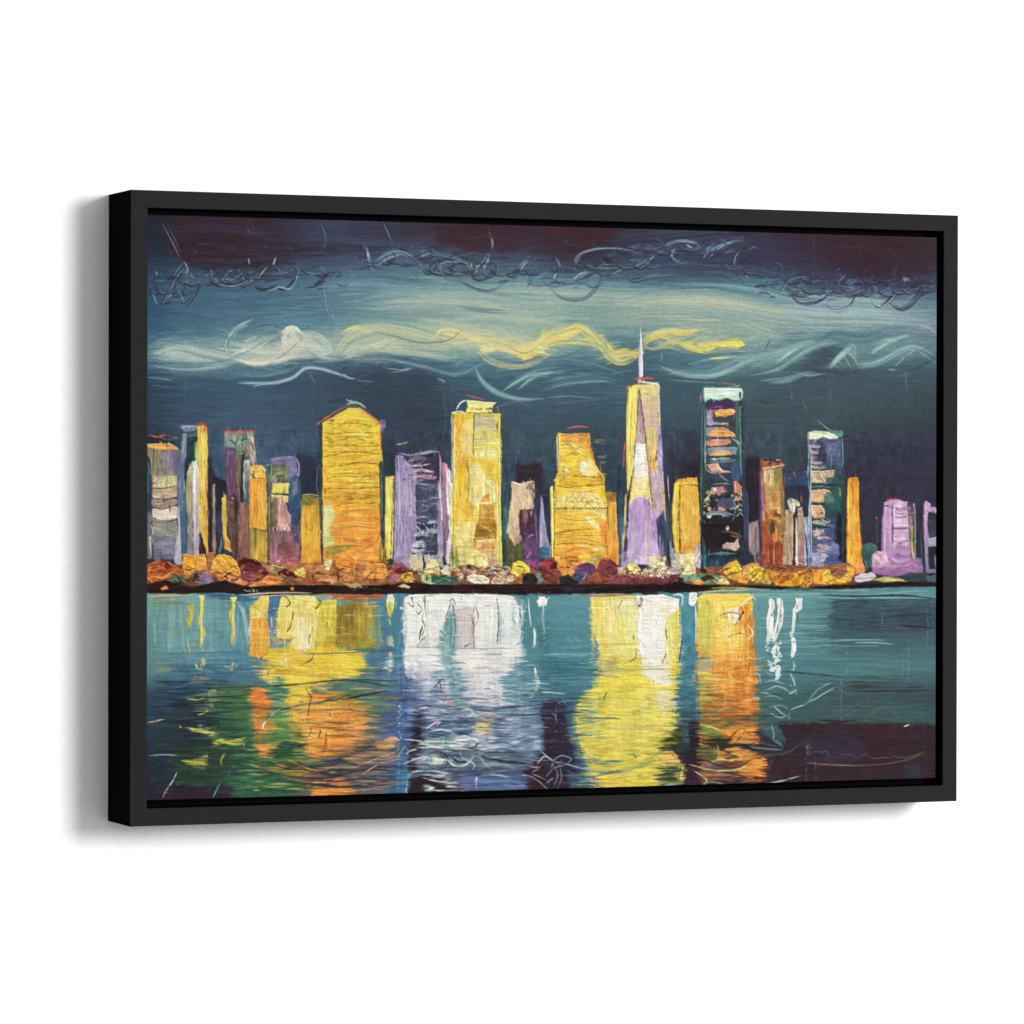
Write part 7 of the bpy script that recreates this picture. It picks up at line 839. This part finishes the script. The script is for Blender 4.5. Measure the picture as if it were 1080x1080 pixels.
for x0,x1,y0,y1,cs,n in ((424,560,684,770,("f4f2f0","c8d0dc","6c90b0","4c6c98","e8e4e8","9c98c0"),110),(606,720,700,842,("f4ec98","e8d458","c8b84c","f8f4c8","8ca068","e0cc50"),120),(734,800,690,800,("f4b454","d07030","f8d070","8c4c24","e89440","5c5c3c"),90),(262,400,690,835,("f4c050","e88438","f8e080","4c7c50","d86c30","2c4c48"),130),(620,720,628,700,("f8f0c0","dcc850","fffbe8"),30),(262,400,630,690,("f8ecb0","d8b040","fff4d0"),30),(428,550,630,690,("ffffff","b8c4c4","dcd8d4"),36)):
    for i in range(n):
        x=rng.uniform(x0,x1); y=rng.uniform(y0,y1); l=rng.uniform(5,22); _S0(cs[rng.randint(len(cs))],[(x-l/2,y+rng.uniform(-.8,.8)),(x,y+rng.uniform(-1.4,1.4)),(x+l/2,y+rng.uniform(-.8,.8))],rng.uniform(.7,1.7),a=.5,br=.6,tp=.4,h=.9)
# dark water pulled across the lower picture
for i in range(230):
    x=rng.uniform(165,830); y=rng.uniform(730,840); l=rng.uniform(12,60)*(.6+.6*(y-730)/110); c=["26404c","2c3850","1f3038","34304a","3a2836","2c4c40","204050"][i%7]
    if 600<x<712: c=["a89c40","6c8c5c","c8b040","4c7c78"][i%4]; l*=.6
    S_(c,[(x-l/2,y+rng.uniform(-1,1)),(x,y+rng.uniform(-1.5,1.5)),(x+l/2,y+rng.uniform(-1,1))],rng.uniform(.8,2.4),a=.6 if x<262 or x>712 else .5,br=.6,tp=.4)
for i in range(90):
    x=rng.uniform(262,420); y=rng.uniform(690,835); l=rng.uniform(8,30); c=["f4b450","f09038","e8d050","5c9450","f8d070","d86c30","3c6c5c"][i%7]
    S_(c,[(x-l/2,y),(x,y+rng.uniform(-1,1)),(x+l/2,y)],rng.uniform(.7,1.8),a=.6,br=.6,tp=.4)
for i in range(90):
    x=rng.uniform(428,572); y=rng.uniform(690,835); l=rng.uniform(8,30); c=["f0f0ee","c8ccd8","5c80a8","34486c","9c90b8","a8c4c8","24303f"][i%7]
    S_(c,[(x-l/2,y),(x,y+rng.uniform(-1,1)),(x+l/2,y)],rng.uniform(.7,1.8),a=.6,br=.6,tp=.4)
W(592,676,730,842,7,fx=34,fy=1.7,so=.06); W(424,676,578,842,6,fx=26,fy=1.5,so=.06); W(256,684,420,842,7,fx=30,fy=1.6,so=.06); W(730,680,814,830,5,fx=22,fy=1.5,so=.06); W(606,632,640,700,2.5,fx=16,fy=1.6); W(420,640,560,690,1.6,fx=14,fy=1.4)
FLUSH()
RIDGE(262,628,420,700,12,30,4,.5,.3,.58,h=.6); RIDGE(424,628,552,690,14,26,4,.5,.3,.58,h=.6); RIDGE(622,630,800,720,12,30,4,.5,.3,.58,h=.6); RIDGE(262,700,820,842,60,8,6,.5,.22,.58,h=.4); RIDGE(156,700,262,842,50,7,5,.5,.18,.58,h=.4)
for i in range(170):
    x=rng.uniform(158,265) if i%2 else rng.uniform(262,600); y=rng.uniform(745,840); l=rng.uniform(14,50)
    _S0(["1f343c","24404a","2c4a40","1c2c3c","34304a","2f5048","5c7c50"][i%7],[(x-l/2,y+rng.uniform(-1,1)),(x,y+rng.uniform(-1.5,1.5)),(x+l/2,y+rng.uniform(-1,1))],rng.uniform(.8,3),a=.42,br=.7,tp=.4,h=.6)
# shore foot drawn over the water again, uneven
for i in range(110):
    x=160+i*5.4+rng.uniform(-3,3); y=624.5 if x<700 else 623-(x-700)*.02; l=rng.uniform(10,34)
    S_(["241718","301c1a","1c1416","3c2420"][i%4],[(x-l/2,y+rng.uniform(-1.5,1)),(x,y+rng.uniform(-1,2.2)),(x+l/2,y+rng.uniform(-1.5,1))],rng.uniform(1.4,3.6),a=.9,br=.4,tp=.35)
for p_,c,w_ in (("155,629 180,628 206,627","e0c480",1.6),("160,631 185,630","b46c50",1.2),("250,628.5 272,626 300,625 330,625.5","f0e4c8",1.5),("262,630.5 290,628 315,628","d8b490",1.3),("322,628 345,627 372,628 402,628","b87858",1.8),("430,627.5 470,627 524,627.5","e8e4d8",1.4),("620,628 650,626.5 668,627.5","c8ac74",1.6),("560,628 580,627.5 600,629","3c6c80",1.6),("735,625 760,623 790,622.5","c8cc90",1.8),("606,627 630,629 660,628","8c7040",1.2),("208,626 240,628 262,629","34688c",1.8)): S_(c,p_,w_,a=.9,br=.3)
for i in range(40):
    x=rng.uniform(566,606); y=736+abs(rng.normal(0,16)); l=rng.uniform(10,30)
    S_(["3c7090","2c4c6c","508ca0","34344c","4c2c3c"][i%5],[(x-l/2,y),(x,y+rng.uniform(-1,1)),(x+l/2,y)],rng.uniform(.8,2),a=.65,br=.6,tp=.4)
# ---------------- finishing: soft mixing, canvas weave, grain
sl,xx,yy=bb(X0,Y0,X1,Y1)
sx=xx+(fn(xx/2.2+5,yy/2.2)-.5)*.6; sy=yy+(fn(xx/2.2+50,yy/2.2+9)-.5)*.6
IMG[sl]=samp(IMG,sx,sy)
g=IMG.mean(2,keepdims=True); wb=np.clip((IMG[...,2:3]-IMG[...,0:1])*6,0,1); gr=np.clip((IMG[...,1:2]-np.maximum(IMG[...,0:1],IMG[...,2:3]))*8,0,1); IMG[:]=g+(IMG-g)*(.91-.20*wb-.16*gr)
nz=rng.rand(NH,NW).astype(np.float32); nz=(nz+np.roll(nz,1,0)+np.roll(nz,1,1)+np.roll(nz,-1,1))/4-.5
weave=(np.sin(xx*4.1)*.5+np.sin(yy*4.1)*.5)*fn(xx/9,yy/9)
IMG[sl]=np.clip(IMG[sl]*(1+.09*nz+.02*weave+.10*(fn(xx/2,yy/.9,2)-.5))[...,None]+.02*nz[...,None],0,1)
IMG[:]=np.clip(IMG+.05*np.sin((IMG-.5)*np.pi*2)*(IMG>.0)*.5,0,1)*np.array([1.,.992,.975],np.float32)
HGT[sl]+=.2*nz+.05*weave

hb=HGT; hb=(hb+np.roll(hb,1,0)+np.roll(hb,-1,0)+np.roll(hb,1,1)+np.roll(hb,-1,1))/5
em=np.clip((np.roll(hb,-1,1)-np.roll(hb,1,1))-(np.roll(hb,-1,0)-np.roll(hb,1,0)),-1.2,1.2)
IMG[:]=np.clip(IMG*(1-.19*em)[...,None]+(.03*np.clip(-em,0,1))[...,None],0,1)  # light and shade on the stroke relief put into the colour
# ======================= the place: a framed canvas hung on a white wall =======================
import bpy, bmesh, math
from mathutils import Matrix, Vector
C=bpy.context.scene.collection
SC=.65; FW=1.46964*SC; FH=1.0*SC; FD=.12143*SC      # frame width, height, depth in metres
LIP=.0188*SC*1.47; CZ=1.5                            # width of the face; height of the frame's lower edge above the floor
def mat(name,base,rough,spec=.5,bump=None):
    m=bpy.data.materials.new(name); m.use_nodes=True; n=m.node_tree; b=n.nodes['Principled BSDF']
    b.inputs['Base Color'].default_value=(*base,1); b.inputs['Roughness'].default_value=rough; b.inputs['Specular IOR Level'].default_value=spec
    if bump:
        t=n.nodes.new('ShaderNodeTexNoise'); t.inputs['Scale'].default_value=bump[0]; t.inputs['Detail'].default_value=6
        co=n.nodes.new('ShaderNodeTexCoord'); n.links.new(co.outputs['Object'],t.inputs['Vector'])
        k=n.nodes.new('ShaderNodeBump'); k.inputs['Strength'].default_value=bump[1]; k.inputs['Distance'].default_value=bump[2]
        n.links.new(t.outputs['Fac'],k.inputs['Height']); n.links.new(k.outputs['Normal'],b.inputs['Normal'])
        r=n.nodes.new('ShaderNodeMapRange'); r.inputs['To Min'].default_value=.93; r.inputs['To Max'].default_value=1.07
        x=n.nodes.new('ShaderNodeMix'); x.data_type='RGBA'; x.blend_type='MULTIPLY'; x.inputs[0].default_value=1; x.inputs[6].default_value=(*base,1)
        n.links.new(t.outputs['Fac'],r.inputs['Value']); n.links.new(r.outputs['Result'],x.inputs[7]); n.links.new(x.outputs[2],b.inputs['Base Color'])
    return m
def link(name,me,m,parent=None):
    o=bpy.data.objects.new(name,me); C.objects.link(o); me.materials.append(m); o.parent=parent; return o
# wall
wm=mat('white_wall_paint',(.9,.9,.9),.85,.2,(180,.15,.0004))
bm=bmesh.new(); bmesh.ops.create_grid(bm,x_segments=2,y_segments=2,size=4)
bmesh.ops.rotate(bm,verts=bm.verts,matrix=Matrix.Rotation(math.pi/2,3,'X')); me=bpy.data.meshes.new('wall'); bm.to_mesh(me); bm.free()
wall=link('wall',me,wm); wall.location=(0,0,CZ+.3); wall['kind']='structure'
# the framed painting: root at the middle of the frame's lower back edge
root=bpy.data.objects.new('framed_painting',None); C.objects.link(root); root.location=(FW/2,0,CZ)
root['label']='landscape city skyline painting in a deep black floater frame on the white wall'; root['category']='painting'
def ring(bm,prof):
    """sweep a rectangular profile of (inset, depth) pairs round the frame with mitred corners"""
    loops=[]
    for ins,y in prof:
        loops.append([bm.verts.new((x,y,z)) for x,z in ((-FW/2+ins,ins),(FW/2-ins,ins),(FW/2-ins,FH-ins),(-FW/2+ins,FH-ins))])
    n=len(loops)
    for a in range(n):
        A,B=loops[a],loops[(a+1)%n]
        for i in range(4): bm.faces.new((A[i],A[(i+1)%4],B[(i+1)%4],B[i]))
INS=.0275*SC; fm=mat('black_satin_frame',(.019,.019,.019),.8,0.0,(90,.08,.0006))
c=.0006
bm=bmesh.new(); ring(bm,[(0,-.0004),(0,-FD+c),(c,-FD),(INS-c,-FD),(INS,-FD+c),(INS,-.0004)]); bmesh.ops.recalc_face_normals(bm,faces=bm.faces)
me=bpy.data.meshes.new('frame'); bm.to_mesh(me); bm.free(); frame=link('frame',me,fm,root)
# the face is charcoal, the edges and the inside of the rebate are a deeper matt black
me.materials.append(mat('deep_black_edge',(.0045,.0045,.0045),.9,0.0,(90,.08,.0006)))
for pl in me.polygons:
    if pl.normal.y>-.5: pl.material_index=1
gm=mat('matt_black_rebate',(.004,.004,.004),.95,.05)
BD=.030   # depth below the face where the canvas tray sits
bm=bmesh.new(); bmesh.ops.create_cube(bm,size=1)
bmesh.ops.scale(bm,verts=bm.verts,vec=(FW-2*INS-.0004,.012,FH-2*INS-.0004)); bmesh.ops.translate(bm,verts=bm.verts,vec=(0,-FD+BD+.006,FH/2))
me=bpy.data.meshes.new('backing_board'); bm.to_mesh(me); bm.free(); link('backing_board',me,gm,root)
# the canvas: corner points of the printed face in frame coordinates, and of the same corners in painting coordinates
CREC=.004
AMB=1.48; PW=250; LDX=.43; LDZ=.18
HX0,HX1,HZ0,HZ1=.0272,.0272+1.4042,.0402,.9618
HOM=(653.0555476588315,0.8610443672812234,135.93727297346612,32.104788389257166,-671.494132282586,871.6097597729574,0.059697744549649635,-0.0008287004216739108)
GX,GZ=1560,1080; RELIEF=.00016; ILL=1.49
def srgb2lin(a): return np.where(a<=.04045,a/12.92,((a+.055)/1.055)**2.4)
gx=np.linspace(HX0,HX1,GX); gz=np.linspace(HZ1,HZ0,GZ); gx,gz=np.meshgrid(gx,gz)
wd=HOM[6]*gx+HOM[7]*gz+1; px=(HOM[0]*gx+HOM[1]*gz+HOM[2])/wd; py=(HOM[3]*gx+HOM[4]*gz+HOM[5])/wd
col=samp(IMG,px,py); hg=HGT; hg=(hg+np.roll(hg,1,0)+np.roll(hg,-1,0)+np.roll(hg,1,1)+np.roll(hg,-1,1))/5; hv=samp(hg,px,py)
n0=GX*GZ
# the face is a fine sheet of paint in relief; the canvas turns back over the stretcher bars all round
border=np.concatenate([np.arange(0,GX),np.arange(1,GZ)*GX+GX-1,(GZ-1)*GX+np.arange(GX-2,-1,-1),np.arange(GZ-2,0,-1)*GX])
nb=len(border); co=np.zeros((n0+nb,3),np.float32)
co[:n0,0]=(gx*SC-FW/2).ravel(); co[:n0,1]=(-FD+CREC-np.clip(hv,-.3,2)*RELIEF).ravel(); co[:n0,2]=(gz*SC).ravel()
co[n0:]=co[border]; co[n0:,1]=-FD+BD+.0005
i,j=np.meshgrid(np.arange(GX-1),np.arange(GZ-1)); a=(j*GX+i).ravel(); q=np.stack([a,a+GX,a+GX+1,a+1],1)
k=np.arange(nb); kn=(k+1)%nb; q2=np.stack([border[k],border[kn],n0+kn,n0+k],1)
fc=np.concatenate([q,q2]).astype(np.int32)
me=bpy.data.meshes.new('canvas'); me.vertices.add(len(co)); me.vertices.foreach_set('co',co.ravel())
me.loops.add(fc.size); me.loops.foreach_set('vertex_index',fc.ravel()); me.polygons.add(len(fc))
me.polygons.foreach_set('loop_start',np.arange(0,fc.size,4,dtype=np.int32)); 
me.update(calc_edges=True); me.polygons.foreach_set('use_smooth',np.concatenate([np.ones(len(q),bool),np.zeros(len(q2),bool)]))
ca=me.color_attributes.new('paint','FLOAT_COLOR','POINT'); cc=np.ones((len(co),4),np.float32)
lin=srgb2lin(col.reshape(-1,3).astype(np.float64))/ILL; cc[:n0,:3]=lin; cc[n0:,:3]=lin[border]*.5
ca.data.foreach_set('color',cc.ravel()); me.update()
pm=bpy.data.materials.new('oil_paint_on_canvas'); pm.use_nodes=True; nt=pm.node_tree; b=nt.nodes['Principled BSDF']
at=nt.nodes.new('ShaderNodeAttribute'); at.attribute_name='paint'; nt.links.new(at.outputs['Color'],b.inputs['Base Color'])
tn=nt.nodes.new('ShaderNodeTexNoise'); tn.inputs['Scale'].default_value=60; tn.inputs['Detail'].default_value=5
mr=nt.nodes.new('ShaderNodeMapRange'); mr.inputs['To Min'].default_value=.5; mr.inputs['To Max'].default_value=.75
nt.links.new(tn.outputs['Fac'],mr.inputs['Value']); nt.links.new(mr.outputs['Result'],b.inputs['Roughness']); b.inputs['Specular IOR Level'].default_value=.03
link('canvas',me,pm,root)
# ---------------- light: one broad soft lamp up to the right, plus an added world fill from the front
sc=bpy.context.scene; w=bpy.data.worlds.new('World'); sc.world=w; w.use_nodes=True
wn=w.node_tree; bg=wn.nodes['Background']; bg.inputs[0].default_value=(1,1,1,1)
# added world fill, strongest from the front and kept dark to the sides
tc=wn.nodes.new('ShaderNodeTexCoord'); dt=wn.nodes.new('ShaderNodeVectorMath'); dt.operation='DOT_PRODUCT'; dt.inputs[1].default_value=(.25,-.96,.1)
mx=wn.nodes.new('ShaderNodeMath'); mx.operation='MAXIMUM'; mx.inputs[1].default_value=0; pw=wn.nodes.new('ShaderNodeMath'); pw.operation='POWER'; pw.inputs[1].default_value=3
ml=wn.nodes.new('ShaderNodeMath'); ml.operation='MULTIPLY'; ml.inputs[1].default_value=AMB
wn.links.new(tc.outputs['Generated'],dt.inputs[0]); wn.links.new(dt.outputs['Value'],mx.inputs[0]); wn.links.new(mx.outputs[0],pw.inputs[0]); wn.links.new(pw.outputs[0],ml.inputs[0]); wn.links.new(ml.outputs[0],bg.inputs[1])
ld=bpy.data.lights.new('studio_lamp','AREA'); ld.shape='DISK'; ld.size=1.7; ld.energy=PW
lo=bpy.data.objects.new('studio_lamp',ld); C.objects.link(lo); ctr=Vector((FW/2,0,CZ+FH/2)); lo.location=ctr+Vector((LDX,-1,LDZ))*4.6
lo.rotation_euler=(ctr-lo.location).to_track_quat('-Z','Y').to_euler()
# ---------------- camera
cam=bpy.data.cameras.new('camera'); cam.sensor_width=36; cam.lens=4267.47/1080*36; cam.clip_end=50; cam.clip_start=.1
co_=bpy.data.objects.new('camera',cam); C.objects.link(co_)
r=Vector((0.925135352497035,-0.3796324237609477,0.0019499716856900666)); u=Vector((0.0001966950983532704,0.005615722883378778,0.9999842123591428)); f=Vector((0.3796373807612009,0.925120363242473,-0.005269975606170042))
M=Matrix(((r.x,u.x,-f.x,-1.85709*SC),(r.y,u.y,-f.y,-6.22423*SC),(r.z,u.z,-f.z,.52884*SC+CZ),(0,0,0,1))); co_.matrix_world=M
sc.camera=co_
sc.view_settings.view_transform='Standard'; sc.view_settings.look='None'; sc.view_settings.exposure=0; sc.view_settings.gamma=1
